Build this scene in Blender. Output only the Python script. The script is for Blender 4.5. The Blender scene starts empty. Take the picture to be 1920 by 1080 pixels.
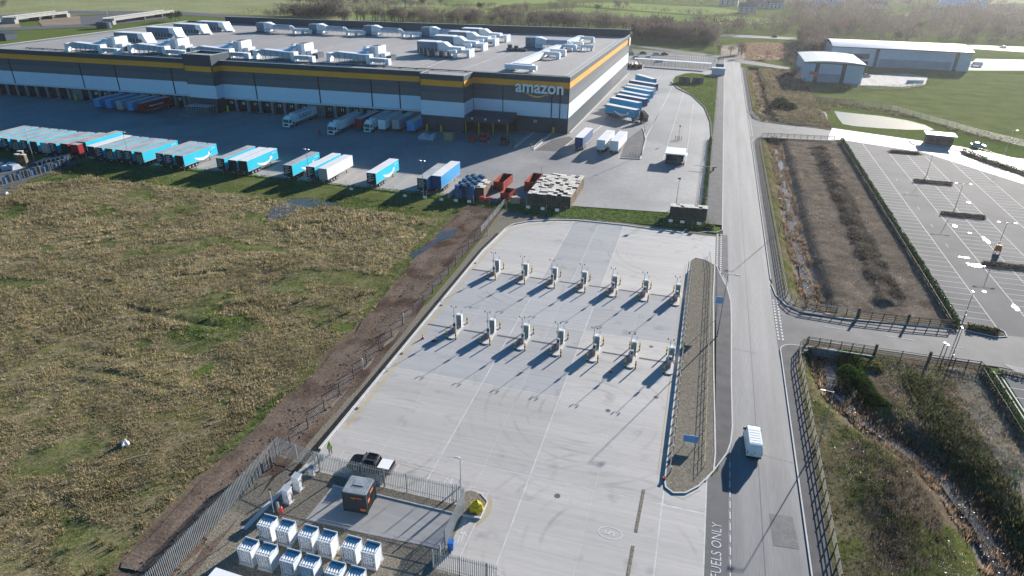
import bpy, math, random
import numpy as np
from mathutils import Matrix, Vector
R = math.radians
random.seed(7); rng = np.random.default_rng(7)
SC = bpy.context.scene; COL = SC.collection
# ---------------------------------------------------------------- camera
CAM_H = 54.0
cd = bpy.data.cameras.new('camera'); cam = bpy.data.objects.new('camera', cd); COL.objects.link(cam)
cd.sensor_width = 36.0; cd.lens = 23.152; cd.clip_start = 1.0; cd.clip_end = 9000.0
def _cam(pitch, yaw, roll):
    F = Vector((-math.sin(yaw)*math.cos(pitch), math.cos(yaw)*math.cos(pitch), -math.sin(pitch)))
    Rt = Vector((math.cos(yaw), math.sin(yaw), 0)); U = Rt.cross(F)
    r2 = Rt*math.cos(roll)+U*math.sin(roll); u2 = U*math.cos(roll)-Rt*math.sin(roll)
    return Matrix(((r2.x,u2.x,-F.x,0),(r2.y,u2.y,-F.y,0),(r2.z,u2.z,-F.z,CAM_H),(0,0,0,1)))
cam.matrix_world = _cam(R(26.9966), R(15.7479), R(0.8864)); SC.camera = cam
# ---------------------------------------------------------------- sky, sun, exposure
SUN_AZ, SUN_EL = 22.5, 16.5
W = bpy.data.worlds.new('World'); SC.world = W; W.use_nodes = True
wn = W.node_tree; bg = wn.nodes['Background']
sk = wn.nodes.new('ShaderNodeTexSky'); sk.sky_type = 'NISHITA'; sk.sun_disc = False
sk.sun_elevation = R(SUN_EL); sk.sun_rotation = R(SUN_AZ); sk.air_density = 1.0; sk.dust_density = 0.6; sk.ozone_density = 2.5
hs = wn.nodes.new('ShaderNodeHueSaturation'); hs.inputs['Saturation'].default_value = 1.45
wn.links.new(sk.outputs[0], hs.inputs['Color']); wn.links.new(hs.outputs[0], bg.inputs[0]); bg.inputs[1].default_value = 0.06
sl = bpy.data.lights.new('sun', 'SUN'); sl.energy = 5.0; sl.angle = R(0.53); sl.color = (1.0, 0.945, 0.875)
sun = bpy.data.objects.new('sun', sl); COL.objects.link(sun)
_s = Vector((math.sin(R(SUN_AZ))*math.cos(R(SUN_EL)), math.cos(R(SUN_AZ))*math.cos(R(SUN_EL)), math.sin(R(SUN_EL))))
sun.rotation_euler = _s.to_track_quat('Z', 'Y').to_euler(); sun.location = _s*400
VS = SC.view_settings; VS.view_transform = 'Standard'; VS.look = 'None'; VS.exposure = 1.2; VS.gamma = 1.0; VS.use_curve_mapping = False
SC.cycles.max_bounces = 5; SC.cycles.diffuse_bounces = 3; SC.cycles.glossy_bounces = 2; SC.cycles.transparent_max_bounces = 6
SC.cycles.volume_bounces = 0; SC.cycles.caustics_reflective = False; SC.cycles.caustics_refractive = False

# ---------------------------------------------------------------- materials
MATS = {}
def mat(name, c1, c2=None, rough=0.8, scale=0.3, fine=4.0, amt=0.15, bump=0.0, metal=0.0, stretch=(1,1,1), spec=0.15, attr=None, c3=None, s3=0.05, bscale=None, t3=(0.5,0.62), objcol=False, obj=False, band=None):
    """two-colour noise material in world metres; fine noise varies the value; attr multiplies a colour attribute"""
    m = bpy.data.materials.new(name); m.use_nodes = True; MATS[name] = m
    nt = m.node_tree; N = nt.nodes; L = nt.links; b = N['Principled BSDF']
    b.inputs['Roughness'].default_value = rough; b.inputs['Metallic'].default_value = metal; b.inputs['Specular IOR Level'].default_value = spec
    if c2 is None and attr is None and not objcol and amt == 0:
        b.inputs['Base Color'].default_value = (*c1, 1); return m
    if obj:
        pos = N.new('ShaderNodeTexCoord'); po = pos.outputs['Object']
    else:
        pos = N.new('ShaderNodeNewGeometry'); po = pos.outputs['Position']
    mp = N.new('ShaderNodeVectorMath'); mp.operation = 'MULTIPLY'; mp.inputs[1].default_value = stretch; L.new(po, mp.inputs[0])
    def noise(s, d=4, src=mp.outputs[0], dist=0.0):
        n = N.new('ShaderNodeTexNoise'); n.inputs['Scale'].default_value = s; n.inputs['Detail'].default_value = d; n.inputs['Distortion'].default_value = dist
        L.new(src, n.inputs['Vector']); return n.outputs['Fac']
    def ramp(f, a, z):
        r = N.new('ShaderNodeMapRange'); r.inputs[1].default_value = a; r.inputs[2].default_value = z; r.clamp = True; L.new(f, r.inputs[0]); return r.outputs[0]
    def mix(f, A, B, mode='MIX'):
        x = N.new('ShaderNodeMix'); x.data_type = 'RGBA'; x.blend_type = mode
        if hasattr(f, 'is_output'): L.new(f, x.inputs[0])
        else: x.inputs[0].default_value = f
        for s, v in ((6, A), (7, B)):
            if hasattr(v, 'is_output'): L.new(v, x.inputs[s])
            else: x.inputs[s].default_value = (*v, 1)
        return x.outputs[2]
    col = mix(ramp(noise(scale), 0.34, 0.66), c1, c2 or c1)
    if c3 is not None: col = mix(ramp(noise(s3, 5, po), *t3), col, c3)
    if attr:
        a = N.new('ShaderNodeVertexColor'); a.layer_name = attr; col = mix(1.0, col, a.outputs[0], 'MULTIPLY')
    if objcol:
        a = N.new('ShaderNodeObjectInfo'); col = mix(1.0, col, a.outputs['Color'], 'MULTIPLY')
    if amt:
        f = noise(fine, 3)
        r = N.new('ShaderNodeMapRange'); r.inputs[1].default_value = 0.3; r.inputs[2].default_value = 0.7
        r.inputs[3].default_value = 1-amt; r.inputs[4].default_value = 1+amt; L.new(f, r.inputs[0])
        vm = N.new('ShaderNodeVectorMath'); vm.operation = 'SCALE'; L.new(col, vm.inputs[0]); L.new(r.outputs[0], vm.inputs['Scale']); col = vm.outputs[0]
    if hasattr(col, 'is_output'): L.new(col, b.inputs['Base Color'])
    if bump:
        bp = N.new('ShaderNodeBump'); bp.inputs['Strength'].default_value = bump; bp.inputs['Distance'].default_value = 0.05
        L.new(noise(bscale or fine*1.7, 4), bp.inputs['Height']); L.new(bp.outputs[0], b.inputs['Normal'])
    return m
def flat(name, c, rough=0.55, metal=0.0, spec=0.5): return mat(name, c, rough=rough, metal=metal, amt=0, spec=spec)

def leafy(name, trans=0.45, rough=0.9):
    m = bpy.data.materials.new(name); m.use_nodes = True; MATS[name] = m; nt = m.node_tree; N = nt.nodes; L = nt.links
    N.remove(N['Principled BSDF']); a = N.new('ShaderNodeVertexColor'); a.layer_name = 'tone'
    d = N.new('ShaderNodeBsdfDiffuse'); t = N.new('ShaderNodeBsdfTranslucent'); x = N.new('ShaderNodeMixShader'); x.inputs[0].default_value = trans
    L.new(a.outputs[0], d.inputs[0]); L.new(a.outputs[0], t.inputs[0]); L.new(d.outputs[0], x.inputs[1]); L.new(t.outputs[0], x.inputs[2]); L.new(x.outputs[0], N['Material Output'].inputs[0]); return m

# ---------------------------------------------------------------- mesh builder
class MB:
    def __init__(s): s.v = []; s.f = []; s.m = []
    def face(s, pts, mi=0):
        n = len(s.v); s.v += [tuple(p) for p in pts]; s.f.append(tuple(range(n, n+len(pts)))); s.m.append(mi); return s
    def hexa(s, b, t, mi=0):
        n = len(s.v); s.v += [tuple(p) for p in b]+[tuple(p) for p in t]; k = len(b)
        s.f.append(tuple(range(n+k-1, n-1, -1))); s.f.append(tuple(range(n+k, n+2*k))); s.m += [mi]*(2+k)
        for i in range(k):
            j = (i+1) % k; s.f.append((n+i, n+j, n+k+j, n+k+i))
        return s
    def box(s, x0, x1, y0, y1, z0, z1, mi=0):
        q = ((x0,y0),(x1,y0),(x1,y1),(x0,y1)); return s.hexa([(x,y,z0) for x,y in q], [(x,y,z1) for x,y in q], mi)
    def prism(s, poly, z0, z1, mi=0): return s.hexa([(x,y,z0) for x,y in poly], [(x,y,z1) for x,y in poly], mi)
    def ext(s, prof, axis, a, b, mi=0):
        """profile (u,w) swept along axis 'x' or 'y' from a to b; u is the other ground axis"""
        f = (lambda p, t: (t, p[0], p[1])) if axis == 'x' else (lambda p, t: (p[0], t, p[1]))
        return s.hexa([f(p, a) for p in prof], [f(p, b) for p in prof], mi)
    def tube(s, p0, p1, r0, r1=None, n=8, mi=0):
        p0 = Vector(p0); p1 = Vector(p1); r1 = r0 if r1 is None else r1
        d = (p1-p0).normalized(); a = d.orthogonal().normalized(); b = d.cross(a)
        c = [(math.cos(2*math.pi*i/n), math.sin(2*math.pi*i/n)) for i in range(n)]
        return s.hexa([p0+(a*x+b*y)*r0 for x, y in c], [p1+(a*x+b*y)*r1 for x, y in c], mi)
    def path(s, pts, r, n=6, mi=0):
        for a, b in zip(pts, pts[1:]): s.tube(a, b, r, r, n, mi)
        return s
    def bar(s, p0, p1, w, h, mi=0):
        p0 = Vector(p0); p1 = Vector(p1); d = (p1-p0).normalized()
        a = d.cross(Vector((0,0,1))); a = a.normalized() if a.length > 1e-4 else Vector((1,0,0)); b = a.cross(d)
        q = ((-1,-1),(1,-1),(1,1),(-1,1))
        return s.hexa([p0+a*x*w/2+b*y*h/2 for x, y in q], [p1+a*x*w/2+b*y*h/2 for x, y in q], mi)
    def ribbon(s, pts, w, z=0.0, mi=0):
        pts = [Vector((p[0], p[1])) for p in pts]; L = []; Rr = []
        for i, p in enumerate(pts):
            a = pts[max(0, i-1)]; b = pts[min(len(pts)-1, i+1)]; d = (b-a).normalized(); n = Vector((-d.y, d.x))
            L.append(p+n*w/2); Rr.append(p-n*w/2)
        for i in range(len(pts)-1): s.face([(Rr[i].x,Rr[i].y,z),(Rr[i+1].x,Rr[i+1].y,z),(L[i+1].x,L[i+1].y,z),(L[i].x,L[i].y,z)], mi)
        return s
    def wall(s, pts, w, z0, z1, mi=0):
        """upright strip of width w along a ground path (kerbs, low walls)"""
        pts = [Vector((p[0], p[1])) for p in pts]; n0 = len(s.v); k = len(pts)
        for i, p in enumerate(pts):
            a = pts[max(0, i-1)]; b = pts[min(k-1, i+1)]; d = (b-a).normalized(); n = Vector((-d.y, d.x))*w/2
            s.v += [(p.x+n.x,p.y+n.y,z0),(p.x-n.x,p.y-n.y,z0),(p.x-n.x,p.y-n.y,z1),(p.x+n.x,p.y+n.y,z1)]
        for i in range(k-1):
            a = n0+4*i; b = a+4
            for j, l in ((0,1),(1,2),(2,3),(3,0)): s.f.append((a+j, a+l, b+l, b+j)); s.m.append(mi)
        s.f.append((n0,n0+3,n0+2,n0+1)); e = n0+4*(k-1); s.f.append((e,e+1,e+2,e+3)); s.m += [mi, mi]
        return s
    def mesh(s, name, mats):
        me = bpy.data.meshes.new(name); me.from_pydata([tuple(p) for p in s.v], [], s.f)
        for m in (mats if isinstance(mats, (list, tuple)) else [mats]): me.materials.append(MATS[m] if isinstance(m, str) else m)
        if len(me.materials) > 1: me.polygons.foreach_set('material_index', s.m)
        me.validate(); me.update(); return me
def link(name, data, parent=None, loc=(0,0,0), rz=0.0):
    o = bpy.data.objects.new(name, data); COL.objects.link(o); o.location = loc; o.rotation_euler = (0, 0, rz)
    if parent is not None: o.parent = parent
    return o
def part(name, mb, mats, parent, loc=(0,0,0), rz=0.0, label=None):
    o = link(name, mb.mesh(name, mats) if isinstance(mb, MB) else mb, parent, loc, rz)
    if label: o['label'] = label
    return o
def thing(name, label, cat, loc=(0,0,0), rz=0.0, group=None, data=None):
    o = link(name, data, None, loc, rz); o['label'] = label; o['category'] = cat
    if group: o['group'] = group
    return o
def solo(name, mb, mats, label, cat, loc=(0,0,0), rz=0.0, group=None): return thing(name, label, cat, loc, rz, group, mb.mesh(name, mats))
def setting(name, mb, mats=None, kind='structure'):
    o = link(name, mb.mesh(name, mats) if isinstance(mb, MB) else mb); o['kind'] = kind; return o
def sheet(name, pts, z, m): return setting(name, MB().face([(p[0], p[1], z) for p in pts]), m)
def copy_tree(o, parent=None):
    c = o.copy(); COL.objects.link(c)
    if parent is not None: c.parent = parent
    for ch in o.children: copy_tree(ch, c)
    return c
def dup(o, loc, rz, label, group=None):
    c = copy_tree(o); c.location = loc; c.rotation_euler = (0, 0, rz); c['label'] = label
    if group: c['group'] = group
    return c
_txt = {}
def text_mesh(body, size, m, extrude=0.0, offset=0.0, spacing=1.0, align='CENTER'):
    k = (body, size, m, extrude, offset)
    if k in _txt: return _txt[k]
    cu = bpy.data.curves.new('lettering', 'FONT'); cu.body = body; cu.size = size; cu.extrude = extrude; cu.offset = offset
    cu.align_x = align; cu.align_y = 'CENTER'; cu.space_character = spacing; cu.resolution_u = 3
    o = bpy.data.objects.new('lettering', cu); COL.objects.link(o); bpy.context.view_layer.update()
    me = bpy.data.meshes.new_from_object(o.evaluated_get(bpy.context.evaluated_depsgraph_get())); bpy.data.objects.remove(o); bpy.data.curves.remove(cu)
    me.materials.clear(); me.materials.append(MATS[m]); _txt[k] = me; return me
def arc(cx, cy, r, a0, a1, n=8): return [(cx+r*math.cos(R(a0+(a1-a0)*i/n)), cy+r*math.sin(R(a0+(a1-a0)*i/n))) for i in range(n+1)]
def smooth(pts, it=2):
    pts = [Vector(p) for p in pts]
    for _ in range(it):
        q = [pts[0]]
        for a, b in zip(pts, pts[1:]): q += [a*0.75+b*0.25, a*0.25+b*0.75]
        pts = q+[pts[-1]]
    return [tuple(p) for p in pts]
# value noise on numpy arrays
_perm = rng.random((256, 256))
def vnoise(x, y):
    xi = np.floor(x).astype(int); yi = np.floor(y).astype(int); fx = x-xi; fy = y-yi
    fx = fx*fx*(3-2*fx); fy = fy*fy*(3-2*fy); g = lambda a, b: _perm[a % 256, b % 256]
    return (g(xi,yi)*(1-fx)+g(xi+1,yi)*fx)*(1-fy)+(g(xi,yi+1)*(1-fx)+g(xi+1,yi+1)*fx)*fy
def fbm(x, y, s, o=4):
    t = 0; a = 0.5; n = 0
    for i in range(o): t = t+a*vnoise(x/s+17.3*i, y/s+5.1*i); n += a; a *= 0.5; s *= 0.5
    return t/n
def pdist(x, y, path):
    """distance of points to a polyline"""
    d = np.full(np.shape(x), 1e9)
    for (ax, ay), (bx, by) in zip(path, path[1:]):
        vx, vy = bx-ax, by-ay; t = np.clip(((x-ax)*vx+(y-ay)*vy)/(vx*vx+vy*vy+1e-9), 0, 1)
        d = np.minimum(d, np.hypot(x-ax-t*vx, y-ay-t*vy))
    return d
def inside(x, y, poly):
    r = np.zeros(np.shape(x), bool); n = len(poly)
    for i in range(n):
        (ax, ay), (bx, by) = poly[i], poly[(i+1) % n]
        c = ((ay > y) != (by > y)) & (x < (bx-ax)*(y-ay)/(by-ay+1e-12)+ax); r ^= c
    return r
def grid_mesh(name, x0, x1, y0, y1, step, hf, cf, m):
    nx = int((x1-x0)/step)+1; ny = int((y1-y0)/step)+1
    X, Y = np.meshgrid(np.linspace(x0, x1, nx), np.linspace(y0, y1, ny)); Z = hf(X, Y)
    return np_mesh(name, np.stack([X, Y, Z], -1).reshape(-1, 3), quads(nx, ny), m, cf(X, Y, Z).reshape(-1, 3) if cf else None)
def quads(nx, ny):
    i = np.arange(nx*ny).reshape(ny, nx); return np.stack([i[:-1,:-1], i[:-1,1:], i[1:,1:], i[1:,:-1]], -1).reshape(-1, 4)
def np_mesh(name, V, F, m, C=None):
    me = bpy.data.meshes.new(name); k = F.shape[1]; me.vertices.add(len(V)); me.vertices.foreach_set('co', V.astype(np.float32).ravel())
    me.loops.add(F.size); me.loops.foreach_set('vertex_index', F.astype(np.int32).ravel())
    me.polygons.add(len(F)); me.polygons.foreach_set('loop_start', np.arange(0, F.size, k, dtype=np.int32)); me.polygons.foreach_set('loop_total', np.full(len(F), k, np.int32))
    if C is not None:
        a = me.color_attributes.new('tone', 'FLOAT_COLOR', 'POINT'); a.data.foreach_set('color', np.hstack([C, np.ones((len(C), 1))]).astype(np.float32).ravel())
    for q in (m if isinstance(m, (list, tuple)) else [m]): me.materials.append(MATS[q])
    me.update(calc_edges=True); return me
def blades(P, size, color, nb, m, name, spread=0.55, width=0.16, upright=0.6):
    """tufts: nb leaning blades (triangles) round every point P; size, color per point"""
    n = len(P); N = n*nb; pi = np.repeat(np.arange(n), nb); s = size[pi]*rng.uniform(0.6, 1.25, N)
    a = rng.uniform(0, 2*np.pi, N); rr = s*spread*np.sqrt(rng.random(N))
    base = P[pi].copy(); base[:,0] += rr*0.8*np.cos(a); base[:,1] += rr*0.8*np.sin(a); base[:,2] -= 0.03
    b = a+rng.uniform(-0.8, 0.8, N); w = s*width*rng.uniform(0.6, 1.5, N)
    t = b+np.pi/2; dx = np.cos(t)*w; dy = np.sin(t)*w
    tip = base.copy(); lean = s*(1.1-upright)*rng.uniform(0.3, 1.3, N); tip[:,0] += np.cos(b)*lean; tip[:,1] += np.sin(b)*lean; tip[:,2] += s*upright*rng.uniform(0.55, 1.2, N)
    V = np.empty((N, 3, 3)); V[:,0] = base; V[:,0,0] -= dx; V[:,0,1] -= dy; V[:,1] = base; V[:,1,0] += dx; V[:,1,1] += dy; V[:,2] = tip
    C = color[pi]*rng.uniform(0.72, 1.3, (N, 1)); C = np.repeat(C, 3, 0)
    return np_mesh(name, V.reshape(-1, 3), np.arange(N*3).reshape(-1, 3), m, C)

# ================================================================ materials in use
mat('far_grass', (.085,.125,.030), (.125,.150,.045), .95, .02, .6, .22, spec=0.0)
mat('field_green', (.165,.235,.060), (.235,.290,.105), .95, .012, .25, .18, spec=0.0)
mat('field_olive', (.215,.235,.110), (.285,.290,.155), .95, .02, .3, .18, spec=0.0)
mat('lawn', (.105,.135,.042), (.155,.172,.066), .95, .12, 2.2, .35, bump=.5, spec=0.0)
mat('verge', (.085,.115,.022), (.155,.150,.050), .95, .35, 4.0, .4, bump=.6, spec=0.0)
mat('scrub', (1,1,1), None, .97, .5, 2.5, .3, bump=.9, attr='tone', bscale=6, spec=0.0)
mat('mud', (.130,.097,.076), (.175,.134,.106), .9, .25, 3.0, .30, bump=.9, c3=(.085,.058,.045), s3=.16, bscale=3.5, spec=0.0)
mat('soil', (.095,.078,.062), (.150,.126,.102), .95, .22, 3.5, .4, bump=1.0, c3=(.055,.050,.040), s3=.1, spec=0.0)
mat('gravel', (.155,.135,.105), (.27,.245,.20), .95, 4.5, 11.0, .45, bump=1.0, bscale=9, spec=0.0)
mat('road', (.150,.150,.155), (.215,.215,.222), .72, .5, 9.0, .12, bump=.15, stretch=(1.0,.05,1), spec=.30)
mat('side_road', (.100,.100,.106), (.140,.140,.146), .75, .3, 9.0, .12, bump=.15, spec=.1)
mat('new_tarmac', (.105,.105,.112), (.13,.13,.137), .75, .3, 12.0, .14, bump=.2)
mat('footway', (.090,.088,.090), (.125,.122,.122), .85, .5, 9.0, .16)
mat('car_park', (.115,.115,.117), (.155,.154,.152), .85, .11, 5.0, .14, bump=.12, spec=.07)
mat('yard', (.200,.197,.197), (.262,.258,.255), .66, .09, .9, .09, stretch=(1,.5,1), bump=.1, spec=.5, c3=(.165,.165,.168), s3=.03)
mat('apron', (.33,.31,.29), (.43,.405,.38), .85, .35, 3.0, .10, stretch=(1,.12,1), spec=.04)
mat('white_concrete', (.30,.30,.295), (.35,.35,.345), .62, .2, 3.0, .06, spec=.35)
mat('kerb', (.50,.49,.47), (.58,.57,.55), .85, 1.2, 8.0, .12)
mat('dark_kerb_and_shade', (.012,.012,.013), (.02,.02,.021), .8, 1.2, 8.0, .12)
mat('joint', (.60,.595,.58), (.47,.465,.45), .85, .8, 6.0, .10)
mat('white_paint', (.62,.62,.61), (.50,.50,.49), .8, 1.5, 9.0, .10)
mat('yellow_line', (.52,.36,.10), (.45,.36,.17), .7, 1.0, 9.0, .15)
mat('yellow_faint', (.40,.33,.20), (.38,.34,.27), .8, .7, 7.0, .15)
mat('water', (.012,.014,.014), (.02,.02,.018), .16, .4, 2.0, .1, bump=.25, bscale=1.6, spec=.5)
mat('puddle', (.05,.05,.05), (.07,.065,.06), .07, .4, 2.0, .1, spec=.5, bump=.03)
mat('litter_bed', (.19,.16,.13), (.40,.38,.35), .8, 1.6, 7.0, .5, bump=1.0, spec=0.0)
mat('drain', (.09,.09,.09), (.13,.13,.13), .7, 2, 9, .2)
mat('patch', (.115,.115,.118), (.15,.15,.152), .7, .7, 5.0, .22, bump=.5)

# concrete with brushed streaks, tyre arcs and a tone per slab (object colour)
def concrete_material():
    m = mat('slab', (.405,.386,.365), (.455,.432,.408), .72, .22, 7.0, .06, stretch=(.10,1.3,1), objcol=True, bump=.12, c3=(.33,.315,.30), s3=.33, t3=(.60,.74))
    nt = m.node_tree; N = nt.nodes; L = nt.links; b = N['Principled BSDF']; prev = b.inputs['Base Color'].links[0].from_socket
    geo = N.new('ShaderNodeNewGeometry'); tot = None
    for cx, cy, r0, r1, k in ((-33,58,5.2,13.5,.9),(-9.5,70,3.0,17.0,1.0),(-3.5,126,6,15,.9),(-2,48,6,18,.7),(-26,104,4,12,.5)):
        d = N.new('ShaderNodeVectorMath'); d.operation = 'DISTANCE'; d.inputs[1].default_value = (cx, cy, 0); L.new(geo.outputs['Position'], d.inputs[0])
        s = N.new('ShaderNodeMath'); s.operation = 'SINE'; q = N.new('ShaderNodeMath'); q.operation = 'MULTIPLY'; q.inputs[1].default_value = 3.1+.37*k; L.new(d.outputs['Value'], q.inputs[0]); L.new(q.outputs[0], s.inputs[0])
        a = N.new('ShaderNodeMapRange'); a.inputs[1].default_value = .55; a.inputs[2].default_value = 1.0; L.new(s.outputs[0], a.inputs[0])
        w = N.new('ShaderNodeMapRange'); w.inputs[1].default_value = r1; w.inputs[2].default_value = r1-3; L.new(d.outputs['Value'], w.inputs[0])
        w2 = N.new('ShaderNodeMapRange'); w2.inputs[1].default_value = r0; w2.inputs[2].default_value = r0+1.5; L.new(d.outputs['Value'], w2.inputs[0])
        n = N.new('ShaderNodeTexNoise'); n.inputs['Scale'].default_value = .16; n.inputs['Detail'].default_value = 3; L.new(geo.outputs['Position'], n.inputs['Vector'])
        nr = N.new('ShaderNodeMapRange'); nr.inputs[1].default_value = .45; nr.inputs[2].default_value = .68; L.new(n.outputs['Fac'], nr.inputs[0])
        o = a.outputs[0]
        for e in (w.outputs[0], w2.outputs[0], nr.outputs[0]):
            x = N.new('ShaderNodeMath'); x.operation = 'MULTIPLY'; L.new(o, x.inputs[0]); L.new(e, x.inputs[1]); o = x.outputs[0]
        if tot is None: tot = o
        else:
            x = N.new('ShaderNodeMath'); x.operation = 'MAXIMUM'; L.new(tot, x.inputs[0]); L.new(o, x.inputs[1]); tot = x.outputs[0]
    # stretched streaks across each slab
    mp = N.new('ShaderNodeVectorMath'); mp.operation = 'MULTIPLY'; mp.inputs[1].default_value = (.06, 2.2, 1); L.new(geo.outputs['Position'], mp.inputs[0])
    n = N.new('ShaderNodeTexNoise'); n.inputs['Scale'].default_value = 1.0; n.inputs['Detail'].default_value = 4; L.new(mp.outputs[0], n.inputs['Vector'])
    sr = N.new('ShaderNodeMapRange'); sr.inputs[1].default_value = .3; sr.inputs[2].default_value = .7; sr.inputs[3].default_value = .93; sr.inputs[4].default_value = 1.06; L.new(n.outputs['Fac'], sr.inputs[0])
    k = N.new('ShaderNodeMath'); k.operation = 'MULTIPLY_ADD'; k.inputs[1].default_value = -.20; k.inputs[2].default_value = 1.0; L.new(tot, k.inputs[0])
    kk = N.new('ShaderNodeMath'); kk.operation = 'MULTIPLY'; L.new(k.outputs[0], kk.inputs[0]); L.new(sr.outputs[0], kk.inputs[1])
    v = N.new('ShaderNodeVectorMath'); v.operation = 'SCALE'; L.new(prev, v.inputs[0]); L.new(kk.outputs[0], v.inputs['Scale']); L.new(v.outputs[0], b.inputs['Base Color'])
concrete_material()

# ================================================================ base ground
setting('ground', MB().face([(-5000,-400,-3),(5000,-400,-3),(5000,7000,-3),(-5000,7000,-3)]), 'far_grass')
mb = MB()
for x0, x1, y0, y1 in ((-1500,18.4,-60,7000),(45.2,1800,-60,7000),(18.4,45.2,400,7000)): mb.face([(x0,y0,-.12),(x1,y0,-.12),(x1,y1,-.12),(x0,y1,-.12)])
setting('plain', mb, 'far_grass')

# ================================================================ rough field with dirt track
TRACK = [(-44.09,32.98),(-44.77,43.31),(-43.79,56.54),(-43.78,67.34),(-43.68,80.67),(-45.16,99.04),(-46.70,119.61),(-46.09,137.26)]
PUD = [[(-91.19,118.77),(-94.53,126.17),(-93.02,131.85),(-88.12,133.90),(-79.74,131.85),(-77.17,129.24),(-82.98,127.69),(-87.86,126.46),(-88.01,121.24),(-87.97,117.05)],
       [(-52.56,109.66),(-51.30,113.41),(-51.02,124.49),(-48.15,126.08),(-47.31,121.87),(-49.56,117.18),(-49.65,112.26),(-50.73,108.10)]]
FURROWS = [[(-139.72,94.84),(-138.94,101.67),(-137.15,107.93)],[(-83.00,58.18),(-75.46,59.12),(-65.72,58.38)],[(-93.74,62.43),(-85.34,63.15),(-77.39,62.56)],[(-89.72,75.90),(-77.66,74.39),(-70.58,74.46)],[(-85.51,73.76),(-75.77,79.73),(-75.08,82.97)],[(-119.11,90.32),(-114.44,96.09),(-110.54,101.87)],[(-88.78,87.39),(-82.25,92.35)]]
def d_furrow(x, y):
    d = np.full(np.shape(x), 1e9)
    for F in FURROWS: d = np.minimum(d, pdist(x, y, F))
    return d+1.2*(fbm(x, y, 2.5, 2)-.5)
def h_field(x, y):
    h = 0.42*fbm(x, y, 9.0, 4)+0.25*fbm(x+90, y, 2.2, 2)-0.28
    q = d_furrow(x, y); h = h-.08*np.clip(1-q/.7, 0, 1)+.10*np.exp(-((q-1.6)/.8)**2)
    e = np.clip(pdist(x, y, TRACK)/6.0, 0, 1); h = h*e
    for p in PUD: h = np.where(inside(x, y, p), -0.10, h)
    h = np.where(y > 128, h*np.clip((138-y)/10, 0, 1), h)
    return h-0.03
def field_type(x, y):
    """0 = bare mud, 1 = short green, 2 = straw tussock (continuous mix)"""
    d = pdist(x, y, TRACK)+3.0*(fbm(x, y, 6, 3)-.5)
    mud = np.maximum(np.clip((5.4-d)/1.0, 0, 1), np.clip((x+47.5+2*(fbm(x, y, 4, 2)-.5))/1.0, 0, 1)*(y < 130)); green = np.clip((7.4-d)/1.6, 0, 1)*(1-mud)*np.clip(fbm(x, y+30, 14, 2)*2.6-.6, .15, 1)
    green = np.maximum(green, np.clip((fbm(x+40, y*1.3, 9, 5)-.58)*6, 0, .38)); green = np.maximum(green, np.clip((y-128)/4, 0, 1)*.9)
    return mud, green*(1-mud)
def c_field(x, y, z):
    mud, gr = field_type(x, y); f = fbm(x, y, 5, 3)[..., None]; g = fbm(x+11, y+7, 1.6, 2)[..., None]
    straw = np.array([.175,.142,.080])*(1-f)+np.array([.235,.200,.118])*f; olive = np.array([.125,.125,.050]); straw = np.where(g < .42, olive*(.8+f*.6), straw)
    green = np.array([.115,.130,.045])*(.7+.7*f); m = np.array([.125,.092,.072])*(.7+.6*f)
    c = straw*(1-gr[..., None])+green*gr[..., None]; c = np.where(d_furrow(x, y)[..., None] < .35, np.array([.085,.085,.042]), c); return c*(1-mud[..., None])+m*mud[..., None]
setting('rough_field', grid_mesh('rough_field', -260, -41.8, 24, 141, .9, h_field, c_field, 'scrub'))
tr = smooth(TRACK, 2); mb = MB(); Lft = []; Rgt = []
for i, p in enumerate(tr):
    a = Vector(tr[max(0,i-1)]); b = Vector(tr[min(len(tr)-1,i+1)]); d = (b-a).normalized(); n = Vector((-d.y, d.x)); q = Vector(p)
    Lft.append(q+n*(4.6+random.uniform(-.5,.5))); Rgt.append(q-n*(3.2+random.uniform(-.2,.2)))
def fz(x, y): return float(h_field(np.array([x]), np.array([y]))[0])
for i in range(len(tr)-1):
    prev = None
    for k in range(7):
        t = k/6; A = Lft[i].lerp(Rgt[i], t); B = Lft[i+1].lerp(Rgt[i+1], t)
        ridge = .05*math.sin(k*2.2)+.03; row = ((A.x,A.y,fz(A.x,A.y)+.05+ridge), (B.x,B.y,fz(B.x,B.y)+.05+ridge))
        if prev: mb.face([prev[0], row[0], row[1], prev[1]])
        prev = row
setting('dirt_track', mb, 'mud')
for i, p in enumerate(PUD): sheet('puddle', smooth(p+[p[0]], 1)[:-1], -.035 if i == 0 else .03, 'puddle')

# tussocks: blades coloured by kind (straw, olive, green)
def scatter(n, x0, x1, y0, y1, dens): 
    x = rng.uniform(x0, x1, n); y = rng.uniform(y0, y1, n); k = rng.random(n) < dens(x, y); return x[k], y[k]
def cam_fall(x, y): d = np.hypot(x, y); return np.clip((75/d)**1.5, .06, 1)
xs, ys = scatter(520000, -200, -42.3, 26, 138, lambda x, y: cam_fall(x, y)*(.35+.65*(fbm(x, y, 4.0, 3) > .44))*(field_type(x, y)[0] < .45)*(d_furrow(x, y) > .25))
mud, gr = field_type(xs, ys); zs = h_field(xs, ys); f = fbm(xs*1.0, ys, 7, 3)[:, None]; u = rng.random((len(xs), 1))
straw = np.array([.50,.395,.230])*(.55+.8*f); grey = np.array([.40,.355,.255])*(.55+.8*f); olive = np.array([.225,.205,.100]); green = np.array([.125,.185,.050])
col = np.where(u < .40, straw, np.where(u < .62, grey, olive)); col = np.where((gr[:, None] > .35) & (rng.random((len(xs), 1)) < .85), green*(.7+.7*f), col)
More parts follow.
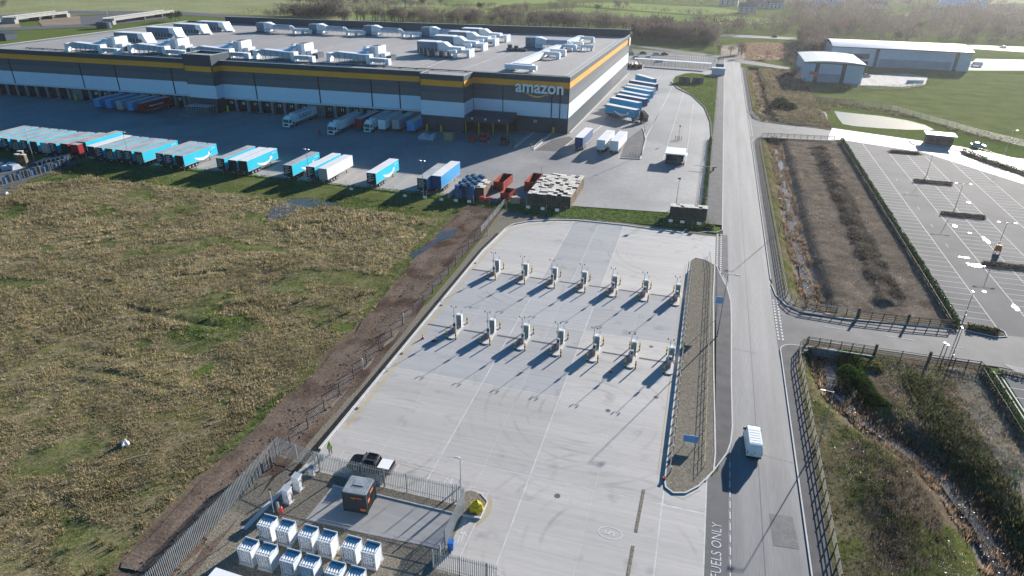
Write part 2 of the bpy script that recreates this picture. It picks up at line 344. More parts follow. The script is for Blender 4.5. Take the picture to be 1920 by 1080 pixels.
size = rng.uniform(.14, .40, len(xs))*np.where(gr > .35, .6, 1)*(1+.9*np.clip(fbm(xs+33, ys, 12, 3)-.5, 0, 1)*3)*np.clip(np.hypot(xs, ys)/80, .8, 1.7)
leafy('blade', .5)
setting('grass_tussocks', blades(np.stack([xs, ys, zs], -1), size, col, 8, 'blade', 'grass_tussocks', .8, .10, .62), 'blade', 'stuff')
# dark rushes and dock stems standing out of the grass
xs, ys = scatter(2600, -200, -48, 30, 134, lambda x, y: cam_fall(x, y)*(fbm(x+5, y, 14, 2) > .5)*(field_type(x, y)[0] < .1)); n = len(xs)
setting('rushes', blades(np.stack([xs, ys, h_field(xs, ys)], -1), rng.uniform(.5, 1.0, n), np.array([.13,.12,.06])*rng.uniform(.6,1.5,(n,1)), 22, 'blade', 'rushes', .55, .07, .8), 'blade', 'stuff')
# clods and stones along the track
mb = MB()
for _ in range(1500):
    i = random.randrange(len(tr)-1); t = random.random(); p = Lft[i].lerp(Rgt[i], random.random()**.8); q = Lft[i+1].lerp(Rgt[i+1], .5); p = p.lerp(Vector((p.x+(q.x-p.x)*t, p.y+(q.y-p.y)*t)), 1); s = random.uniform(.03,.11)
    z = fz(p.x, p.y)+.06; mb.hexa([(p.x-s,p.y-s*.7,z),(p.x+s,p.y-s,z),(p.x+s*.8,p.y+s,z),(p.x-s*.7,p.y+s*.8,z)], [(p.x-s*.5,p.y-s*.4,z+s),(p.x+s*.4,p.y-s*.5,z+s*.8),(p.x+s*.5,p.y+s*.4,z+s),(p.x-s*.4,p.y+s*.5,z+s*.7)])
setting('mud_clods', mb, 'mud', 'stuff')

# ================================================================ surfaces
sheet('service_yard', [(-340,150),(-58.96,148.30),(-45.80,146.74),(-36.42,147.02),(-4.98,150.83),(4.47,152.45),(4.38,226.86),(2.78,401.61),(-36,386.5),(-40.5,420),(-340,240)], .0, 'yard')
sheet('trailer_apron', [(-340,142.2),(-66,144.8),(-58,146),(-58,160),(-66,159.5),(-340,157)], .012, 'apron')
GRASS_FRONT = [(-340,134),(-170.22,140.52),(-126.46,143.57),(-89.95,144.67),(-62.78,143.59),(-43.78,140.28),(-34.16,138.26),(-22.09,140.09),(3.75,143.07),(6.30,140.95),(5.70,150.66),(-4.93,150.10),(-36.23,146.28),(-45.57,146.00),(-57.11,147.18),(-78.19,145.41),(-122.75,145.34),(-164.16,143.74),(-340,141.9)]
sheet('grass_bank', GRASS_FRONT, .010, 'lawn')
sheet('gravel_strip', [(-40.89,32.09),(-42.09,39.80),(-42.24,53.61),(-42.21,64.52),(-42.23,78.60),(-41.03,92.16),(-41.01,103.41),(-41.47,123.77),(-42.37,143.46),(-35.86,139.89),(-22.33,141.43),(6.09,139.92),(6.11,138.34),(-13.42,138.79),(-24.21,138.34),(-34.37,134.31),(-37.84,129.13),(-39.07,116.53),(-38.85,89.48),(-38.65,67.98),(-38.87,57.73),(-38.35,52.99),(-38.9,53.5),(-38.9,30)], .012, 'gravel')

# ---- concrete yard of big slabs with pale joints
XJ = [-38.75,-24.55,-13.45,1.62]; YJ = [38,56.6,72.45,91.0,107.5,121.5]
TONE = {(0,0):.98,(1,0):1.0,(2,0):1.02,(0,1):1.02,(1,1):.97,(2,1):1.03,(0,2):.90,(1,2):.88,(2,2):1.06,(0,3):.92,(1,3):.93,(2,3):.84,(0,4):1.05,(1,4):.86,(2,4):1.06}
yard = setting('concrete_yard', MB().face([(*p, .016) for p in [(-38.75,38)]+[(1.62,38),(6.35,38),(6.35,138.8)]+[(x, y) for x, y in ((-0.61,138.21),(-13.45,138.95),(-24.24,138.50),(-28.92,137.31),(-34.37,134.31),(-36.78,131.81),(-37.84,129.13))]+[(-38.75,119)]]), 'joint')
def slab(poly, tone, bluish=0):
    o = part('concrete_slab', MB().face([(x, y, .022) for x, y in poly]), 'slab', yard); o.color = (tone*(1-bluish*.05), tone*(1-bluish*.01), tone*(1+bluish*.05), 1)
g = .07
FAR = [(-37.75,128.83),(-36.69,131.50),(-34.29,133.99),(-28.85,136.99),(-24.18,138.17)]
for i in range(3):
    for j in range(5):
        x0, x1, y0, y1 = XJ[i]+g, XJ[i+1]-g, YJ[j]+g, YJ[j+1]-g; t = TONE[(i, j)]
        if j < 4:
            xm = (x0+x1)/2
            for k, (a, b) in enumerate(((x0, xm-.02), (xm+.02, x1))): slab([(a,y0),(b,y0),(b,y1),(a,y1)], t*(1+random.uniform(-.02,.02)), 1 if t < .95 else 0)
        elif i == 0: slab([(x0,y0),(x1,y0),(x1,138.2)]+[(p[0]+.05, p[1]-.12) for p in FAR[:4]][::-1]+[(x0,119)], t)
        elif i == 1:
            xm = (x0+x1)/2
            slab([(x0,y0),(xm-.05,y0),(xm-.05,138.8),(x0,138.6)], t, 1); slab([(xm+.05,y0),(x1,y0),(x1,139),(xm+.05,138.9)], t*1.03, 1)
        else: slab([(x0,y0),(x1,y0),(6.2,y0+2),(6.2,138.5),(x0,139)], t)
slab([(1.7,38.2),(6.2,38.2),(6.2,56.4),(1.7,56.4)], 1.03); slab([(1.75,56.7),(6.2,56.7),(6.2,62),(1.75,60)], 1.05)
# low concrete block lines, drains, lines on the yard
mb = MB()
for dx in (0, .32): mb.ribbon([(-38.15+dx,58),(-38.15+dx,116)]+[(p[0]+.7+dx, p[1]-.9-dx*.4) for p in FAR], .13, .028)
setting('yellow_line', mb, 'yellow_line')
mb = MB()
for dx in (0, .3): mb.ribbon([(1.05-dx,61.2),(1.0-dx,122)], .12, .028)
mb.ribbon([(1.0,61),(1.9,58.6),(3.8,58.0),(5.6,60)], .12, .028)
mb.ribbon([(-16.88,51.81),(-16.52,51.09),(-16.34,49.78),(-16.58,48.68),(-17.16,47.74)], .5, .028)
setting('yellow_line', mb, 'yellow_faint')
mb = MB(); mb.ribbon([(6.55,36),(6.5,140)], .35, .028); setting('drain_channel', mb, 'drain')

# ---- main road, footways, side roads
sheet('road', [(7.75,10),(16.4,10),(16.4,425),(7.75,425)], .0, 'road')
sheet('entry_lane', [(4.50,44.56),(8.64,45.81),(8.69,61.77),(9.07,72.83),(7.44,63.74),(6.10,61.42)], .012, 'new_tarmac')
setting('road_seam', MB().ribbon([(12.1,30),(12.15,80),(12.0,140),(12.1,260),(12.1,400)], .09, .006).ribbon([(12.2,68.4),(16.3,67.9)], .06, .006).ribbon([(9.2,92.6),(13.0,92.3)], .10, .006).ribbon([(8.95,40),(9.0,60),(9.2,90)], .07, .006), 'drain')
sheet('road_patch', [(12.92,58.60),(15.34,58.86),(15.65,54.39),(13.10,54.12)], .012, 'patch')
sheet('side_road', [(16.2,92),(18.7,92),(20.2,99),(48,99.2),(75,95),(75,112),(51,110),(47.6,111.2),(46,110.2),(44,109.4),(30,107.6),(20.4,107.2),(19.2,116),(16.2,116)], .008, 'side_road')
sheet('side_road', [(16.2,222),(18.6,222),(19.6,234),(43,237),(44,242),(44,252.5),(40,254),(21,258.6),(19,276),(16.2,276)], .008, 'side_road')
sheet('service_lane', [(40.88,238.13),(45.18,239.63),(67.89,231.49),(86.23,203.88),(150,205),(150,262),(95.59,231.54),(81.40,242.91),(44.77,256.89)], .014, 'white_concrete')
sheet('entrance_bell', [(6.33,138.42),(8.76,140.79),(8.90,116.32),(6.61,124.21)], .010, 'side_road')
sheet('top_road', [(7.75,424),(-60,470),(-60,478),(10,436),(45,400),(45,393),(16.4,410)], .004, 'side_road')
FOOT_L = [(3.95,146),(7.55,146),(7.55,420),(4.6,420)]
sheet('footway', FOOT_L, .12, 'footway')
sheet('footway', [(7.03,82.05),(9.06,82.68),(9.18,101.82),(9.14,108.50),(8.51,113.92),(7.75,117.36),(6.62,122.92),(6.79,109.01)], .115, 'footway')
sheet('footway', [(7.02,82.59),(9.07,83.22),(9.13,72.85),(8.92,69.54),(8.47,67.35),(7.12,64.40)], .110, 'footway')
FOOT_R = [(16.6,10),(18.55,10),(18.55,89),(19.0,93.5),(20.6,95.4),(20.6,96.5)]+[(18.7+2.1*math.cos(R(a)), 94.3+2.1*math.sin(R(a))) for a in range(90,181,15)]
sheet('footway', FOOT_R, .115, 'footway')
FOOT_R2 = [(16.6,116),(17.8,111.3),(19.8,108.6),(24.5,108.0),(24.5,109.2),(20.4,109.8),(18.7,112),(18.5,120),(18.5,224),(19.6,232),(17.8,232),(16.6,226)]
sheet('footway', FOOT_R2, .118, 'footway')
sheet('footway', [(16.6,276),(18.2,265),(20,262),(21,263.4),(19.2,268),(18.4,276),(18.4,392),(16.6,392)], .118, 'footway')
def kerb(pts, w=.16, h=.13, m='kerb'): setting('kerb', MB().wall(pts, w, -.05, h), m)
kerb([(16.5,10)]+[(18.7+2.2*math.cos(R(a)), 94.3+2.2*math.sin(R(a))) for a in range(180,89,-15)]+[(22,96.7),(30,96.6)]); kerb([(16.5,118),(17.0,113.5),(18.4,110.2),(20.5,108.4),(26,107.9),(44,109.6)])
kerb([(16.5,120),(16.5,226),(17.6,232.2),(20.5,234)]); kerb([(40,254.4),(22,259.8),(18.6,264),(16.5,277),(16.5,393)])
kerb([(7.65,143),(7.65,420)]); kerb([(9.14,82.70),(9.27,101.85),(9.23,108.53),(8.61,113.95),(7.75,117.60),(6.62,123.43)]); kerb([(9.14,82.70),(9.20,72.87),(8.98,69.56),(8.53,67.37),(7.25,64.25),(6.15,61.70)])
kerb([(2.38,139.67),(4.6,141.2),(6.4,141.2),(7.65,143)], h=.13)
# kerb round the concrete yard, with a painted shadow strip outside it
kerb([(-39.0,53.5),(-39.0,58),(-39.0,116),(-38.06,129.05),(-37.21,132.01),(-34.50,134.78),(-28.99,137.64),(-24.34,139.00),(-13.51,139.44),(-0.64,138.68),(0,141.2)], .32, .17)
kerb([(-39.75,48.5),(-39.6,58),(-39.55,116.5),(-38.9,126)], .62, .05, 'dark_kerb_and_shade')  # near-black strip standing in for the dark gap and shadow beside the kerb
ISL = [(1.59,60.49),(1.80,59.31),(2.68,58.62),(4.01,59.03),(5.41,60.59),(7.01,63.62),(7.15,66.95),(6.70,84.72),(6.24,108.84),(6.32,123.34),(4.44,125.36),(2.47,125.80),(1.61,123.92),(1.48,113.95),(1.57,92.36),(1.64,75.22)]
sheet('gravel_island', ISL, .10, 'gravel'); kerb(ISL+[ISL[0]], .18, .15)
for a, b in (((-0.55,58.24),(-0.70,51.76)), ((-0.75,49.85),(-0.83,44.16))):
    setting('kerb', MB().wall([a, b], .34, 0, .05), 'gravel')

# ---- painted markings
mb = MB(); z = .034
def dash(p, q, w, on, off):
    p = Vector(p); q = Vector(q); L = (q-p).length; d = (q-p)/L; t = 0
    while t < L: mb.ribbon([p+d*t, p+d*min(L, t+on)], w, z); t += on+off
dash((8.8,40), (8.85,66.5), .13, 1.05, .6)
for x in (6.75, 7.45): dash((x,114), (x,141), .30, .62, .42)
for x in (16.45, 17.1): dash((x,97.5), (x,112), .28, .62, .42)
for x in (16.5, 17.2): dash((x,234.5), (x,262), .25, .7, .6)
dash((17.05,106.59), (21.90,106.02), .10, 9, 1); dash((24,104.2), (44,103.6), .12, 4, 5.2)
# parking boxes along the palisade, arrows and a lane by the gate
def poly(*q, w=.10): mb.ribbon(q, w, z)
A0 = (-35.74,51.66); poly((-35.74,51.66), (-36.04,54.09), (-33.88,54.06)); poly((-28.84,54.15), (-20.84,53.73), (-21.27,52.79)); poly((-28.67,52.33), (-28.72,54.19)); poly((-22.60,52.04), (-22.37,53.80)); poly((-21.27,52.79), (-17.23,52.90), (-17.27,51.11)); poly((-34.57,52.20), (-34.66,53.92))
poly((-18.08,44.89), (-18.32,48.16)); poly((-17.22,43.34), (-17.16,48.28)); poly((-13.13,42.59), (-11.20,42.27))
for p, a in (((-21.86,53.32), 180), ((-17.83,45.97), 0), ((-35.23,52.77), 180)):
    x, y = p; s = 1 if a == 0 else -1; poly((x,y-.7*s), (x,y+.6*s)); poly((x-.35,y+.1*s), (x,y+.7*s)); poly((x+.35,y+.1*s), (x,y+.7*s))
poly((-18.41,52.28), (-17.61,52.35))
for k in range(6): mb.ribbon([(3.6,127.5+k*1.7), (6.0,127.5+k*1.7)], .14, z)
c5 = (-3.26,50.84); poly(*[(c5[0]+1.25*math.cos(t*math.pi/14), c5[1]+.78*math.sin(t*math.pi/14)) for t in range(29)], w=.12)
# yard lane lines beyond the kiosk
for a, b in (((-17.42,192.84),(-15.13,324.14)), ((-9.44,195.57),(-9.41,312.17)), ((-2.80,192.07),(-4.28,283.15)), ((-26.62,231.64),(-22.89,353.18)), ((-17.24,217.84),(-15.11,303.39))): mb.ribbon([a, b], .16, .02)
setting('road_marking', mb, 'white_paint')
def ground_text(body, size, xy, rz, m='white_paint', sx=1.0, sy=1.0, off=0.0):
    o = link('road_lettering', text_mesh(body, size, m, offset=off)); o.location = (xy[0], xy[1], .036); o.rotation_euler = (0,0,R(rz)); o.scale = (sx, sy, 1); o['kind'] = 'structure'
ground_text('FUELS ONLY', 1.5, (7.5,51.9), 90, sx=.88, sy=.98, off=-.008); ground_text('5', 1.9, c5, 90, sx=.75, sy=.8, off=.005); ground_text('MAINTENANCE VEHICLE', .62, (-27.89,54.63), 180)
mb = MB()
for k in range(9):
    x = -58+k*1.1; mb.ribbon([(x,152),(x+2.2,166)], .12, .03)
setting('yellow_hatching', mb, 'yellow_line')

def wet_tarmac():
    nt = MATS['car_park'].node_tree; N = nt.nodes; L = nt.links; b = N['Principled BSDF']; geo = N.new('ShaderNodeNewGeometry'); tot = None
    nz = N.new('ShaderNodeTexNoise'); nz.inputs['Scale'].default_value = 1.3; nz.inputs['Detail'].default_value = 5; L.new(geo.outputs['Position'], nz.inputs['Vector'])
    for cx, cy, ax, ay in ((56.2,139.6,1.7,1.0),(58.6,162.5,.45,1.1),(62.6,155.2,.5,1.9),(66.7,181.8,.4,.9),(57.0,121.5,.5,1.3),(53.8,127,.35,.5),(55.2,143.2,1.0,.4),(60.5,158.8,.4,.3)):
        d = N.new('ShaderNodeVectorMath'); d.operation = 'SUBTRACT'; d.inputs[1].default_value = (cx,cy,0); L.new(geo.outputs['Position'], d.inputs[0])
        m = N.new('ShaderNodeVectorMath'); m.operation = 'MULTIPLY'; m.inputs[1].default_value = (1/ax,1/ay,0); L.new(d.outputs[0], m.inputs[0]); l = N.new('ShaderNodeVectorMath'); l.operation = 'LENGTH'; L.new(m.outputs[0], l.inputs[0])
        a = N.new('ShaderNodeMath'); a.operation = 'MULTIPLY_ADD'; a.inputs[1].default_value = -2.6; L.new(nz.outputs['Fac'], a.inputs[0]); a.inputs[2].default_value = 2.2
        c = N.new('ShaderNodeMath'); c.operation = 'DIVIDE'; L.new(l.outputs['Value'], c.inputs[0]); L.new(a.outputs[0], c.inputs[1])
        r = N.new('ShaderNodeMapRange'); r.inputs[1].default_value = 1.15; r.inputs[2].default_value = .6; L.new(c.outputs[0], r.inputs[0])
        if tot is None: tot = r.outputs[0]
        else: x = N.new('ShaderNodeMath'); x.operation = 'MAXIMUM'; L.new(tot, x.inputs[0]); L.new(r.outputs[0], x.inputs[1]); tot = x.outputs[0]
    for nm, lo, hi in (('Roughness', .85, .09), ('Specular IOR Level', .07, .5)):
        r = N.new('ShaderNodeMapRange'); r.inputs[3].default_value = lo; r.inputs[4].default_value = hi; L.new(tot, r.inputs[0]); L.new(r.outputs[0], b.inputs[nm])
wet_tarmac()

# ================================================================ wild strip with the ditch, east of the road
DITCH = [(22.9,20),(35.8,20)]
DITCH_S = [(35.9,40),(35.7,57),(35.5,62.6),(34.6,68.8),(32.2,74.6),(27.2,79.5),(24.2,85),(23.4,90),(23.3,97.2)]
DITCH_M = [(23.4,109),(23.5,112.3),(23.4,128.3),(23.2,148.8),(23.9,180.6),(24.1,213),(24.3,236)]
DITCH_N = [(23.8,258),(23.4,266),(22.9,282),(22.7,311),(22.7,371),(22.7,394)]
def h_wild(x, y):
    h = .30*fbm(x, y, 5, 4)-.12
    for D, dep, wid in ((DITCH_S,1.7,4.6),(DITCH_M,1.5,4.2),(DITCH_N,1.5,4.0)):
        d = pdist(x, y, D); k = np.clip((wid-d)/(wid-1.1), 0, 1); k = k*k*(3-2*k); h = h*(1-.6*k)-dep*k
    h += .7*np.exp(-(((x-26.2)/3.2)**2+((y-66)/9)**2))                        # bramble mound
    h += .9*np.clip(fbm(x, y, 7, 2)-.45, 0, 1)*np.exp(-((x-40)/5.0)**2)*(y < 97)
    h += 1.0*np.exp(-((x-36.2-.02*(y-150))/1.6)**2)*np.clip(fbm(x, y*.5, 7, 2)*1.6-.3, 0, 1)*((y > 116) & (y < 226))   # earth bund
    e = np.clip(np.minimum(x-18.4, 45.2-x)/1.2, 0, 1)
    for r0, r1 in ((97.5,109.0),(236.5,257.0)): e = np.minimum(e, np.where((y > r0-1) & (y < r1+1), 0, 1))
    return h*e-.06
def tex_wild(x, y, z):
    f = fbm(x, y, 4, 4)[..., None]; g = fbm(x+31, y, 1.7, 3)[..., None]; dS = pdist(x, y, DITCH_S); dM = pdist(x, y, DITCH_M); dN = pdist(x, y, DITCH_N); d = np.minimum(np.minimum(dS, dM), dN)[..., None]
    soil = np.array([.160,.130,.102])*(.45+1.0*g); brown = np.array([.110,.085,.060])*(.7+.6*f); grass = np.where(f+.25*g > .60, np.array([.135,.118,.070]), np.array([.100,.108,.040]))*(.6+.8*g); litter = np.array([.23,.19,.155])*(.6+.9*g)
    x_ = x[..., None]; y_ = y[..., None]
    c = np.where((y_ > 109) & (y_ < 237), soil, np.where(f > .47, brown, np.array([.075,.085,.030])))
    c = np.where((x_ > 34.4) & (x_ < 38.6) & (y_ > 116) & (y_ < 226) & (g > .36), np.array([.060,.052,.045])*(.7+.6*f), c)
    c = np.where((x_ > 40) & (y_ < 97) & (f+.3*g > .52), np.array([.235,.215,.175])*(.7+.5*g), c)
    c = np.where((x_ < 23.0) & (d > 1.7), grass, c)
    c = np.where((d < 1.9), litter, c)
    c = np.where((y_ > 257), np.where(x_ < 22.0, grass*1.1, np.array([.12,.11,.06])*(.7+.6*f)), c)
    return c
for nm, y0, y1 in (('wild_ground',26,97.6),('wild_ground',109,237),('wild_ground',257,398)):
    setting(nm, grid_mesh(nm, 18.4, 45.2, y0, y1, .55, h_wild, tex_wild, 'scrub'))
for D in (DITCH_S, DITCH_M, DITCH_N):
    p = smooth(D, 2); setting('ditch_water', MB().ribbon([(a+.25*math.sin(i*1.3), b) for i, (a, b) in enumerate(p)], 1.5 if D is not DITCH_N else .9, -1.36), 'water')
# road embankments where the ditch is piped, with headwalls
mb = MB(); mb.box(18.4,45.2,97.6,109,-3,-.03); mb.box(18.4,45.2,237,257,-3,-.03); setting('road_embankment', mb, 'soil')
mat('headwall', (.10,.095,.085), (.16,.15,.135), .9, .8, 5, .25, bump=.4)
t = thing('culvert_headwall', 'dark concrete headwall with two round pipe mouths under the side road', 'culvert', (23.3,97.3,-1.75))
part('wall', MB().box(-2.6,2.6,-.25,.2,0,1.72), 'headwall', t)
mat('void', (.008,.008,.008), None, .95, amt=0)
for dx in (-.85,.85): part('pipe', MB().tube((dx,-.30,.72),(dx,-.02,.72),.66,.66,20).tube((dx,-.32,.72),(dx,-.305,.72),.52,.52,20,1), ['headwall','void'], t)

# vegetation of the wild strip
def wild_blades(name, n, x0, x1, y0, y1, dens, size, col, nb, m='blade', **k):
    x, y = scatter(n, x0, x1, y0, y1, dens); q = len(x)
    if q: setting(name, blades(np.stack([x, y, h_wild(x, y)], -1), rng.uniform(*size, q), np.array(col)*rng.uniform(.55, 1.45, (q, 1))*(.55+.9*fbm(x+7, y, 3.0, 3))[:, None]*np.array([1,1,1]+np.array([.12,.0,-.10])*rng.normal(size=(q,1))), nb, m, name, **k), m, 'stuff')
dS = lambda x, y: pdist(x, y, DITCH_S); dM = lambda x, y: pdist(x, y, DITCH_M); dN = lambda x, y: pdist(x, y, DITCH_N)
wild_blades('reeds', 14000, 20, 42, 36, 97, lambda x, y: np.where((dS(x, y) > .55) & (dS(x, y) < 2.4) & (fbm(x, y, 3, 2) > .44), 1., np.where((dS(x, y) < 1.0) & (fbm(x, y, 2.2, 2) > .46), .7, 0)), (.5,1.15), (.22,.165,.115), 9, spread=.4, width=.06, upright=.85)
wild_blades('reeds', 9000, 20, 28, 110, 236, lambda x, y: np.where((dM(x, y) > .6) & (dM(x, y) < 2.0) & (fbm(x, y, 5, 2) > .45), 1., np.where((dM(x, y) < 1.0) & (fbm(x, y, 2.5, 2) > .48), .8, 0)), (.5,1.0), (.215,.16,.115), 8, spread=.4, width=.06, upright=.85)
wild_blades('verge_grass', 11000, 18.9, 23.4, 30, 236, lambda x, y: np.where((dS(x, y) > 1.6) & (dM(x, y) > 1.4) & ((y < 96) | (y > 110)), .9, 0)*cam_fall(x, y)**.5, (.15,.32), (.155,.155,.065), 7, spread=.8, width=.13, upright=.55)
wild_blades('verge_grass', 5000, 18.9, 22, 262, 392, lambda x, y: np.where(dN(x, y) > 1.3, .6, 0), (.3,.5), (.19,.19,.055), 7, spread=.8, width=.16, upright=.5)
wild_blades('bramble_thicket', 3000, 22.8, 31, 44, 84, lambda x, y: np.exp(-(((x-26.4)/3.3)**2+((y-65)/11)**2))*1.1*(dS(x, y) > 2.2), (.3,.75), (.105,.088,.062), 12, spread=.8, width=.045, upright=.6)
wild_blades('bramble_thicket', 5200, 33, 45, 36, 97, lambda x, y: (np.exp(-((x-38.3-(y-60)*-.12)/2.6)**2)*(dS(x, y) > 2.2)*(y < 93)).astype(float), (.5,1.1), (.075,.085,.038), 12, spread=.8, width=.07, upright=.6)
wild_blades('dead_stems', 16000, 24.6, 45, 110, 236, lambda x, y: ((dM(x, y) > 1.8)*cam_fall(x, y)**.6*(.35+.65*(fbm(x, y, 3, 2) > .5))), (.22,.5), (.26,.22,.175), 8, spread=.9, width=.05, upright=.6)
wild_blades('dead_stems', 9000, 34, 39.3, 116, 226, lambda x, y: (fbm(x, y, 2.4, 3) > .47)*.7, (.3,.8), (.095,.085,.072), 8, spread=.9, width=.07, upright=.65)
wild_blades('dead_stems', 6000, 30, 45, 74, 97, lambda x, y: (dS(x, y) > 2.5)*.8, (.25,.6), (.29,.245,.185), 8, spread=.9, width=.05, upright=.55)
wild_blades('dead_stems', 5000, 20, 33, 30, 60, lambda x, y: (x > 21.5)*.8*(fbm(x, y, 4, 2) > .45), (.2,.5), (.27,.215,.14), 8, spread=.9, width=.06, upright=.5)
wild_blades('ivy_cover', 5000, 24, 31, 84, 97, lambda x, y: ((dS(x, y) > 1.8) & (dS(x, y) < 4.5) & (x > 24.5))*1., (.3,.6), (.06,.115,.022), 10, spread=.9, width=.16, upright=.45)
wild_blades('dead_stems', 9000, 23.5, 45, 258, 395, lambda x, y: (dN(x, y) > 1.6)*.6, (.5,1.1), (.21,.175,.115), 8, spread=.9, width=.09, upright=.6)
# wind-blown rubbish: pale scraps in the ditch and on the verge
mat('scrap', (.72,.73,.74), (.55,.53,.50), .55, 3, 8, .1); mb = MB()
x, y = scatter(12000, 19, 40, 34, 230, lambda x, y: np.where(np.minimum(dS(x, y), dM(x, y)) < 1.7, .42, .014)*((y < 97) | (y > 110)))
for a, b, c in zip(x, y, h_wild(x, y)):
    s = random.uniform(.03,.12); r = random.uniform(0, 6.28); z = max(c, -1.3)+.1
    P = [(a+s*math.cos(r+k*1.57)*random.uniform(.5,1.2), b+s*math.sin(r+k*1.57), z+random.uniform(-.02,.09)) for k in range(4)]; mb.face(P[:3]); mb.face([P[0], P[2], P[3]])
setting('litter', mb, 'scrap', 'stuff')

# ================================================================ car park with bays
sheet('car_park', [(46.0,111.3),(47.6,111.0),(51,110),(75,112),(110,112),(110,200),(86,236),(66,239.5),(46.0,239.8)], .012, 'car_park')
sheet('car_park', [(47.4,99.0),(75,95),(110,92),(110,40),(46.6,40)], .010, 'car_park')
CX = [46.1,51.4,57.3,62.3,67.3,73.4,78.6]; mb = MB(); zz = .022
mb.ribbon([(46.15,112),(46.15,238)], .26, zz)
for x, a, b in ((51.4,112,238),(57.3,112,226),(62.3,112,226),(67.3,112,226),(73.4,130,238),(78.6,150,236)): mb.ribbon([(x,a),(x,b)], .13, zz)
y = 112.4; HEDGE_Y = (140.7, 170.4, 196.8)
while y < 237:
    mb.ribbon([(46.2,y),(51.4,y)], .10, zz)
    if y < 226 and all(abs(y-h) > 1.4 for h in HEDGE_Y): mb.ribbon([(57.3,y),(67.3,y)], .10, zz)
    if y > 140: mb.ribbon([(73.4,y),(78.6,y)], .10, zz)
    y += 2.45
mb.ribbon([(47.0,40),(47.0,96.2)], .2, zz)
for k in range(22): mb.ribbon([(47.0,96-k*2.45),(52,96-k*2.45)], .10, zz)
for k in range(5): mb.ribbon([(53.5,148+k*12),(53.5,150+k*12)], .1, zz)
setting('bay_marking', mb, 'white_paint')
sheet('crossing_apron', [(48.4,100.4),(52.5,99.8),(55,97.6),(49.5,98.4)], .03, 'apron')
kerb([(46,109.9),(50.3,108.9),(51.9,109.6),(52.1,111.2),(51.4,112.2)], .16, .13); kerb([(46.3,40),(46.3,97.5),(52,96.6),(58,95.7)], .16, .12)
# beds for the hedges
for a in ([(44.2,112),(46.0,112),(46.0,238),(44.2,238)], [(46.2,110.2),(50.3,109.2),(51.6,109.8),(51.8,111.0),(50.9,112.0),(46.2,112.0)], [(44.0,98.5),(46.2,98.2),(46.2,40),(44.0,40)]): sheet('planting_bed', a, .035, 'soil')
for h in HEDGE_Y: sheet('planting_bed', [(57.4,h-.8),(67.2,h-.8),(67.2,h+.8),(57.4,h+.8)], .04, 'soil')
sheet('planting_bed', [(57.2,226.8),(66.6,226.8),(67.4,228.2),(66,230),(58,230),(57,228.4)], .04, 'soil')
sheet('planting_bed', [(79.2,236),(81.2,236),(110,180),(110,170),(79.2,230)], .04, 'soil')
sheet('lorry_park', [(82.5,236.5),(240,190),(240,90),(110,150)], .02, 'white_concrete')
# ---- meadow, ponds and rough land north of the service lane
sheet('meadow', [(46.37,319.74),(64.90,342.71),(85.73,357.72),(106.83,370.15),(115.94,389.45),(118.50,415.09),(130.41,423.50),(160.02,421.93),(330,300),(190,235),(101.89,259.43),(89.49,272.70),(78.44,285.05),(65.88,297.70),(51.20,306.88)], -.02, 'lawn')
sheet('pond', [(49.63,288.66),(56.36,286.97),(65.55,285.27),(73.82,280.56),(78.60,274.07),(79.78,266.74),(70.14,263.34),(61.42,262.78),(52.71,263.12),(49.48,265.50),(49.28,274.61)], -.06, 'water')
sheet('pond', [(36.86,287.19),(39.66,291.42),(42.92,288.33),(42.83,277.12),(40.09,280.10),(37.08,281.03)], -.06, 'water')
sheet('pond', [(44.44,287.83),(46.50,285.46),(45.13,271.24),(42.97,268.61)], -.06, 'water')
def h_rough(x, y): return .25*fbm(x, y, 6, 3)-.12-.35*np.clip(1-pdist(x, y, [(50,288),(62,287),(76,280),(82,266),(64,262),(50,264),(50,288)])/2, 0, 1)*0-.05

wild_blades('pale_stalks', 16000, 24.6, 45, 110, 236, lambda x, y: ((dM(x, y) > 1.8)*cam_fall(x, y)**.6*(.25+.75*(fbm(x, y*.4, 2.0, 3) > .54))*(1-.8*((x > 34.2) & (x < 38.6)))), (.12,.35), (.56,.50,.42), 7, spread=.9, width=.06, upright=.5)
wild_blades('pale_stalks', 9000, 20, 45, 32, 97, lambda x, y: ((dS(x, y) > 2.2)*(x > 22)*(fbm(x, y, 2.5, 3) > .55)*.8), (.15,.4), (.50,.43,.32), 7, spread=.9, width=.06, upright=.5)
wild_blades('weed_patches', 9000, 20, 45, 32, 97, lambda x, y: ((dS(x, y) > 2.0)*(x > 21)*(fbm(x+50, y, 5, 3) > .52)*.8), (.15,.4), (.15,.17,.05), 8, spread=.9, width=.14, upright=.5)

wild_blades('reeds', 5000, 20.5, 25.5, 259, 392, lambda x, y: (dN(x, y) < 1.7)*np.where(fbm(x, y, 4, 2) > .45, .9, .1), (.6,1.2), (.24,.19,.13), 8, spread=.5, width=.09, upright=.8)

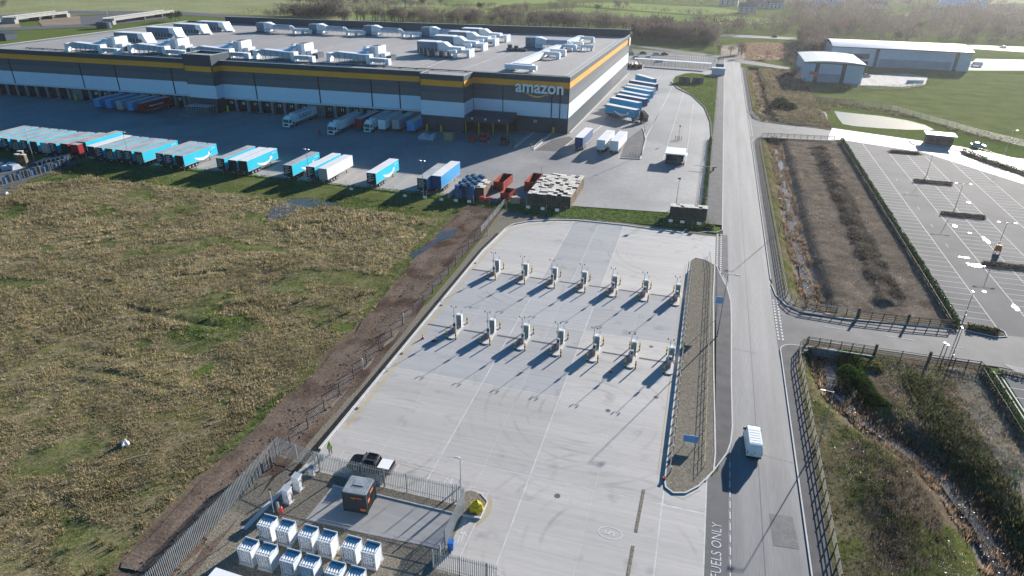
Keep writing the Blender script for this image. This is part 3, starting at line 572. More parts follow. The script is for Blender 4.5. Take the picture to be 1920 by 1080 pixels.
# ================================================================ the big distribution warehouse
mat('clad_dark', (.048,.068,.085), (.055,.075,.092), .55, .3, 2, .05)
mat('clad_mid', (.085,.105,.125), (.095,.115,.135), .55, .3, 2, .05)
mat('clad_grey', (.115,.135,.155), (.125,.145,.165), .55, .3, 2, .05)
mat('clad_white', (.64,.73,.86), (.68,.77,.89), .5, .2, 2, .04)
mat('clad_orange', (.88,.34,.035), (.92,.37,.04), .5, .2, 2, .04)
mat('coping', (.36,.42,.41), (.40,.46,.45), .45, .5, 3, .05)
mat('joint_dark', (.020,.026,.034), None, .6, amt=0)
mat('roof_sheet', (.315,.297,.285), (.380,.360,.345), .72, .035, .5, .06, stretch=(1,.4,1))
mat('roof_line', (.52,.51,.49), (.60,.59,.57), .7, .5, 3, .1)
mat('dock_wall', (.17,.19,.21), (.20,.22,.24), .7, .4, 2, .08)
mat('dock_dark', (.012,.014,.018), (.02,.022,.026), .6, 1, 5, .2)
mat('dock_pad', (.03,.03,.033), None, .8, amt=0)
mat('metal_pale', (.55,.58,.61), (.62,.65,.68), .45, .6, 4, .08)
mat('duct_white', (.70,.74,.78), (.78,.81,.84), .42, .4, 3, .06)
mat('ahu_blue', (.36,.44,.53), (.44,.52,.60), .45, .4, 3, .10)
mat('ahu_mid', (.13,.19,.26), (.17,.23,.30), .45, .4, 3, .12)
mat('ahu_dark', (.06,.08,.10), (.10,.12,.14), .5, .9, 4, .2)
mat('sign_yellow', (.62,.50,.04), (.66,.54,.06), .55, 2, 6, .08)
flat('letter_white', (.80,.82,.84), .45); flat('letter_orange', (.72,.42,.13), .45); flat('white_plain', (.78,.79,.80), .5)
flat('black_plain', (.015,.015,.017), .5); flat('red_plain', (.42,.035,.03), .5); flat('rubber', (.014,.014,.015), .85)
flat('steel', (.32,.33,.34), .4, .6); flat('galv', (.40,.42,.44), .42, .5); flat('glass_dark', (.012,.016,.020), .06)
WH = thing('warehouse', 'huge grey and white distribution warehouse with an orange band and white lettered sign', 'warehouse', (0,0,0))
WA, WB = (-275.,204.8), (-91.,214.2)
def wy(x): return WA[1]+(x-WA[0])*(WB[1]-WA[1])/(WB[0]-WA[0])
T1 = (-182.6,-170.6,205.8); T2 = (-91.0,-75.6,206.9)
HL, HR = 17.7, 18.3
def z_of(q, h): return q*h/18.4
BANDS = [('wall_plinth','clad_dark',0,5.1),('wall_band','clad_white',5.1,9.9),('wall_band','clad_grey',9.9,12.6),('wall_band','clad_mid',12.6,14.8),('orange_band','clad_orange',14.8,16.7),('wall_band','clad_dark',16.7,18.4)]
def wall(a, b, h, first=0, th=.3, bands=BANDS):
    a = Vector(a); b = Vector(b); d = (b-a).normalized(); n = Vector((d.y, -d.x))*th
    for k, (nm, m, z0, z1) in enumerate(bands[first:]):
        e = .004*((k+first) % 2); q = [a+n*e, b+n*e, b-n, a-n]
        part(nm, MB().prism([(p.x, p.y) for p in q], z_of(z0, h), z_of(z1, h)), m, WH)
    q = [a+n*.25, b+n*.25, b-n*1.5, a-n*1.5]; part('coping', MB().prism([(p.x, p.y) for p in q], h, h+.12), 'coping', WH)
wall((-275,wy(-275)), (T1[0],wy(T1[0])), HL, 1); wall((T1[1],wy(T1[1])), (T2[0],wy(T2[0])), HL, 1)
wall((T1[0],T1[2]), (T1[1],T1[2]), 20.0, bands=[b[:2]+(b[2]*.885+.0, b[3]*.885 if b[3] < 18 else 18.4) for b in BANDS]); 
for (tx, h) in ((T1, 20.0),):
    bb = [b[:2]+(b[2]*.885, b[3]*.885 if b[3] < 18 else 18.4) for b in BANDS]
    wall((tx[1],tx[2]), (tx[1],wy(tx[1])+6), h, bands=bb); wall((tx[0],wy(tx[0])+6), (tx[0],tx[2]), h, bands=bb)
part('tower_roof', MB().box(T1[0]+.3,T1[1]-.3,T1[2]+.3,wy(-180)+6,19.2,19.4), 'roof_sheet', WH); wall((T1[1],wy(-180)+6), (T1[0],wy(-180)+6), 20.0, bands=[('wall_band','clad_dark',16,18.4)])
wall((T2[0],T2[2]), (T2[1],T2[2]), HR); wall((T2[1],T2[2]), (T2[1],216.2), HR); wall((T2[0],wy(T2[0])), (T2[0],T2[2]), HR)
CR = (-42.8,216.7); CB = (-40.2,352.5); CL = (-280,325.5)
wall((T2[1],216.2), CR, HR); wall(CR, CB, HR)
# raised dark wall along the back and low left edge
part('rear_wall', MB().wall([CB, (-88,347.2), (-172,337.5), (-258,329)], .6, 14, 20.6), 'clad_dark', WH); part('rear_wall_cap', MB().wall([CB, (-88,347.2), (-172,337.5), (-258,329)], .9, 20.6, 20.75), 'coping', WH)
part('left_wall', MB().wall([CL, (-275,204.8)], .5, 0, 17.9), 'clad_mid', WH); part('left_coping', MB().wall([CL, (-275,204.8)], .7, 17.9, 18.05), 'coping', WH)
part('left_return', MB().wall([(-258,329), CL], .5, 0, 18.0), 'clad_mid', WH)
part('roof', MB().face([(p[0], p[1], 17.3) for p in [(-275,205),(T1[0],wy(T1[0])+.1),(T1[1],wy(T1[1])+.1),(T2[0],wy(T2[0])+.1),(T2[0]+.2,207.1),(T2[1]-.2,207.1),(T2[1]-.2,216.3),(-43,216.9),(-40.4,352.3),(-88,347),(-172,337.3),(-258,328.8),(-280,325.3)]]), 'roof_sheet', WH)
mb = MB()
for x in range(-262, -44, 18): mb.ribbon([(x, wy(min(x,-92))+6 if x < -91 else 221), (x+1.5, 322 if x < -200 else 333)], .35, 17.34)
mb.ribbon([(-95.87,224.58),(-98.77,324.34)], .5, 17.35); mb.ribbon([(-85.58,216.24),(-67.69,332.95)], .4, 17.35); mb.ribbon([(-60.04,252.39),(-41.43,359.40)], .3, 17.35)
part('roof_seam', mb, 'roof_line', WH)
mb = MB().path([(-262,wy(-262)+6.5,17.6),(-200,wy(-200)+6.8,17.6),(-150,wy(-150)+7,17.6),(-97,220.5,17.6),(-44.5,222.5,17.6)], .16)
for x in range(-260, -46, 6): mb.box(x-.2,x+.2,(wy(x)+6.6 if x < -97 else 221.3)-.3,(wy(x)+6.6 if x < -97 else 221.3)+.3,17.3,17.5)
part('roof_safety_rail', mb, 'clad_dark', WH)
# dark joints between cladding bays
for x in (-264.67,-231.91,-216.13,-191.67,-157.32,-132.09,-112.12,-101.68):
    part('cladding_joint', MB().box(x-.22,x+.22,wy(x)-.09,wy(x)+.02,4.9,14.1), 'joint_dark', WH)
for x in (-65.2,-48.4,-45.6): part('cladding_joint', MB().box(x-.14,x+.14,216.32,216.5,5.1,14.6), 'joint_dark', WH)
part('cladding_joint', MB().box(-75.66,-75.5,216.0,216.3,5,14.6), 'joint_dark', WH)
# ---- loading docks: pale piers, dark doors, numbers, buffers
dxs = [-276.92,-271.42,-266.74,-262.09,-257.22,-252.38,-247.33,-242.32]
dx2 = [-232.40,-227.75,-223.37,-218.29,-213.74,-208.74,-203.78,-199.09,-194.44,-190.51]
dx3 = [-168.56,-163.69,-158.85,-153.84,-148.87,-144.15,-139.26]; dx4 = [-128.96,-123.98,-118.84,-113.74,-108.69,-103.87,-99.10]
for a, b in ((-275.,T1[0]),(T1[1],T2[0])):
    part('dock_fascia', MB().prism([(a,wy(a)-.55),(b,wy(b)-.55),(b,wy(b)+.2),(a,wy(a)+.2)], 4.35, 4.9), 'metal_pale', WH)
    part('dock_wall', MB().prism([(a,wy(a)+.30),(b,wy(b)+.30),(b,wy(b)+.5),(a,wy(a)+.5)], 0, 4.36), 'dock_wall', WH)
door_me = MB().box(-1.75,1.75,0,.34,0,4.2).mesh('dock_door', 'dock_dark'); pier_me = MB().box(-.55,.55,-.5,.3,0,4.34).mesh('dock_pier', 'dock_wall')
buf_me = MB().box(-.16,.16,-.45,0,.55,1.25).mesh('dock_buffer', 'dock_pad'); rail_me = MB().box(-.12,.12,-3.2,-.5,.06,.32).mesh('wheel_guide', 'galv')
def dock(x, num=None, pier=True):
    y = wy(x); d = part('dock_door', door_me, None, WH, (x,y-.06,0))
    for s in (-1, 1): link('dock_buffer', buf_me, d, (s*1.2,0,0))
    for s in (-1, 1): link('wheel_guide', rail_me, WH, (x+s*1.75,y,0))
    if num:
        t = link('dock_number', text_mesh(num, 1.5, 'letter_white', offset=.01), d, (.15,-.03,3.0)); t.rotation_euler = (R(90),0,0)
    if pier: part('dock_pier', pier_me, None, WH, (x+2.42,y,0))
for i, x in enumerate(dxs): dock(x)
for i, x in enumerate(dx2): dock(x, str(29-i) if i > 0 else None)
for i, x in enumerate(dx3): dock(x, str(19-i))
for i, x in enumerate(dx4): dock(x, str(12-i) if 12-i > 9 else '0'+str(12-i))
# ---- corner entrance: level door 01, canopy bay
E01 = part('roller_door', MB().box(-57.0,-51.2,216.25,216.4,0,4.8), 'clad_dark', WH)
t = link('door_number', text_mesh('01', 1.5, 'letter_white'), WH, (-53.6,216.22,3.5)); t.rotation_euler = (R(90),0,0)
cn = part('canopy', MB().box(-75.3,-60.2,206.0,216.1,4.1,6.0), 'clad_dark', WH)
for x in (-72.6,-68.0,-63.3): link('canopy_light', MB().box(x-.3,x+.3,205.93,206.0,5.0,5.5).mesh('canopy_light', 'white_plain'), cn)
for x in (-75.0,-70.4,-65.4,-60.5): part('canopy_post', MB().tube((x,206.3,0),(x,206.3,4.1),.14), 'sign_yellow', WH)
part('canopy_back', MB().box(-75.4,-60,214.6,215.9,0,4.1), 'dock_dark', WH)
part('corner_trim', MB().box(CR[0]-.12,CR[0]+.14,CR[1]-.12,CR[1]+.14,0,18.3), 'joint_dark', WH)
for px in ((-252,0),): pass
# ---- sign on the orange band
t = link('sign_lettering', text_mesh('amazon', 5.3, 'letter_white', .12, .11, 1.02), WH, (-52.6,216.1,14.55)); t.rotation_euler = (R(90),0,0); t.scale = (.99,1.05,1)
def smile(m, w, h, th, name='smile', ext=.06):
    """arrowed smile: crescent arc plus hooked arrow head, drawn in x-z and extruded"""
    up = []; lo = []; n = 14
    for i in range(n+1):
        u = i/n; x = (u-.5)*w; sag = -h*math.sin(math.pi*(u*.92+.02)); tk = th*(.12+.88*math.sin(math.pi*min(1, u*.85+.1))); up.append((x, sag+tk*.5)); lo.append((x, sag-tk*.5))
    mb = MB()
    for i in range(n): mb.hexa([(lo[i][0],0,lo[i][1]),(lo[i+1][0],0,lo[i+1][1]),(up[i+1][0],0,up[i+1][1]),(up[i][0],0,up[i][1])], [(p[0],ext,p[1]) for p in (lo[i],lo[i+1],up[i+1],up[i])])
    e = w*.5; t = th*.8
    mb.hexa([(e-w*.13,0,h*.28),(e-w*.13,0,h*.28-t),(e+w*.05,0,h*.40-t),(e+w*.05,0,h*.40)], [(e-w*.13,ext,h*.28),(e-w*.13,ext,h*.28-t),(e+w*.05,ext,h*.40-t),(e+w*.05,ext,h*.40)])
    mb.hexa([(e+w*.05,0,h*.40),(e+w*.05-t,0,h*.40),(e-w*.02,0,-h*.62),(e+w*.012,0,-h*.66)], [(e+w*.05,ext,h*.40),(e+w*.05-t,ext,h*.40),(e-w*.02,ext,-h*.62),(e+w*.012,ext,-h*.66)])
    return mb.mesh(name, m)
part('sign_smile', smile('letter_orange', 7.6, 1.25, .62), None, WH, (-53.6,216.05,12.85))
part('end_sign', MB().box(-39.9,-39.7,347.5,351.8,13.8,17.2), 'white_plain', WH)
# yellow corner pillars of bollards against the walls
bm_ = MB().tube((0,0,0),(0,0,2.1),.42,.42,10).tube((0,0,2.1),(0,0,2.3),.42,.2,10).mesh('wall_guard', 'sign_yellow')
for i, (x, y, l) in enumerate(((-236.85,206.0,'yellow rounded wall guard by the blank pier left of the blue docked trailers'),(-172.0,206.8,'yellow wall guard at the foot of the dark projecting tower with cage beside it'),(-168.9,208.2,'yellow wall guard beside dock door 19'),(-134.40,209.6,'yellow wall guard on the blank pier between dock doors 13 and 12'),(-88.8,206.0,'yellow wall guard on the dark plinth behind the strapped bales'),(-83.6,206.0,'yellow wall guard on the dark plinth behind the pale crate'),(-47.3,215.7,'yellow wall guard right of the 01 door'))):
    thing('wall_guard', l, 'wall guard', (x,y,0), 0, 'yellow wall guards along the warehouse front', bm_)

# ---- rooftop plant
RZ = 17.3
def leg_row(mb, x0, x1, y0, y1, z, step=2.6):
    x = x0
    while x <= x1:
        mb.box(x-.09,x+.09,y0,y0+.18,0,z).box(x-.09,x+.09,y1-.18,y1,0,z); x += step
def plant_a():
    t = thing('rooftop_air_plant', '', 'air plant')
    part('supply_duct', MB().ext([(0,3.4),(2.2,1.6),(17,1.6),(17,3.6),(3.4,4.3)], 'y', 0, 2.6), 'ahu_blue', t)
    part('duct_top', MB().hexa([(0,-.02,3.42),(3.4,-.02,4.32),(3.4,2.9,4.32),(0,2.9,3.42)], [(0,-.02,3.52),(3.4,-.02,4.42),(3.4,2.9,4.42),(0,2.9,3.52)]).hexa([(3.4,-.02,4.32),(17,-.02,3.62),(17,4.6,3.62),(3.4,2.9,4.32)], [(3.4,-.02,4.42),(17,-.02,3.72),(17,4.6,3.72),(3.4,2.9,4.42)]), 'duct_white', t)
    part('elbow', MB().box(-1.7,0,-.3,2.9,0,3.7), 'duct_white', t); part('elbow', MB().box(17,18.7,-.4,2.9,0,3.9), 'duct_white', t)
    part('branch_duct', MB().box(18.7,26,.2,2.0,.9,2.4), 'ahu_blue', t); part('elbow', MB().box(25.4,27.2,-.2,2.3,0,2.5), 'duct_white', t); part('branch_cap', MB().box(18.7,25.4,.05,2.15,2.42,2.55), 'duct_white', t)
    part('housing', MB().box(11.5,14.4,8.5,16,0,5.3), 'duct_white', t); part('housing', MB().box(14.5,18.6,8,15,0,6.3), 'duct_white', t); part('intake_panel', MB().box(14.6,17.0,7.94,8.0,2.4,5.8), 'ahu_blue', t)
    part('transition_duct', MB().hexa([(7,2.9,1.8),(15,2.9,1.8),(14.3,8.5,1.8),(11.7,8.5,1.8)], [(7,2.9,4.1),(15,2.9,3.9),(14.3,8.5,5.0),(11.7,8.5,5.0)]), 'duct_white', t)
    part('condenser', MB().box(18.9,21.0,9,14,0,3.4), 'metal_pale', t); part('condenser', MB().box(21.2,23.4,10,15,0,2.2), 'ahu_dark', t); part('hood', MB().ext([(8.3,2),(11.4,2),(11.4,5.6),(10.2,5.6)], 'y', 11, 15), 'ahu_blue', t)
    for k in range(5): part('seam_band', MB().box(4.0+k*2.9,4.2+k*2.9,-.06,-.0,1.6,4.15-k*.15), 'ahu_mid', t)
    part('access_panel', MB().box(15.0,16.4,7.9,7.95,.4,2.2), 'ahu_dark', t); part('access_panel', MB().box(11.7,12.6,8.42,8.5,.5,2.6), 'ahu_mid', t); part('roof_grille', MB().box(15.2,17.9,9,13.5,6.3,6.42), 'ahu_dark', t)
    mb = MB(); leg_row(mb, 1.5, 16.5, .1, 2.5, 1.7); leg_row(mb, 19.2, 25, .3, 1.9, 1.0, 1.8); mb.box(7,17,3,5,.2,.45); part('support_frame', mb, 'galv', t)
    return t
def plant_b():
    t = thing('rooftop_chiller', '', 'air plant')
    part('housing', MB().box(0,13.5,0,5.5,.5,5.8), 'ahu_mid', t); part('louvre_panel', MB().box(.4,13.1,-.07,0,.7,2.9), 'ahu_dark', t); part('base_rail', MB().box(-.3,13.8,-.4,5.9,0,.5), 'galv', t)
    for k in range(7): part('fin', MB().box(.8+k*1.8,1.0+k*1.8,-.16,-.07,.7,2.9), 'metal_pale', t)
    part('outlet_duct', MB().ext([(13.5,5.9),(16.4,5.9),(17.6,2.2),(18.6,.5),(16.2,.5),(15.2,2.4),(13.5,3.0)], 'y', -.2, 5.6), 'duct_white', t); part('foot_duct', MB().box(17.2,21.5,.4,2.2,.2,.9), 'duct_white', t)
    part('roof_cap', MB().box(-.1,13.4,-.1,5.6,5.8,5.95), 'duct_white', t); return t
def plant_c():
    t = thing('rooftop_air_handler', '', 'air plant')
    part('housing', MB().box(0,4.6,0,5.0,.6,5.4), 'ahu_mid', t); part('side_panel', MB().box(4.6,6.6,-.2,4.6,.5,5.7), 'duct_white', t); part('base_rail', MB().box(-.6,8.5,-.5,5.3,0,.5), 'ahu_dark', t)
    part('transition_duct', MB().hexa([(6.6,.5,1.8),(9.4,.9,1.8),(9.4,3.6,1.8),(6.6,4.4,1.8)], [(6.6,.5,5.6),(9.4,.9,4.6),(9.4,3.6,4.6),(6.6,4.4,5.6)]), 'duct_white', t)
    part('round_duct', MB().tube((9.3,2.2,3.2),(19,2.2,3.2),1.45,1.45,12), 'ahu_blue', t); part('end_cone', MB().tube((19,2.2,3.2),(21,2.2,2.2),1.45,.8,12), 'duct_white', t); part('round_duct', MB().tube((20.6,2.2,2.0),(31,2.2,2.0),.8,.8,10), 'duct_white', t)
    mb = MB(); leg_row(mb, 10, 30, 1.4, 3.0, 2.0, 2.6); part('support_frame', mb, 'galv', t)
    for k in range(3): part('branch_leg', MB().box(20.4+k*4.6,21.4+k*4.6,1.6,3.0,.1,2.0), 'duct_white', t)
    part('filter_box', MB().box(5.2,8.2,-1.3,-.3,.4,2.4), 'metal_pale', t); return t
def plant_d():
    t = thing('rooftop_ducted_plant', '', 'air plant')
    part('housing', MB().box(0,9,0,6,.6,6.2), 'ahu_mid', t); part('louvre_panel', MB().box(.3,8.8,-.06,0,.8,3.4), 'ahu_dark', t)
    for k in range(5): part('fin', MB().box(1+k*1.7,1.2+k*1.7,-.14,-.06,.8,3.4), 'metal_pale', t)
    part('transition_duct', MB().ext([(9,2),(9,6.2),(12,6.2),(14.5,4.4),(20,4.2),(20,2)], 'y', .6, 5.2), 'duct_white', t)
    part('pipe_rack', MB().box(5,17,-4.4,-.6,.2,.5), 'ahu_dark', t)
    for k in range(6): part('pump', MB().box(6+k*1.8,6.8+k*1.8,-3.9,-1.2,.5,2.6), 'ahu_dark' if k % 2 else 'steel', t)
    for k, (x, y) in enumerate(((20,4.6),(20,2.2),(20,-.6),(15,-3.6))): part('elbow_duct', MB().box(x,x+3.4,y,y+1.5,2.0,3.4).box(x+2.6,x+3.9,y-.1,y+1.6,0,3.6), 'duct_white', t)
    part('roof_cap', MB().box(-.1,9.1,-.1,6.1,6.2,6.35), 'duct_white', t); return t
protoA = plant_a(); NA = ['first white ducted air plant from the left along the front roof edge','second white ducted air plant along the front roof edge, right of the first','white ducted air plant on the roof behind the dark projecting tower','white ducted air plant on the front roof edge, first right of the dark tower','rightmost white ducted air plant along the front roof edge with a long low branch']
for i, p in enumerate(((-240.97,210.53),(-216.16,215.78),(-189.70,218.62),(-163.41,220.15),(-135.11,224.24))):
    o = protoA if i == 0 else copy_tree(protoA); o.location = (p[0]+1,p[1]+1.0,RZ); o.scale = (.86,.9,.82); o['label'] = NA[i]; o['group'] = 'ducted air plants along the front roof edge'
protoB = plant_b(); NB = ['blue-grey louvred roof chiller with white chute, nearest of the row at the left','louvred roof chiller with white chute, second from the near end','louvred roof chiller with white chute, third from the near end','louvred roof chiller with white chute, farthest of the row at the left']
for i, p in enumerate(((-245.34,239.76),(-248.98,261.95),(-248.74,279.04),(-246.81,293.07))):
    o = protoB if i == 0 else copy_tree(protoB); o.location = (p[0],p[1],RZ); o.scale = (.92,.9,.72); o['label'] = NB[i]; o['group'] = 'louvred chillers at the left of the roof'
protoC = plant_c(); NC = ['box-shaped roof air handler with round grey duct, leftmost along the back','box-shaped roof air handler along the back, second from the left','box-shaped roof air handler along the back, third from the left','box-shaped roof air handler at the back, next to the crowded duct bank']
for i, p in enumerate(((-216.85,298.35),(-190.17,302.32),(-163.05,306.62),(-135.02,311.45))):
    o = protoC if i == 0 else copy_tree(protoC); o.location = (p[0],p[1],RZ); o.scale = (.95,.9,.8); o['label'] = NC[i]; o['group'] = 'air handlers along the back of the roof'
protoD = plant_d(); ND = ['large louvred roof plant at the near end of the crowded duct bank','roof plant with duct elbows, second in the crowded duct bank','roof plant with duct elbows, third in the crowded duct bank','roof plant at the far end of the crowded duct bank']
for i, p in enumerate(((-111.82,253.41),(-112.91,273.96),(-113.39,291.50),(-112.72,306.99))):
    o = protoD if i == 0 else copy_tree(protoD); o.location = (p[0],p[1],RZ); o.scale = (.92,.85,.82); o['label'] = ND[i]; o['group'] = 'plant of the crowded duct bank on the roof'
# lone air handler and the long trunk duct at the right of the roof
t = thing('rooftop_trunk_duct', 'long white trunk duct with side branches running along the right of the roof', 'duct', (0,0,RZ))
a = Vector((-65.71,228.67)); b = Vector((-59.94,326.18)); d = (b-a).normalized(); n = Vector((d.y, -d.x))
part('trunk', MB().bar((a.x,a.y,1.4), (b.x,b.y,1.4), 2.6, 1.9), 'duct_white', t)
for q, w in ((.02,1),(.36,1),(.45,1),(.62,1),(.74,1),(.95,1)):
    c = a.lerp(b, q); s = 1
    part('branch_duct', MB().bar((c.x,c.y,1.9),(c.x+n.x*7*s,c.y+n.y*7*s,1.9), 1.5, 1.2).bar((c.x+n.x*6.6,c.y+n.y*6.6,0),(c.x+n.x*6.61,c.y+n.y*6.61,2.3), 1.6, 1.4), 'duct_white', t)
part('end_branch', MB().bar((a.x-n.x*2.5,a.y-n.y*2.5,1.6),(a.x+n.x*9,a.y+n.y*9,1.6), 1.6, 1.4), 'duct_white', t)
p = (-77.60,290.52); o = copy_tree(protoC); o.location = (p[0],p[1],RZ); o['label'] = 'lone blue-grey roof air handler beside the long white trunk duct'; del o['group']
p = (-80.13,280.15); solo('rooftop_condenser', MB().box(-2.5,2.5,-1.6,1.6,.3,1.0).tube((-1.4,0,1.0),(-1.4,0,2.4),1.0,1.0,10).tube((1.3,.2,1.0),(1.3,.2,2.0),.9,.9,10).box(2.5,6,-1,.6,0,.8), 'ahu_dark', 'dark low condenser pack on the roof left of the lone air handler', 'condenser', (p[0],p[1],RZ))

# ================================================================ trailers, lorries, vans, cars
mat('trailer_teal', (.035,.47,.64), (.04,.49,.66), .42, .3, 3, .03, obj=True)
mat('trailer_blue', (.035,.27,.56), (.04,.29,.60), .42, .3, 3, .03, obj=True)
mat('trailer_azure', (.025,.34,.56), (.03,.36,.60), .42, .3, 3, .03, obj=True)
mat('trailer_navy', (.02,.07,.20), (.025,.08,.22), .45, .3, 3, .04, obj=True)
mat('trailer_grey', (.32,.34,.36), (.36,.38,.40), .5, .3, 3, .04, obj=True)
mat('trailer_white', (.72,.73,.74), (.77,.78,.79), .45, .3, 3, .03, obj=True)
mat('trailer_red', (.26,.022,.028), (.30,.026,.03), .45, .3, 3, .04, obj=True)
mat('trailer_pale', (.36,.60,.68), (.40,.64,.72), .5, .3, 3, .03, obj=True)
mat('trailer_roof', (.34,.35,.35), (.47,.47,.46), .55, .25, 2, .10)
mat('trailer_roof_white', (.70,.70,.69), (.76,.76,.75), .5, .25, 2, .05)
mat('rear_dark', (.022,.026,.034), (.03,.034,.042), .5, 1, 4, .1)
mat('cargo', (.42,.30,.18), (.36,.25,.15), .8, 1.5, 4, .25)
mat('chassis', (.02,.02,.022), (.035,.033,.03), .7, 1, 5, .2)
mat('car_silver', (.42,.45,.48), None, .25, amt=0, metal=.6); mat('car_white', (.78,.79,.80), None, .28, amt=0); mat('car_black', (.012,.013,.016), None, .18, amt=0); mat('van_white', (.80,.81,.82), None, .3, amt=0)
flat('tail_red', (.45,.02,.02), .3); flat('lamp_clear', (.7,.7,.68), .2); flat('plate_yellow', (.62,.48,.06), .5)
_w = {}
def wheel_mesh(r, w):
    if (r, w) not in _w: _w[(r, w)] = (MB().tube((-w/2,0,0),(w/2,0,0),r,r,14).mesh('wheel', 'rubber'), MB().tube((-w/2-.015,0,0),(w/2+.015,0,0),r*.55,r*.5,10).mesh('rim', 'galv'))
    return _w[(r, w)]
def wheel(t, x, y, r, w):
    a, b = wheel_mesh(r, w); o = link('wheel', a, t, (x,y,r)); link('rim', b, o); return o
LT, WT, Z0, Z1 = 13.6, 2.55, 1.12, 4.05
_tp = {}
def trailer_parts(side, roof, rear, open_rear=False, h=Z1):
    k = (side, roof, rear, open_rear, h)
    if k in _tp: return _tp[k]
    d = {}
    if open_rear: d['body'] = MB().box(0,.06,0,LT,Z0,h-.05).box(WT-.06,WT,0,LT,Z0,h-.05).box(.06,WT-.06,LT-.06,LT,Z0,h-.05).box(.06,WT-.06,0,LT-.06,Z0,Z0+.12).mesh('body', side)
    else: d['body'] = MB().box(0,WT,0.05,LT,Z0,h-.05).mesh('body', side)
    d['roof'] = MB().box(-.02,WT+.02,.0,LT+.02,h-.05,h).mesh('roof', roof)
    d['skirt_rail'] = MB().box(-.015,0,0.05,LT,Z0,Z0+.16).box(WT,WT+.015,0.05,LT,Z0,Z0+.16).mesh('skirt_rail', 'trailer_grey')
    if open_rear: d['rear_frame'] = MB().box(-.01,.1,-.04,0,Z0,h).box(WT-.1,WT+.01,-.04,0,Z0,h).box(.1,WT-.1,-.04,0,h-.16,h).mesh('rear_frame', 'rear_dark')
    else: d['rear_door'] = MB().box(.04,WT/2-.02,-.03,.05,Z0+.05,h-.1).box(WT/2+.02,WT-.04,-.03,.05,Z0+.05,h-.1).mesh('rear_door', rear)
    d['chassis'] = MB().box(.75,.95,.1,LT-.4,.72,Z0).box(WT-.95,WT-.75,.1,LT-.4,.72,Z0).mesh('chassis', 'chassis')
    d['under_bumper'] = MB().box(.15,WT-.15,-.05,.1,.45,.62).mesh('under_bumper', 'chassis')
    d['side_guard'] = MB().box(.02,.06,5.4,9.4,.62,.72).box(.02,.06,5.4,9.4,.88,.98).box(WT-.06,WT-.02,5.4,9.4,.62,.72).box(WT-.06,WT-.02,5.4,9.4,.88,.98).mesh('side_guard', 'galv')
    d['landing_leg'] = MB().box(.45,.6,LT-3.1,LT-2.95,.02,Z0).box(.35,.7,LT-3.2,LT-2.85,0,.05).mesh('landing_leg', 'chassis')
    d['number_plate'] = MB().box(1.0,1.6,-.07,-.05,.66,.84).mesh('number_plate', 'white_plain')
    d['light_cluster'] = MB().box(.15,.6,-.075,-.05,.5,.6).mesh('light_cluster', 'tail_red')
    _tp[k] = d; return d
_sm = {}
def trailer(label, x, y, rz, side, roof='trailer_roof', rear='rear_dark', open_rear=False, mark=None, group='trailers parked in the yard row', h=Z1, lines=True, legs=True):
    """origin: rear left corner on the ground, body runs to +y"""
    t = thing('semi_trailer', label, 'trailer', (x,y,0), rz, group); d = trailer_parts(side, roof, rear, open_rear, h)
    for k, me in d.items():
        if k in ('landing_leg',):
            if legs:
                for dx in (0, 1.5): link(k, me, t, (dx,0,0))
        elif k == 'light_cluster':
            for dx in (0, 1.8): link(k, me, t, (dx,0,0))
        else: link(k, me, t)
    for a in (1.9,3.2,4.5):
        for dx in (.22, WT-.22): wheel(t, dx, a, .5, .36)
    if open_rear:
        for k in range(3): part('cargo_stack', MB().box(.12+k*.8,.8+k*.8,.3+.15*k,1.4,Z0+.14,Z0+1.9+.25*((k*7) % 3)), 'cargo', t)
    elif lines and rear == 'rear_dark':
        if 'L' not in _sm:
            m = MB()
            for i, (a, w, z) in enumerate(((.3,1.5,3.55),(.3,1.2,3.25),(.5,1.6,2.9),(.3,.9,2.6),(.3,1.7,2.3),(.4,1.2,2.0),(.3,.7,1.7))): m.box(a,a+w,-.045,-.032,z,z+.09)
            _sm['L'] = m.mesh('door_lettering', 'white_plain')
        link('door_lettering', _sm['L'], t)
    if mark == 'smile':
        if 'S' not in _sm: _sm['S'] = smile('white_plain', 6.4, .95, .72, 'smile_decal', .02)
        o = link('smile_decal', _sm['S'], t, (WT+.028,7.4,2.35)); o.rotation_euler = (0,0,R(90))
        o = link('decal_lettering', text_mesh('prime', .75, 'white_plain'), t, (WT+.03,11.9,3.35)); o.rotation_euler = (R(90),0,R(90))
    elif mark == 'smileL':
        if 'S' not in _sm: _sm['S'] = smile('white_plain', 6.4, .95, .72, 'smile_decal', .02)
        o = link('smile_decal', _sm['S'], t, (-.028,6.2,2.5)); o.rotation_euler = (0,0,R(-90)); 
        o = link('decal_lettering', text_mesh('prime', .8, 'white_plain'), t, (-.03,2.2,3.2)); o.rotation_euler = (R(90),0,R(-90))
    elif mark:
        body, size, m, sidex, yy = mark; o = link('side_lettering', text_mesh(body, size, m, offset=.02), t, (WT+.02 if sidex > 0 else -.02, yy, 2.55)); o.rotation_euler = (R(90),0,R(90*sidex))
    return t
def row(p, **k):  # p: rear right top corner measured on site
    return dict(x=p[0]-WT, y=p[1], **k)
TE, GR, WHT = 'trailer_teal', 'trailer_grey', 'trailer_white'
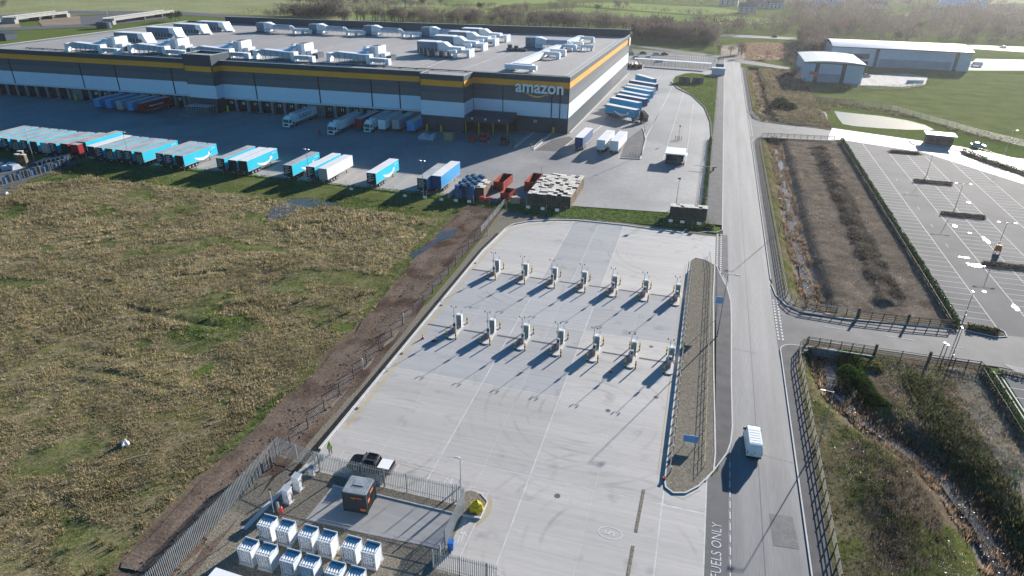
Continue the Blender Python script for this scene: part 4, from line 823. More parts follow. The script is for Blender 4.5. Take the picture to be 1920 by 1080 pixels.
ROW = [
 ((-199.52,141.53), TE, {}, 'teal trailer, leftmost of the parked row, cut by the left of the view'),
 ((-195.99,141.45), TE, {}, 'teal trailer second from the left end of the parked row'),
 ((-192.23,141.33), TE, {}, 'teal trailer third from the left end of the parked row'),
 ((-188.49,141.29), TE, dict(open_rear=True), 'teal trailer with open rear showing cargo, near the left end of the row'),
 ((-185.11,141.45), TE, {}, 'teal trailer right of the open one at the left end of the row'),
 ((-181.38,141.23), TE, dict(lines=False), 'teal trailer with plain dark rear doors behind the tall lamp pole'),
 ((-177.34,141.02), 'trailer_pale', dict(rear='trailer_grey'), 'pale teal trailer with light grey rear doors in the parked row'),
 ((-174.83,141.58), TE, {}, 'teal trailer between the pale-doored one and the red pair'),
 ((-171.34,142.18), 'trailer_red', dict(lines=False), 'grey roofed trailer with a red side, left of the dark red one'),
 ((-167.93,142.27), 'trailer_red', dict(rear='trailer_red', roof='trailer_roof'), 'dark red trailer with red rear doors in the parked row'),
 ((-167.63,144.76), TE, dict(h=4.25, lines=False), 'tallest teal trailer, standing right of the red trailers'),
 ((-162.09,142.30), WHT, dict(lines=False, roof='trailer_roof_white'), 'white sided trailer right of the tallest teal one'),
 ((-159.06,142.04), TE, {}, 'teal trailer left of the one with open rear and boxes'),
 ((-155.57,142.01), TE, dict(open_rear=True), 'teal trailer with open rear doors and a pale load inside, mid row'),
 ((-151.98,141.97), TE, {}, 'teal trailer two left of the end of the long unbroken row'),
 ((-149.13,142.03), TE, {}, 'teal trailer next to last of the long unbroken row'),
 ((-145.50,141.91), TE, dict(open_rear=True, mark='smile'), 'teal smile trailer with open rear full of boxes ending the long row'),
 ((-139.23,142.61), TE, {}, 'left teal trailer of the second group of three'),
 ((-136.08,142.47), TE, {}, 'middle teal trailer of the second group of three'),
 ((-132.66,142.42), TE, dict(mark='smile', lines=False), 'teal trailer with a big white smile, right of the second group of three'),
 ((-120.73,143.75), TE, {}, 'left teal trailer of the third group of three'),
 ((-116.71,143.43), TE, dict(lines=False, roof='trailer_roof_white'), 'middle teal trailer of the third group, with a whiter roof'),
 ((-113.69,143.72), TE, dict(mark='smile', lines=False, roof='trailer_roof_white'), 'teal smile trailer on the right of the third group of three'),
 ((-100.39,144.00), TE, dict(mark='smile'), 'teal smile trailer left beside the plain white trailer group'),
 ((-94.18,144.71), TE, dict(roof='trailer_roof_white'), 'teal trailer touching the plain white trailer'),
 ((-90.35,144.18), WHT, dict(rear='trailer_grey', roof='trailer_roof_white'), 'plain white trailer with a grey rear in the parked row'),
 ((-76.95,144.83), TE, dict(mark='smile', roof='trailer_roof_white'), 'single teal smile trailer standing alone before the containers'),
 ((-63.14,144.79), 'trailer_blue', {}, 'blue trailer with black rear doors beside the tall blue box trailer'),
 ((-60.18,146.97), 'trailer_blue', dict(rear='trailer_navy', roof='trailer_roof_white', h=4.35, lines=False), 'tall blue box trailer with white roof at the right end of the row'),
]
for i, (p, side, k, lab) in enumerate(ROW): trailer(lab, p[0]-WT, p[1], R(random.uniform(-.5,.5)), side, **k)
# ---- tractor unit; origin under the fifth wheel, cab towards -y
def tractor(label, x, y, rz, m, deflector=True, group='lorry tractor units'):
    t = thing('lorry_tractor', label, 'lorry', (x,y,0), rz, group)
    part('cab', MB().ext([(-5.6,.9),(-5.6,1.7),(-5.35,2.75),(-4.9,3.15),(-3.4,3.2),(-3.4,.9)], 'x', -1.24, 1.24), m, t)
    if deflector: part('roof_deflector', MB().hexa([(-1.1,-5.0,3.15),(1.1,-5.0,3.15),(1.15,-3.4,3.2),(-1.15,-3.4,3.2)], [(-.95,-4.4,3.7),(.95,-4.4,3.7),(1.1,-3.45,3.95),(-1.1,-3.45,3.95)]), m, t)
    part('windscreen', MB().hexa([(-1.1,-5.62,1.78),(1.1,-5.62,1.78),(1.02,-5.40,2.66),(-1.02,-5.40,2.66)], [(-1.1,-5.56,1.78),(1.1,-5.56,1.78),(1.02,-5.34,2.66),(-1.02,-5.34,2.66)]), 'glass_dark', t)
    part('grille', MB().box(-.75,.75,-5.66,-5.6,.75,1.5), 'black_plain', t); part('bumper', MB().box(-1.24,1.24,-5.75,-5.3,.35,.75), m, t)
    for s in (-1, 1):
        part('side_window', MB().box(s*1.245-.01,s*1.245+.01,-5.0,-4.1,1.75,2.6), 'glass_dark', t); part('mirror', MB().box(s*1.4-.09,s*1.4+.09,-5.6,-5.4,1.8,2.5), 'black_plain', t); part('headlight', MB().box(s*1.0-.2,s*1.0+.2,-5.77,-5.74,.5,.7), 'lamp_clear', t)
        wheel(t, s*1.02, -4.3, .5, .34); wheel(t, s*.95, -.6, .5, .5); part('fuel_tank', MB().tube((s*.95,-3.0,.75),(s*.95,-1.5,.75),.33,.33,10), 'galv', t)
    part('chassis', MB().box(-.5,.5,-4.8,.6,.6,.98), 'chassis', t); part('sun_visor', MB().box(-1.1,1.1,-5.6,-5.35,2.72,2.82), 'black_plain', t); return t
# ---- trailers backed on to the docks: nose towards the camera
DG = 'trailers backed on to the loading docks'
def docked(label, p, rz, side, L=None, **k):
    """p: nose right corner on the ground as seen from the yard; trailer turned so its rear meets the dock"""
    a = R(180)+rz; c = Vector((p[0],p[1])); o = Vector((math.cos(a)*0-math.sin(a)*LT, math.sin(a)*0+math.cos(a)*LT)); q = c-o
    return trailer(label, q.x, q.y, a, side, group=DG, **k)
docked('bright blue trailer leftmost at the dock doors left of the tower', (-213.32,194.57), 0, 'trailer_blue'); docked('second bright blue trailer from the left at the docks', (-207.98,194.55), 0, 'trailer_blue')
docked('grey trailer between blue ones at the docks left of the tower', (-202.72,194.06), 0, GR); docked('blue trailer left beside the dark red docked trailer', (-197.86,193.92), 0, 'trailer_blue')
docked('dark red docked trailer with white lettering near the metal cage', (-193.38,194.13), R(-1), 'trailer_red', mark=('refrigerated transport', .8, 'white_plain', -1, 7.4))
def rig(label, lab2, p, side, cab, rz=0.0, **k):
    q = Vector(p); a = rz; n = Vector((math.sin(a), -math.cos(a)))   # p: cab front right ground corner
    base = q-n*5.7+Vector((-math.cos(a), -math.sin(a)))*1.24; tractor(lab2, base.x, base.y, a, cab); nose = base+n*1.3+Vector((math.cos(a), math.sin(a)))*WT/2
    docked(label, (nose.x,nose.y), a, side, legs=False, **k)
rig('pale curtain trailer with big dark blue lettering behind a white and blue cab', 'white lorry cab with blue side coupled to the lettered trailer', (-133.33,193.10), WHT, 'van_white', mark=('SUREFAY', 2.0, 'trailer_navy', -1, 7.6), roof='trailer_roof')
rig('white trailer coupled to the white cab with a red lamp beside it', 'white lorry cab in front of the plain white docked trailer', (-114.15,189.08), WHT, 'van_white')
docked('dark red trailer with grey roof docked between two white lorries', (-108.58,197.88), 0, 'trailer_red', roof=GR); rig('cream sided trailer behind the white cab with black bumper', 'white lorry cab with black bumper in front of the cream trailer', (-104.75,196.14), WHT, 'van_white')
docked('white fridge trailer docked right of the white lorry with black bumper', (-100.44,198.42), 0, WHT, h=4.2); docked('weathered grey trailer docked left of the last blue trailer', (-96.13,199.94), 0, GR); docked('bright blue trailer docked nearest the orange-banded corner tower', (-90.60,199.59), 0, 'trailer_blue')
# ---- fanned row on the right of the warehouse
SG = 'lorries and trailers in the fanned row right of the warehouse'
def slant(label, p, q, side, **k):
    """p: rear ground corner near side, q: nose ground corner near side"""
    a = Vector(p); b = Vector(q); d = (b-a).normalized(); rz = math.atan2(-d.x, d.y)
    return trailer(label, a.x-math.cos(rz)*WT, a.y-math.sin(rz)*WT, rz, side, roof='trailer_roof_white', group=SG, **k), d
L1 = 'blue smile trailer nearest in the fanned row, coupled to a black cab'
o, d = slant(L1, (-35.32,250.01), (-22.14,242.68), 'trailer_azure', mark='smile', legs=False); a = Vector((-35.32,250.01)); n = Vector((d.y,-d.x)); c = a+d*12.0-n*WT/2
t_ = tractor('black lorry cab at the front of the nearest blue smile trailer', c.x, c.y, math.atan2(d.x,-d.y), 'car_black', group=SG)
for i, (p, q, s, lab) in enumerate((((-35.76,263.50),(-21.78,255.36),'trailer_azure','blue white-roofed trailer second in the fanned row'),((-34.53,270.99),(-22.56,264.62),'trailer_navy','navy sided trailer third in the fanned row'),((-34.15,279.09),(-21.59,271.32),'trailer_azure','blue trailer fourth in the fanned row'),((-33.70,288.87),(-21.31,281.48),'trailer_azure','blue trailer fifth in the fanned row'),((-33.70,295.83),(-21.87,289.56),WHT,'pinkish white trailer sixth in the fanned row'),((-33.58,305.86),(-21.69,299.65),'trailer_navy','dark sided trailer seventh in the fanned row'))): slant(lab, p, q, s)
slant('blue trailer parked askew at the far end of the fanned row', (-32.80,323.43), (-25.46,314.48), 'trailer_azure')
# ---- three rear views near the corner
trailer('navy curtain trailer with open side by the warehouse corner', *[(-33.95,197.65)[0]-WT, (-33.95,197.65)[1]], R(-3), 'trailer_navy', roof='trailer_roof_white', rear='trailer_navy', group='trailers standing by the warehouse corner')
trailer('white trailer left of the pair beside the gravel island', *[(-27.07,196.84)[0]-WT, (-27.07,196.84)[1]], R(-4), WHT, roof='trailer_roof_white', rear='trailer_white', group='trailers standing by the warehouse corner')
trailer('white trailer right of the pair, with a blue strip on its side', *[(-23.04,196.98)[0]-WT, (-23.04,196.98)[1]], R(-4), WHT, roof='trailer_roof_white', rear='trailer_white', group='trailers standing by the warehouse corner')

# ---- cars and vans; built facing +y, origin at ground centre
def lathe_body(sections, hw, t, m, name='body'):
    """sections: (y, z_low, z_high, half width at low, half width at high)"""
    mb = MB(); n0 = 0
    for y, z0, z1, w0, w1 in sections: mb.v += [(-w0,y,z0),(w0,y,z0),(w0*1.0,y,(z0+z1)*.55),(w1,y,z1),(-w1,y,z1),(-w0,y,(z0+z1)*.55)]
    k = len(sections)
    for i in range(k-1):
        for j in range(6): a = i*6+j; b = i*6+(j+1) % 6; mb.f.append((a, b, b+6, a+6)); mb.m.append(0)
    mb.f.append(tuple(range(5,-1,-1))); mb.f.append(tuple(range((k-1)*6, k*6))); mb.m += [0, 0]
    return part(name, mb, m, t)
def car(label, p, rz, m, cat='car', group=None):
    t = thing('parked_car', label, cat, (p[0],p[1],0), rz, group)
    lathe_body([(-2.15,.42,.85,.78,.7),(-2.0,.3,.98,.85,.78),(-1.2,.25,.98,.88,.8),(.9,.25,.95,.88,.8),(1.9,.3,.80,.86,.74),(2.15,.42,.65,.78,.66)], 0, t, m)
    lathe_body([(-1.75,.95,.98,.76,.70),(-1.1,.93,1.42,.78,.60),(.2,.93,1.46,.78,.60),(1.05,.92,.97,.76,.66)], 0, t, 'glass_dark', 'glasshouse')
    part('roof', MB().hexa([(-.58,-1.12,1.41),(.58,-1.12,1.41),(.58,.22,1.44),(-.58,.22,1.44)], [(-.54,-1.0,1.48),(.54,-1.0,1.48),(.54,.12,1.50),(-.54,.12,1.50)]), m, t)
    for s in (-1, 1):
        for y in (-1.35,1.3): wheel(t, s*.76, y, .32, .2)
        part('headlight', MB().box(s*.58-.14,s*.58+.14,2.02,2.17,.62,.74), 'lamp_clear', t); part('tail_light', MB().box(s*.6-.14,s*.6+.14,-2.18,-2.08,.75,.88), 'tail_red', t)
    return t
def van(label, p, rz, L=5.9, H=2.6, m='van_white', group=None):
    t = thing('panel_van', label, 'van', (p[0],p[1],0), rz, group); a = L/2
    body = lathe_body([(-a,.5,H-.30,.90,.70),(-a+.10,.38,H-.06,.98,.80),(-a+.35,.35,H,1.0,.84),(a-2.1,.35,H,1.0,.84),(a-1.55,.35,H-.12,1.0,.84),(a-.75,.35,1.42,1.0,.86),(a-.12,.4,1.12,.95,.80),(a,.45,.95,.88,.72)], 0, t, m)
    part('windscreen', MB().hexa([(-.80,a-1.50,H-.16),(.80,a-1.50,H-.16),(.84,a-.78,1.47),(-.84,a-.78,1.47)], [(-.80,a-1.46,H-.13),(.80,a-1.46,H-.13),(.84,a-.74,1.5),(-.84,a-.74,1.5)]), 'glass_dark', t)
    for s in (-1, 1):
        part('side_window', MB().hexa([(s*.995,a-1.75,1.4),(s*.995,a-.95,1.4),(s*.99,a-1.35,1.95),(s*.985,a-1.75,1.95)], [(s*1.012,a-1.75,1.4),(s*1.012,a-.95,1.4),(s*.93,a-1.35,1.97),(s*.93,a-1.75,1.97)]), 'glass_dark', t)
        part('mirror', MB().box(s*1.13-.1,s*1.13+.1,a-1.25,a-1.1,1.35,1.7), 'black_plain', t); part('tail_light', MB().box(s*.93-.05,s*.93+.05,-a-.03,-a+.02,.9,1.4), 'tail_red', t)
        for y in (-a+1.1, a-1.0): wheel(t, s*.88, y, .36, .24)
    for k in range(6): part('roof_rib', MB().box(-.7,.7,-a+.5+k*.55,-a+.56+k*.55,H-.005,H+.025), m, t)
    part('rear_door', MB().box(-.86,-.012,-a-.025,-a+.1,.62,H-.22), m, t); part('rear_door', MB().box(.012,.86,-a-.025,-a+.1,.62,H-.22), m, t)
    part('door_handle', MB().box(-.14,.06,-a-.06,-a-.025,1.2,1.28), 'black_plain', t); part('rear_bumper', MB().box(-.97,.97,-a-.10,-a+.05,.35,.55), 'black_plain', t); part('number_plate', MB().box(-.62,-.12,-a-.045,-a-.025,.82,.93), 'plate_yellow', t)
    return t
vp = (11.38,67.45); van('white high-roof van driving away on the road, seen from behind', (11.45,69.7), R(3), 5.9, 2.5).scale = (.88,.88,.88)
t = thing('pickup_truck', 'black double-cab pickup with a white load cover parked by the palisade fence', 'pickup', (*(-31.45,52.31),0), R(92.5))
lathe_body([(-2.62,.5,1.05,.9,.84),(-2.5,.38,1.12,.94,.88),(-.75,.38,1.14,.95,.88),(1.1,.38,1.14,.95,.88),(2.2,.4,1.08,.95,.82),(2.55,.45,.92,.92,.74),(2.68,.5,.75,.84,.66)], 0, t, 'car_black')
lathe_body([(-.95,1.1,1.14,.84,.78),(-.72,1.08,1.76,.86,.66),(.45,1.08,1.80,.86,.66),(1.25,1.08,1.15,.84,.76)], 0, t, 'glass_dark', 'glasshouse')
part('cab_roof', MB().hexa([(-.66,-.78,1.75),(.66,-.78,1.75),(.66,.48,1.78),(-.66,.48,1.78)], [(-.62,-.70,1.83),(.62,-.70,1.83),(.62,.40,1.85),(-.62,.40,1.85)]), 'car_black', t)
part('load_cover', MB().box(-.80,.80,-2.5,-1.12,1.125,1.19), 'white_plain', t); part('tailgate', MB().box(-.8,.8,-2.66,-2.6,.62,1.08), 'car_black', t); part('rear_bumper', MB().box(-.9,.9,-2.78,-2.6,.42,.6), 'steel', t)
for s in (-1, 1):
    part('roof_rail', MB().tube((s*.58,-.7,1.9),(s*.58,.4,1.92),.03,.03,6), 'steel', t); part('styling_bar', MB().path([(s*.78,-1.0,1.15),(s*.62,-.95,1.72),(0,-.95,1.78)], .045), 'black_plain', t)
    part('mirror', MB().box(s*1.05-.12,s*1.05+.12,.95,1.08,1.12,1.34), 'black_plain', t); part('headlight', MB().box(s*.68-.17,s*.68+.17,2.45,2.68,.72,.88), 'lamp_clear', t); part('tail_light', MB().box(s*.86-.06,s*.86+.06,-2.66,-2.58,.72,1.05), 'tail_red', t); part('side_step', MB().box(s*.98-.08,s*.98+.08,-.9,1.1,.32,.38), 'black_plain', t)
    for y in (-1.62,1.62): wheel(t, s*.82, y, .40, .27)
car('silver car on the white concrete lane beside the gatehouse', (86.78,244.08), R(-96), 'car_silver'); car('silver car by the small blue-grey unit, nose to the fence', (77.37,384.83), R(-70), 'car_silver')
van('white van parked at the right end of the long curved-roof unit', (145.57,449.54), R(80))

# ================================================================ filling islands on the concrete yard
mat('plinth', (.52,.50,.47), (.60,.58,.55), .8, 1.2, 6, .10); mat('cab_grey', (.24,.265,.28), (.28,.305,.32), .5, 2, 6, .12); mat('cab_white', (.68,.68,.67), (.74,.74,.73), .45, 1, 5, .05)
flat('warn_yellow', (.70,.50,.04), .5); flat('warn_black', (.02,.02,.02), .5); flat('cone_red', (.62,.06,.03), .5); flat('orange_panel', (.66,.20,.04), .5); flat('blue_bin', (.03,.15,.48), .4); flat('sign_blue', (.22,.42,.62), .4); flat('galv_light', (.62,.64,.66), .4, .2)
plinth_me = MB().prism([(.28,.0),(1.0,.0),(1.30,.3),(1.30,5.1),(1.0,5.4),(.55,5.4),(.28,5.1)], 0, .16).mesh('plinth', 'plinth')
cab = MB().box(.30,1.16,3.65,4.35,.16,2.35); cab_me = cab.mesh('cabinet', 'cab_white'); louv = MB()
for k in range(11): louv.hexa([(.36,3.62,.35+k*.17),(1.10,3.62,.35+k*.17),(1.10,3.66,.35+k*.17),(.36,3.66,.35+k*.17)], [(.36,3.58,.46+k*.17),(1.10,3.58,.46+k*.17),(1.10,3.66,.49+k*.17),(.36,3.66,.49+k*.17)])
louv_me = louv.mesh('louvre_panel', 'cab_grey'); vent_me = MB().path([(.95,4.2,2.35),(.95,4.2,3.0),(1.12,4.2,3.0),(1.12,4.2,2.35)], .025).mesh('vent_pipe', 'galv')
col_me = MB().box(.48,.90,1.75,2.15,.16,1.95).mesh('dispenser_column', 'galv'); face_me = MB().box(.55,.83,1.72,1.75,.35,.85).mesh('front_panel', 'orange_panel'); scr_me = MB().box(.55,.83,1.72,1.75,1.35,1.75).mesh('screen', 'glass_dark'); hose_me = MB().path([(.90,1.95,1.6),(1.18,1.95,1.35),(1.24,2.3,.5),(1.1,2.9,.45),(1.14,3.4,.9),(1.1,3.66,1.5)], .03, 6).mesh('hose', 'rubber')
mast_me = MB().tube((.40,2.45,.16),(.40,2.45,4.35),.05,.04,8).box(-.02,.82,2.435,2.465,4.29,4.32).mesh('mast', 'galv'); head_me = MB().tube((0,0,-.12),(0,0,.08),.06,.10,10).tube((0,0,.08),(0,0,.14),.10,.04,10).mesh('camera_head', 'black_plain'); panel_me = MB().box(.22,.58,2.40,2.44,2.55,2.95).mesh('notice_panel', 'galv_light'); ext_me = MB().tube((.40,1.35,.16),(.40,1.35,.75),.09,.09,10).mesh('fire_extinguisher', 'cone_red')
bol_y = MB().tube((0,0,0),(0,0,1.32),.11,.11,12).tube((0,0,1.32),(0,0,1.40),.11,.05,12).mesh('bollard', 'warn_yellow'); ring = MB().tube((0,0,.02),(0,0,.30),.114,.114,12).mesh('black_band', 'warn_black'); ring2 = MB().tube((0,0,.62),(0,0,.92),.114,.114,12).mesh('black_band', 'warn_black')
ORD = ['first','second','third','fourth','fifth','sixth','seventh']
for r, (ox, oy, nm) in enumerate(((-33.72,82.2,'near'),(-34.1,104.0,'far'))):
    for i in range(7):
        x = ox+5.57*i; y = oy+(.0 if r else .03*i); w = f'{ORD[i]} from the left in the {nm} row'
        t = thing('fuel_dispenser', f'gas filling island with grey louvred cabinet, {w}', 'fuel dispenser', (x,y,.022), 0, 'gas filling islands on the concrete yard')
        for k, me in (('plinth',plinth_me),('cabinet',cab_me),('dispenser_column',col_me),('hose',hose_me),('fire_extinguisher',ext_me)): link(k, me, t)
        c = [o for o in t.children if o.name.startswith('cabinet')][0]; link('louvre_panel', louv_me, c); link('vent_pipe', vent_me, c)
        c = [o for o in t.children if o.name.startswith('dispenser_column')][0]; link('front_panel', face_me, c); link('screen', scr_me, c)
        m = link('mast', mast_me, t); link('notice_panel', panel_me, m)
        for dx in (0,.8): link('camera_head', head_me, m, (dx,2.45,4.42))
        for bx, by, cn in ((0,0,'front left'),(1.52,.1,'front right'),(1.52,5.35,'rear right'),(.02,5.4,'rear left')):
            if i == 6 and bx > 1: continue
            b = thing('bollard', f'black and yellow bollard, {cn} of the {ORD[i]} island, {nm} row', 'bollard', (x+bx,y+by,.022), 0, 'black and yellow bollards round the filling islands', bol_y); link('black_band', ring, b); link('black_band', ring2, b)
        if i < 6:
            setting('drain_channel', MB().box(x+1.75,x+5.7,y+3.05,y+3.4,.0,.045), 'drain')
    setting('drain_channel', MB().box(-38.2,ox+.2,oy+3.05,oy+3.4,.0,.045), 'drain')
for p, l in (((-37.19,81.02),'red traffic cone by the left kerb of the concrete yard'),((-34.97,81.05),'red traffic cone standing in the shadow of the first near-row island'),((-7.61,80.54),'red traffic cone before the sixth near-row island')):
    t = thing('traffic_cone', l, 'traffic cone', (p[0],p[1],.022), .4, 'red traffic cones on the concrete yard'); part('base', MB().box(-.22,.22,-.22,.22,0,.05), 'cone_red', t); part('cone', MB().tube((0,0,.05),(0,0,.75),.19,.04,12), 'cone_red', t); part('white_band', MB().tube((0,0,.34),(0,0,.5),.135,.10,12), 'white_plain', t)
# ---- person by the kerb
def person(label, p, rz):
    J = [(0,0,.95),(0,0,1.18),(0,0,1.42),(0,.0,1.56),(0,.02,1.70),(.10,0,.90),(.12,.03,.48),(.13,0,.08),(.13,.13,.04),(-.10,0,.90),(-.13,-.04,.48),(-.15,-.10,.09),(-.15,.03,.04),(.19,0,1.42),(.26,.02,1.12),(.25,.14,.92),(-.19,0,1.42),(-.27,.0,1.12),(-.25,.10,.90)]
    E = [(0,1),(1,2),(2,3),(3,4),(0,5),(5,6),(6,7),(7,8),(0,9),(9,10),(10,11),(11,12),(2,13),(13,14),(14,15),(2,16),(16,17),(17,18)]
    Rd = [.15,.15,.16,.06,.11,.10,.07,.05,.04,.10,.07,.05,.04,.07,.05,.04,.07,.05,.04]
    me = bpy.data.meshes.new('person'); me.from_pydata(J, E, []); o = bpy.data.objects.new('person_build', me); COL.objects.link(o)
    sm = o.modifiers.new('skin', 'SKIN'); o.modifiers.new('sub', 'SUBSURF').levels = 1
    if not me.skin_vertices: me.attributes  # layer is created with the modifier
    for v, r in zip(me.skin_vertices[0].data, Rd): v.radius = (r, r)
    me.skin_vertices[0].data[0].use_root = True
    bpy.context.view_layer.update(); m2 = bpy.data.meshes.new_from_object(o.evaluated_get(bpy.context.evaluated_depsgraph_get())); bpy.data.objects.remove(o)
    m2.materials.clear(); m2.materials.append(MATS['work_trousers']); t = thing('person', label, 'person', (p[0],p[1],.03), rz, None, m2)
    part('hi_vis_vest', MB().hexa([(-.21,-.15,.88),(.21,-.15,.88),(.21,.15,.88),(-.21,.15,.88)], [(-.24,-.13,1.46),(.24,-.13,1.46),(.24,.13,1.46),(-.24,.13,1.46)]), 'hi_vis', t); part('cap', MB().tube((0,.02,1.72),(0,.02,1.83),.125,.09,10), 'black_plain', t); part('head', MB().tube((0,.02,1.56),(0,.02,1.72),.09,.115,10), 'skin', t)
flat('work_trousers', (.02,.024,.022), .8); flat('hi_vis', (.30,.52,.10), .6); flat('skin', (.45,.27,.19), .6)
person('person in a green hi-vis vest and dark trousers by the kerb', (-37.28,53.12), R(200))

# ---- lamps, masts, signs
def lamp(label, p, h, heads, rz=0.0, arm=1.1, z=.0, m='galv', cat='street lamp', group='street lamps', hm='galv_light', base=True):
    t = thing('street_lamp', label, cat, (p[0],p[1],z), rz, group); part('pole', MB().tube((0,0,0),(0,0,h*.35),.10,.085,8).tube((0,0,h*.35),(0,0,h),.07,.045,8), m, t)
    if base: part('base_door', MB().box(-.11,.11,-.12,-.05,.4,1.0), m, t)
    for s in heads:
        part('lamp_arm', MB().path([(0,0,h-.05),(s*arm*.5,0,h),(s*arm,0,h)], .035), m, t); part('lamp_head', MB().hexa([(s*arm-.35,-.14,h-.05),(s*arm+.35,-.14,h-.05),(s*arm+.35,.14,h-.05),(s*arm-.35,.14,h-.05)], [(s*arm-.28,-.09,h+.06),(s*arm+.28,-.09,h+.06),(s*arm+.28,.09,h+.06),(s*arm-.28,.09,h+.06)]), hm, t)
    return t
for i, p in enumerate(((62.33,203.4),(61.9,175.2),(62.5,148.6),(62.4,120.5))): lamp(['double-headed car park lamp beside the farthest short hedge','double-headed car park lamp beside the middle short hedge','double-headed car park lamp with an orange sign on its base','double-headed car park lamp in the nearest bays'][i], p, 6.4, (-1,1), 0, 1.5, .02, group='double-headed lamps in the car park')
lamp('single slim lamp post at the near corner of the long row of bays', (46.82,113.71), 5.2, (1,), R(90), .3, .02); lamp('tall dark lamp post in the verge beside the road fence', (19.72,73.2), 7.6, (-1,), 0, 1.2, -.1, 'steel', hm='steel'); lamp('tall dark lamp post behind the far road fence', (19.6,145.5), 7.8, (-1,), 0, 1.2, -.1, 'steel', hm='steel')
lamp('lamp post in the verge north of the service lane', (19.8,282), 8, (-1,), 0, 1.2, -.1, 'steel', hm='steel'); lamp('slim lamp post on the side road near the hedge end', (41.18,99.17), 5.5, (1,), R(90), .3, .02)
lamp('tall pole lamp at the left of the parked trailers', (-177.80,136.24), 9, (-1,1), 0, .5); lamp('lamp pole rising between trailers of the long row', (-151.07,142.61), 9, (-1,1), 0, .5); lamp('lamp pole in front of the lone teal smile trailer group', (-95.09,143.40), 9, (-1,1), 0, .5); lamp('lamp pole beside the black-doored blue trailer', (-63.52,143.34), 9, (-1,1), 0, .5)
lamp('tall lamp pole with dark head in front of the pallet block', (-34.92,147.92), 9, (), 0); t = lamp('lamp pole standing behind the small pallet row', (-3.17,155.27), 7, (), 0)
part('lamp_head', MB().box(-.35,.35,-.3,.3,6.95,7.25), 'black_plain', t)
lamp('tall lamp post between footway and filling yard entrance', (7.03,95.42), 11, (1,), 0, 1.4, .1, 'steel', hm='steel'); lamp('white lamp post at the corner of the wire fence', (-40.59,124.37), 5, (), 0, m='galv_light'); lamp('white pole lamp behind the palisade corner', (-20.52,52.67), 4.2, (-1,), 0, .35, m='galv_light')
lamp('lamp pole in the lorry park beyond the hedge', (89.22,229.36), 9, (1,), 0, 1); lamp('tall pole by the wide grass bank right of the warehouse', (2.15,405.63), 10, (1,), 0, 1)
def sign(label, p, w, h, z, m, rz=0.0, posts=2, lean=0.0):
    t = thing('sign', label, 'sign', (p[0],p[1],0), rz); part('board', MB().hexa([(-w/2,-.03,z),(w/2,-.03,z),(w/2,.03,z),(-w/2,.03,z)], [(-w/2,-.03+lean,z+h),(w/2,-.03+lean,z+h),(w/2,.03+lean,z+h),(-w/2,.03+lean,z+h)]), m, t)
    for k in range(posts): x = 0 if posts == 1 else (-w*.4+k*w*.8); part('post', MB().tube((x,.08,0),(x,.08,z+h*.8),.04), 'galv', t)
    return t
sign('pale blue notice board lying across the gravel island', (4.10,67.23), 1.75, .75, .75, 'sign_blue', R(4), 2, .35); sign('blue square sign low on the tall lamp post by the entrance', ((7.05,101.14)[0]-.25,(7.05,101.14)[1]-.2), 1.25, 1.2, 3.2, 'sign_blue', R(8), 1)
t = thing('corner_post', 'small dark red corner marker at the near tip of the gravel island', 'marker post', (*(1.53,60.47),.02)); part('cap', MB().box(-.16,.16,-.16,.16,0,.4), 'red_plain', t)
# guard rail along the left of the gravel island
t = thing('crash_barrier', 'galvanised crash barrier along the left edge of the gravel island', 'crash barrier', (0,0,0)); n = 30
for k in range(n+1):
    y = 62+k*(120-62)/n; x = 2.05+.35*(y-62)/58*0; part('post', MB().box(x+.06,x+.18,y-.06,y+.06,.0,.85), 'galv', t)
for k in range(15): y = 61.5+k*3.9; part('rail', MB().ext([(2.0,.50),(2.06,.55),(2.0,.62),(2.06,.68),(2.0,.76),(2.03,.82),(2.09,.68)], 'y', y, y+3.88), 'galv', t)
# wire guard rail on the right side of the island
def post_rail(label, path, step, hp, rails, pm, rm, pw=.12, rw=.05, rh=.10, zf=None, name='post_and_rail_fence', cat='fence', wire=False, extra=None):
    pts = [Vector(p) for p in path]; out = []; acc = 0.0
    for a, b in zip(pts, pts[1:]):
        L = (b-a).length; n = max(1, round(L/step)); out += [a.lerp(b, k/n) for k in range(n)]
    out.append(pts[-1]); zf = zf or (lambda x, y: 0.0); o = thing(name, label, cat, (0,0,0)); k = (pw, hp, pm)
    if k not in _sm: _sm[k] = MB().box(-pw/2,pw/2,-pw/2,pw/2,-.25,hp).mesh('post', pm)
    k2 = (rw, rh, rm)
    if k2 not in _sm: _sm[k2] = (MB().box(0,1,-rw/2,rw/2,-rh/2,rh/2) if not wire else MB().tube((0,0,0),(1,0,0),rw,rw,4)).mesh('wire' if wire else 'rail', rm)
    for i, p in enumerate(out):
        q = link('post', _sm[k], o, (p.x,p.y,zf(p.x,p.y)))
        if i < len(out)-1:
            d = out[i+1]-p; z0 = zf(p.x,p.y); z1 = zf(out[i+1].x,out[i+1].y)
            for z in rails:
                r = link('wire' if wire else 'rail', _sm[k2], o, (p.x,p.y,z0+z)); r.rotation_euler = (0,-math.atan2(z1-z0,d.length),math.atan2(d.y,d.x)); r.scale = (math.hypot(d.length,z1-z0),1,1)
    return o
mat('timber', (.30,.25,.18), (.22,.18,.13), .85, 3, 9, .2); mat('timber_dark', (.075,.060,.045), (.11,.09,.07), .85, 3, 9, .2); mat('timber_pale', (.40,.36,.27), (.32,.28,.21), .85, 3, 9, .2)
TR = 'timber_pale'
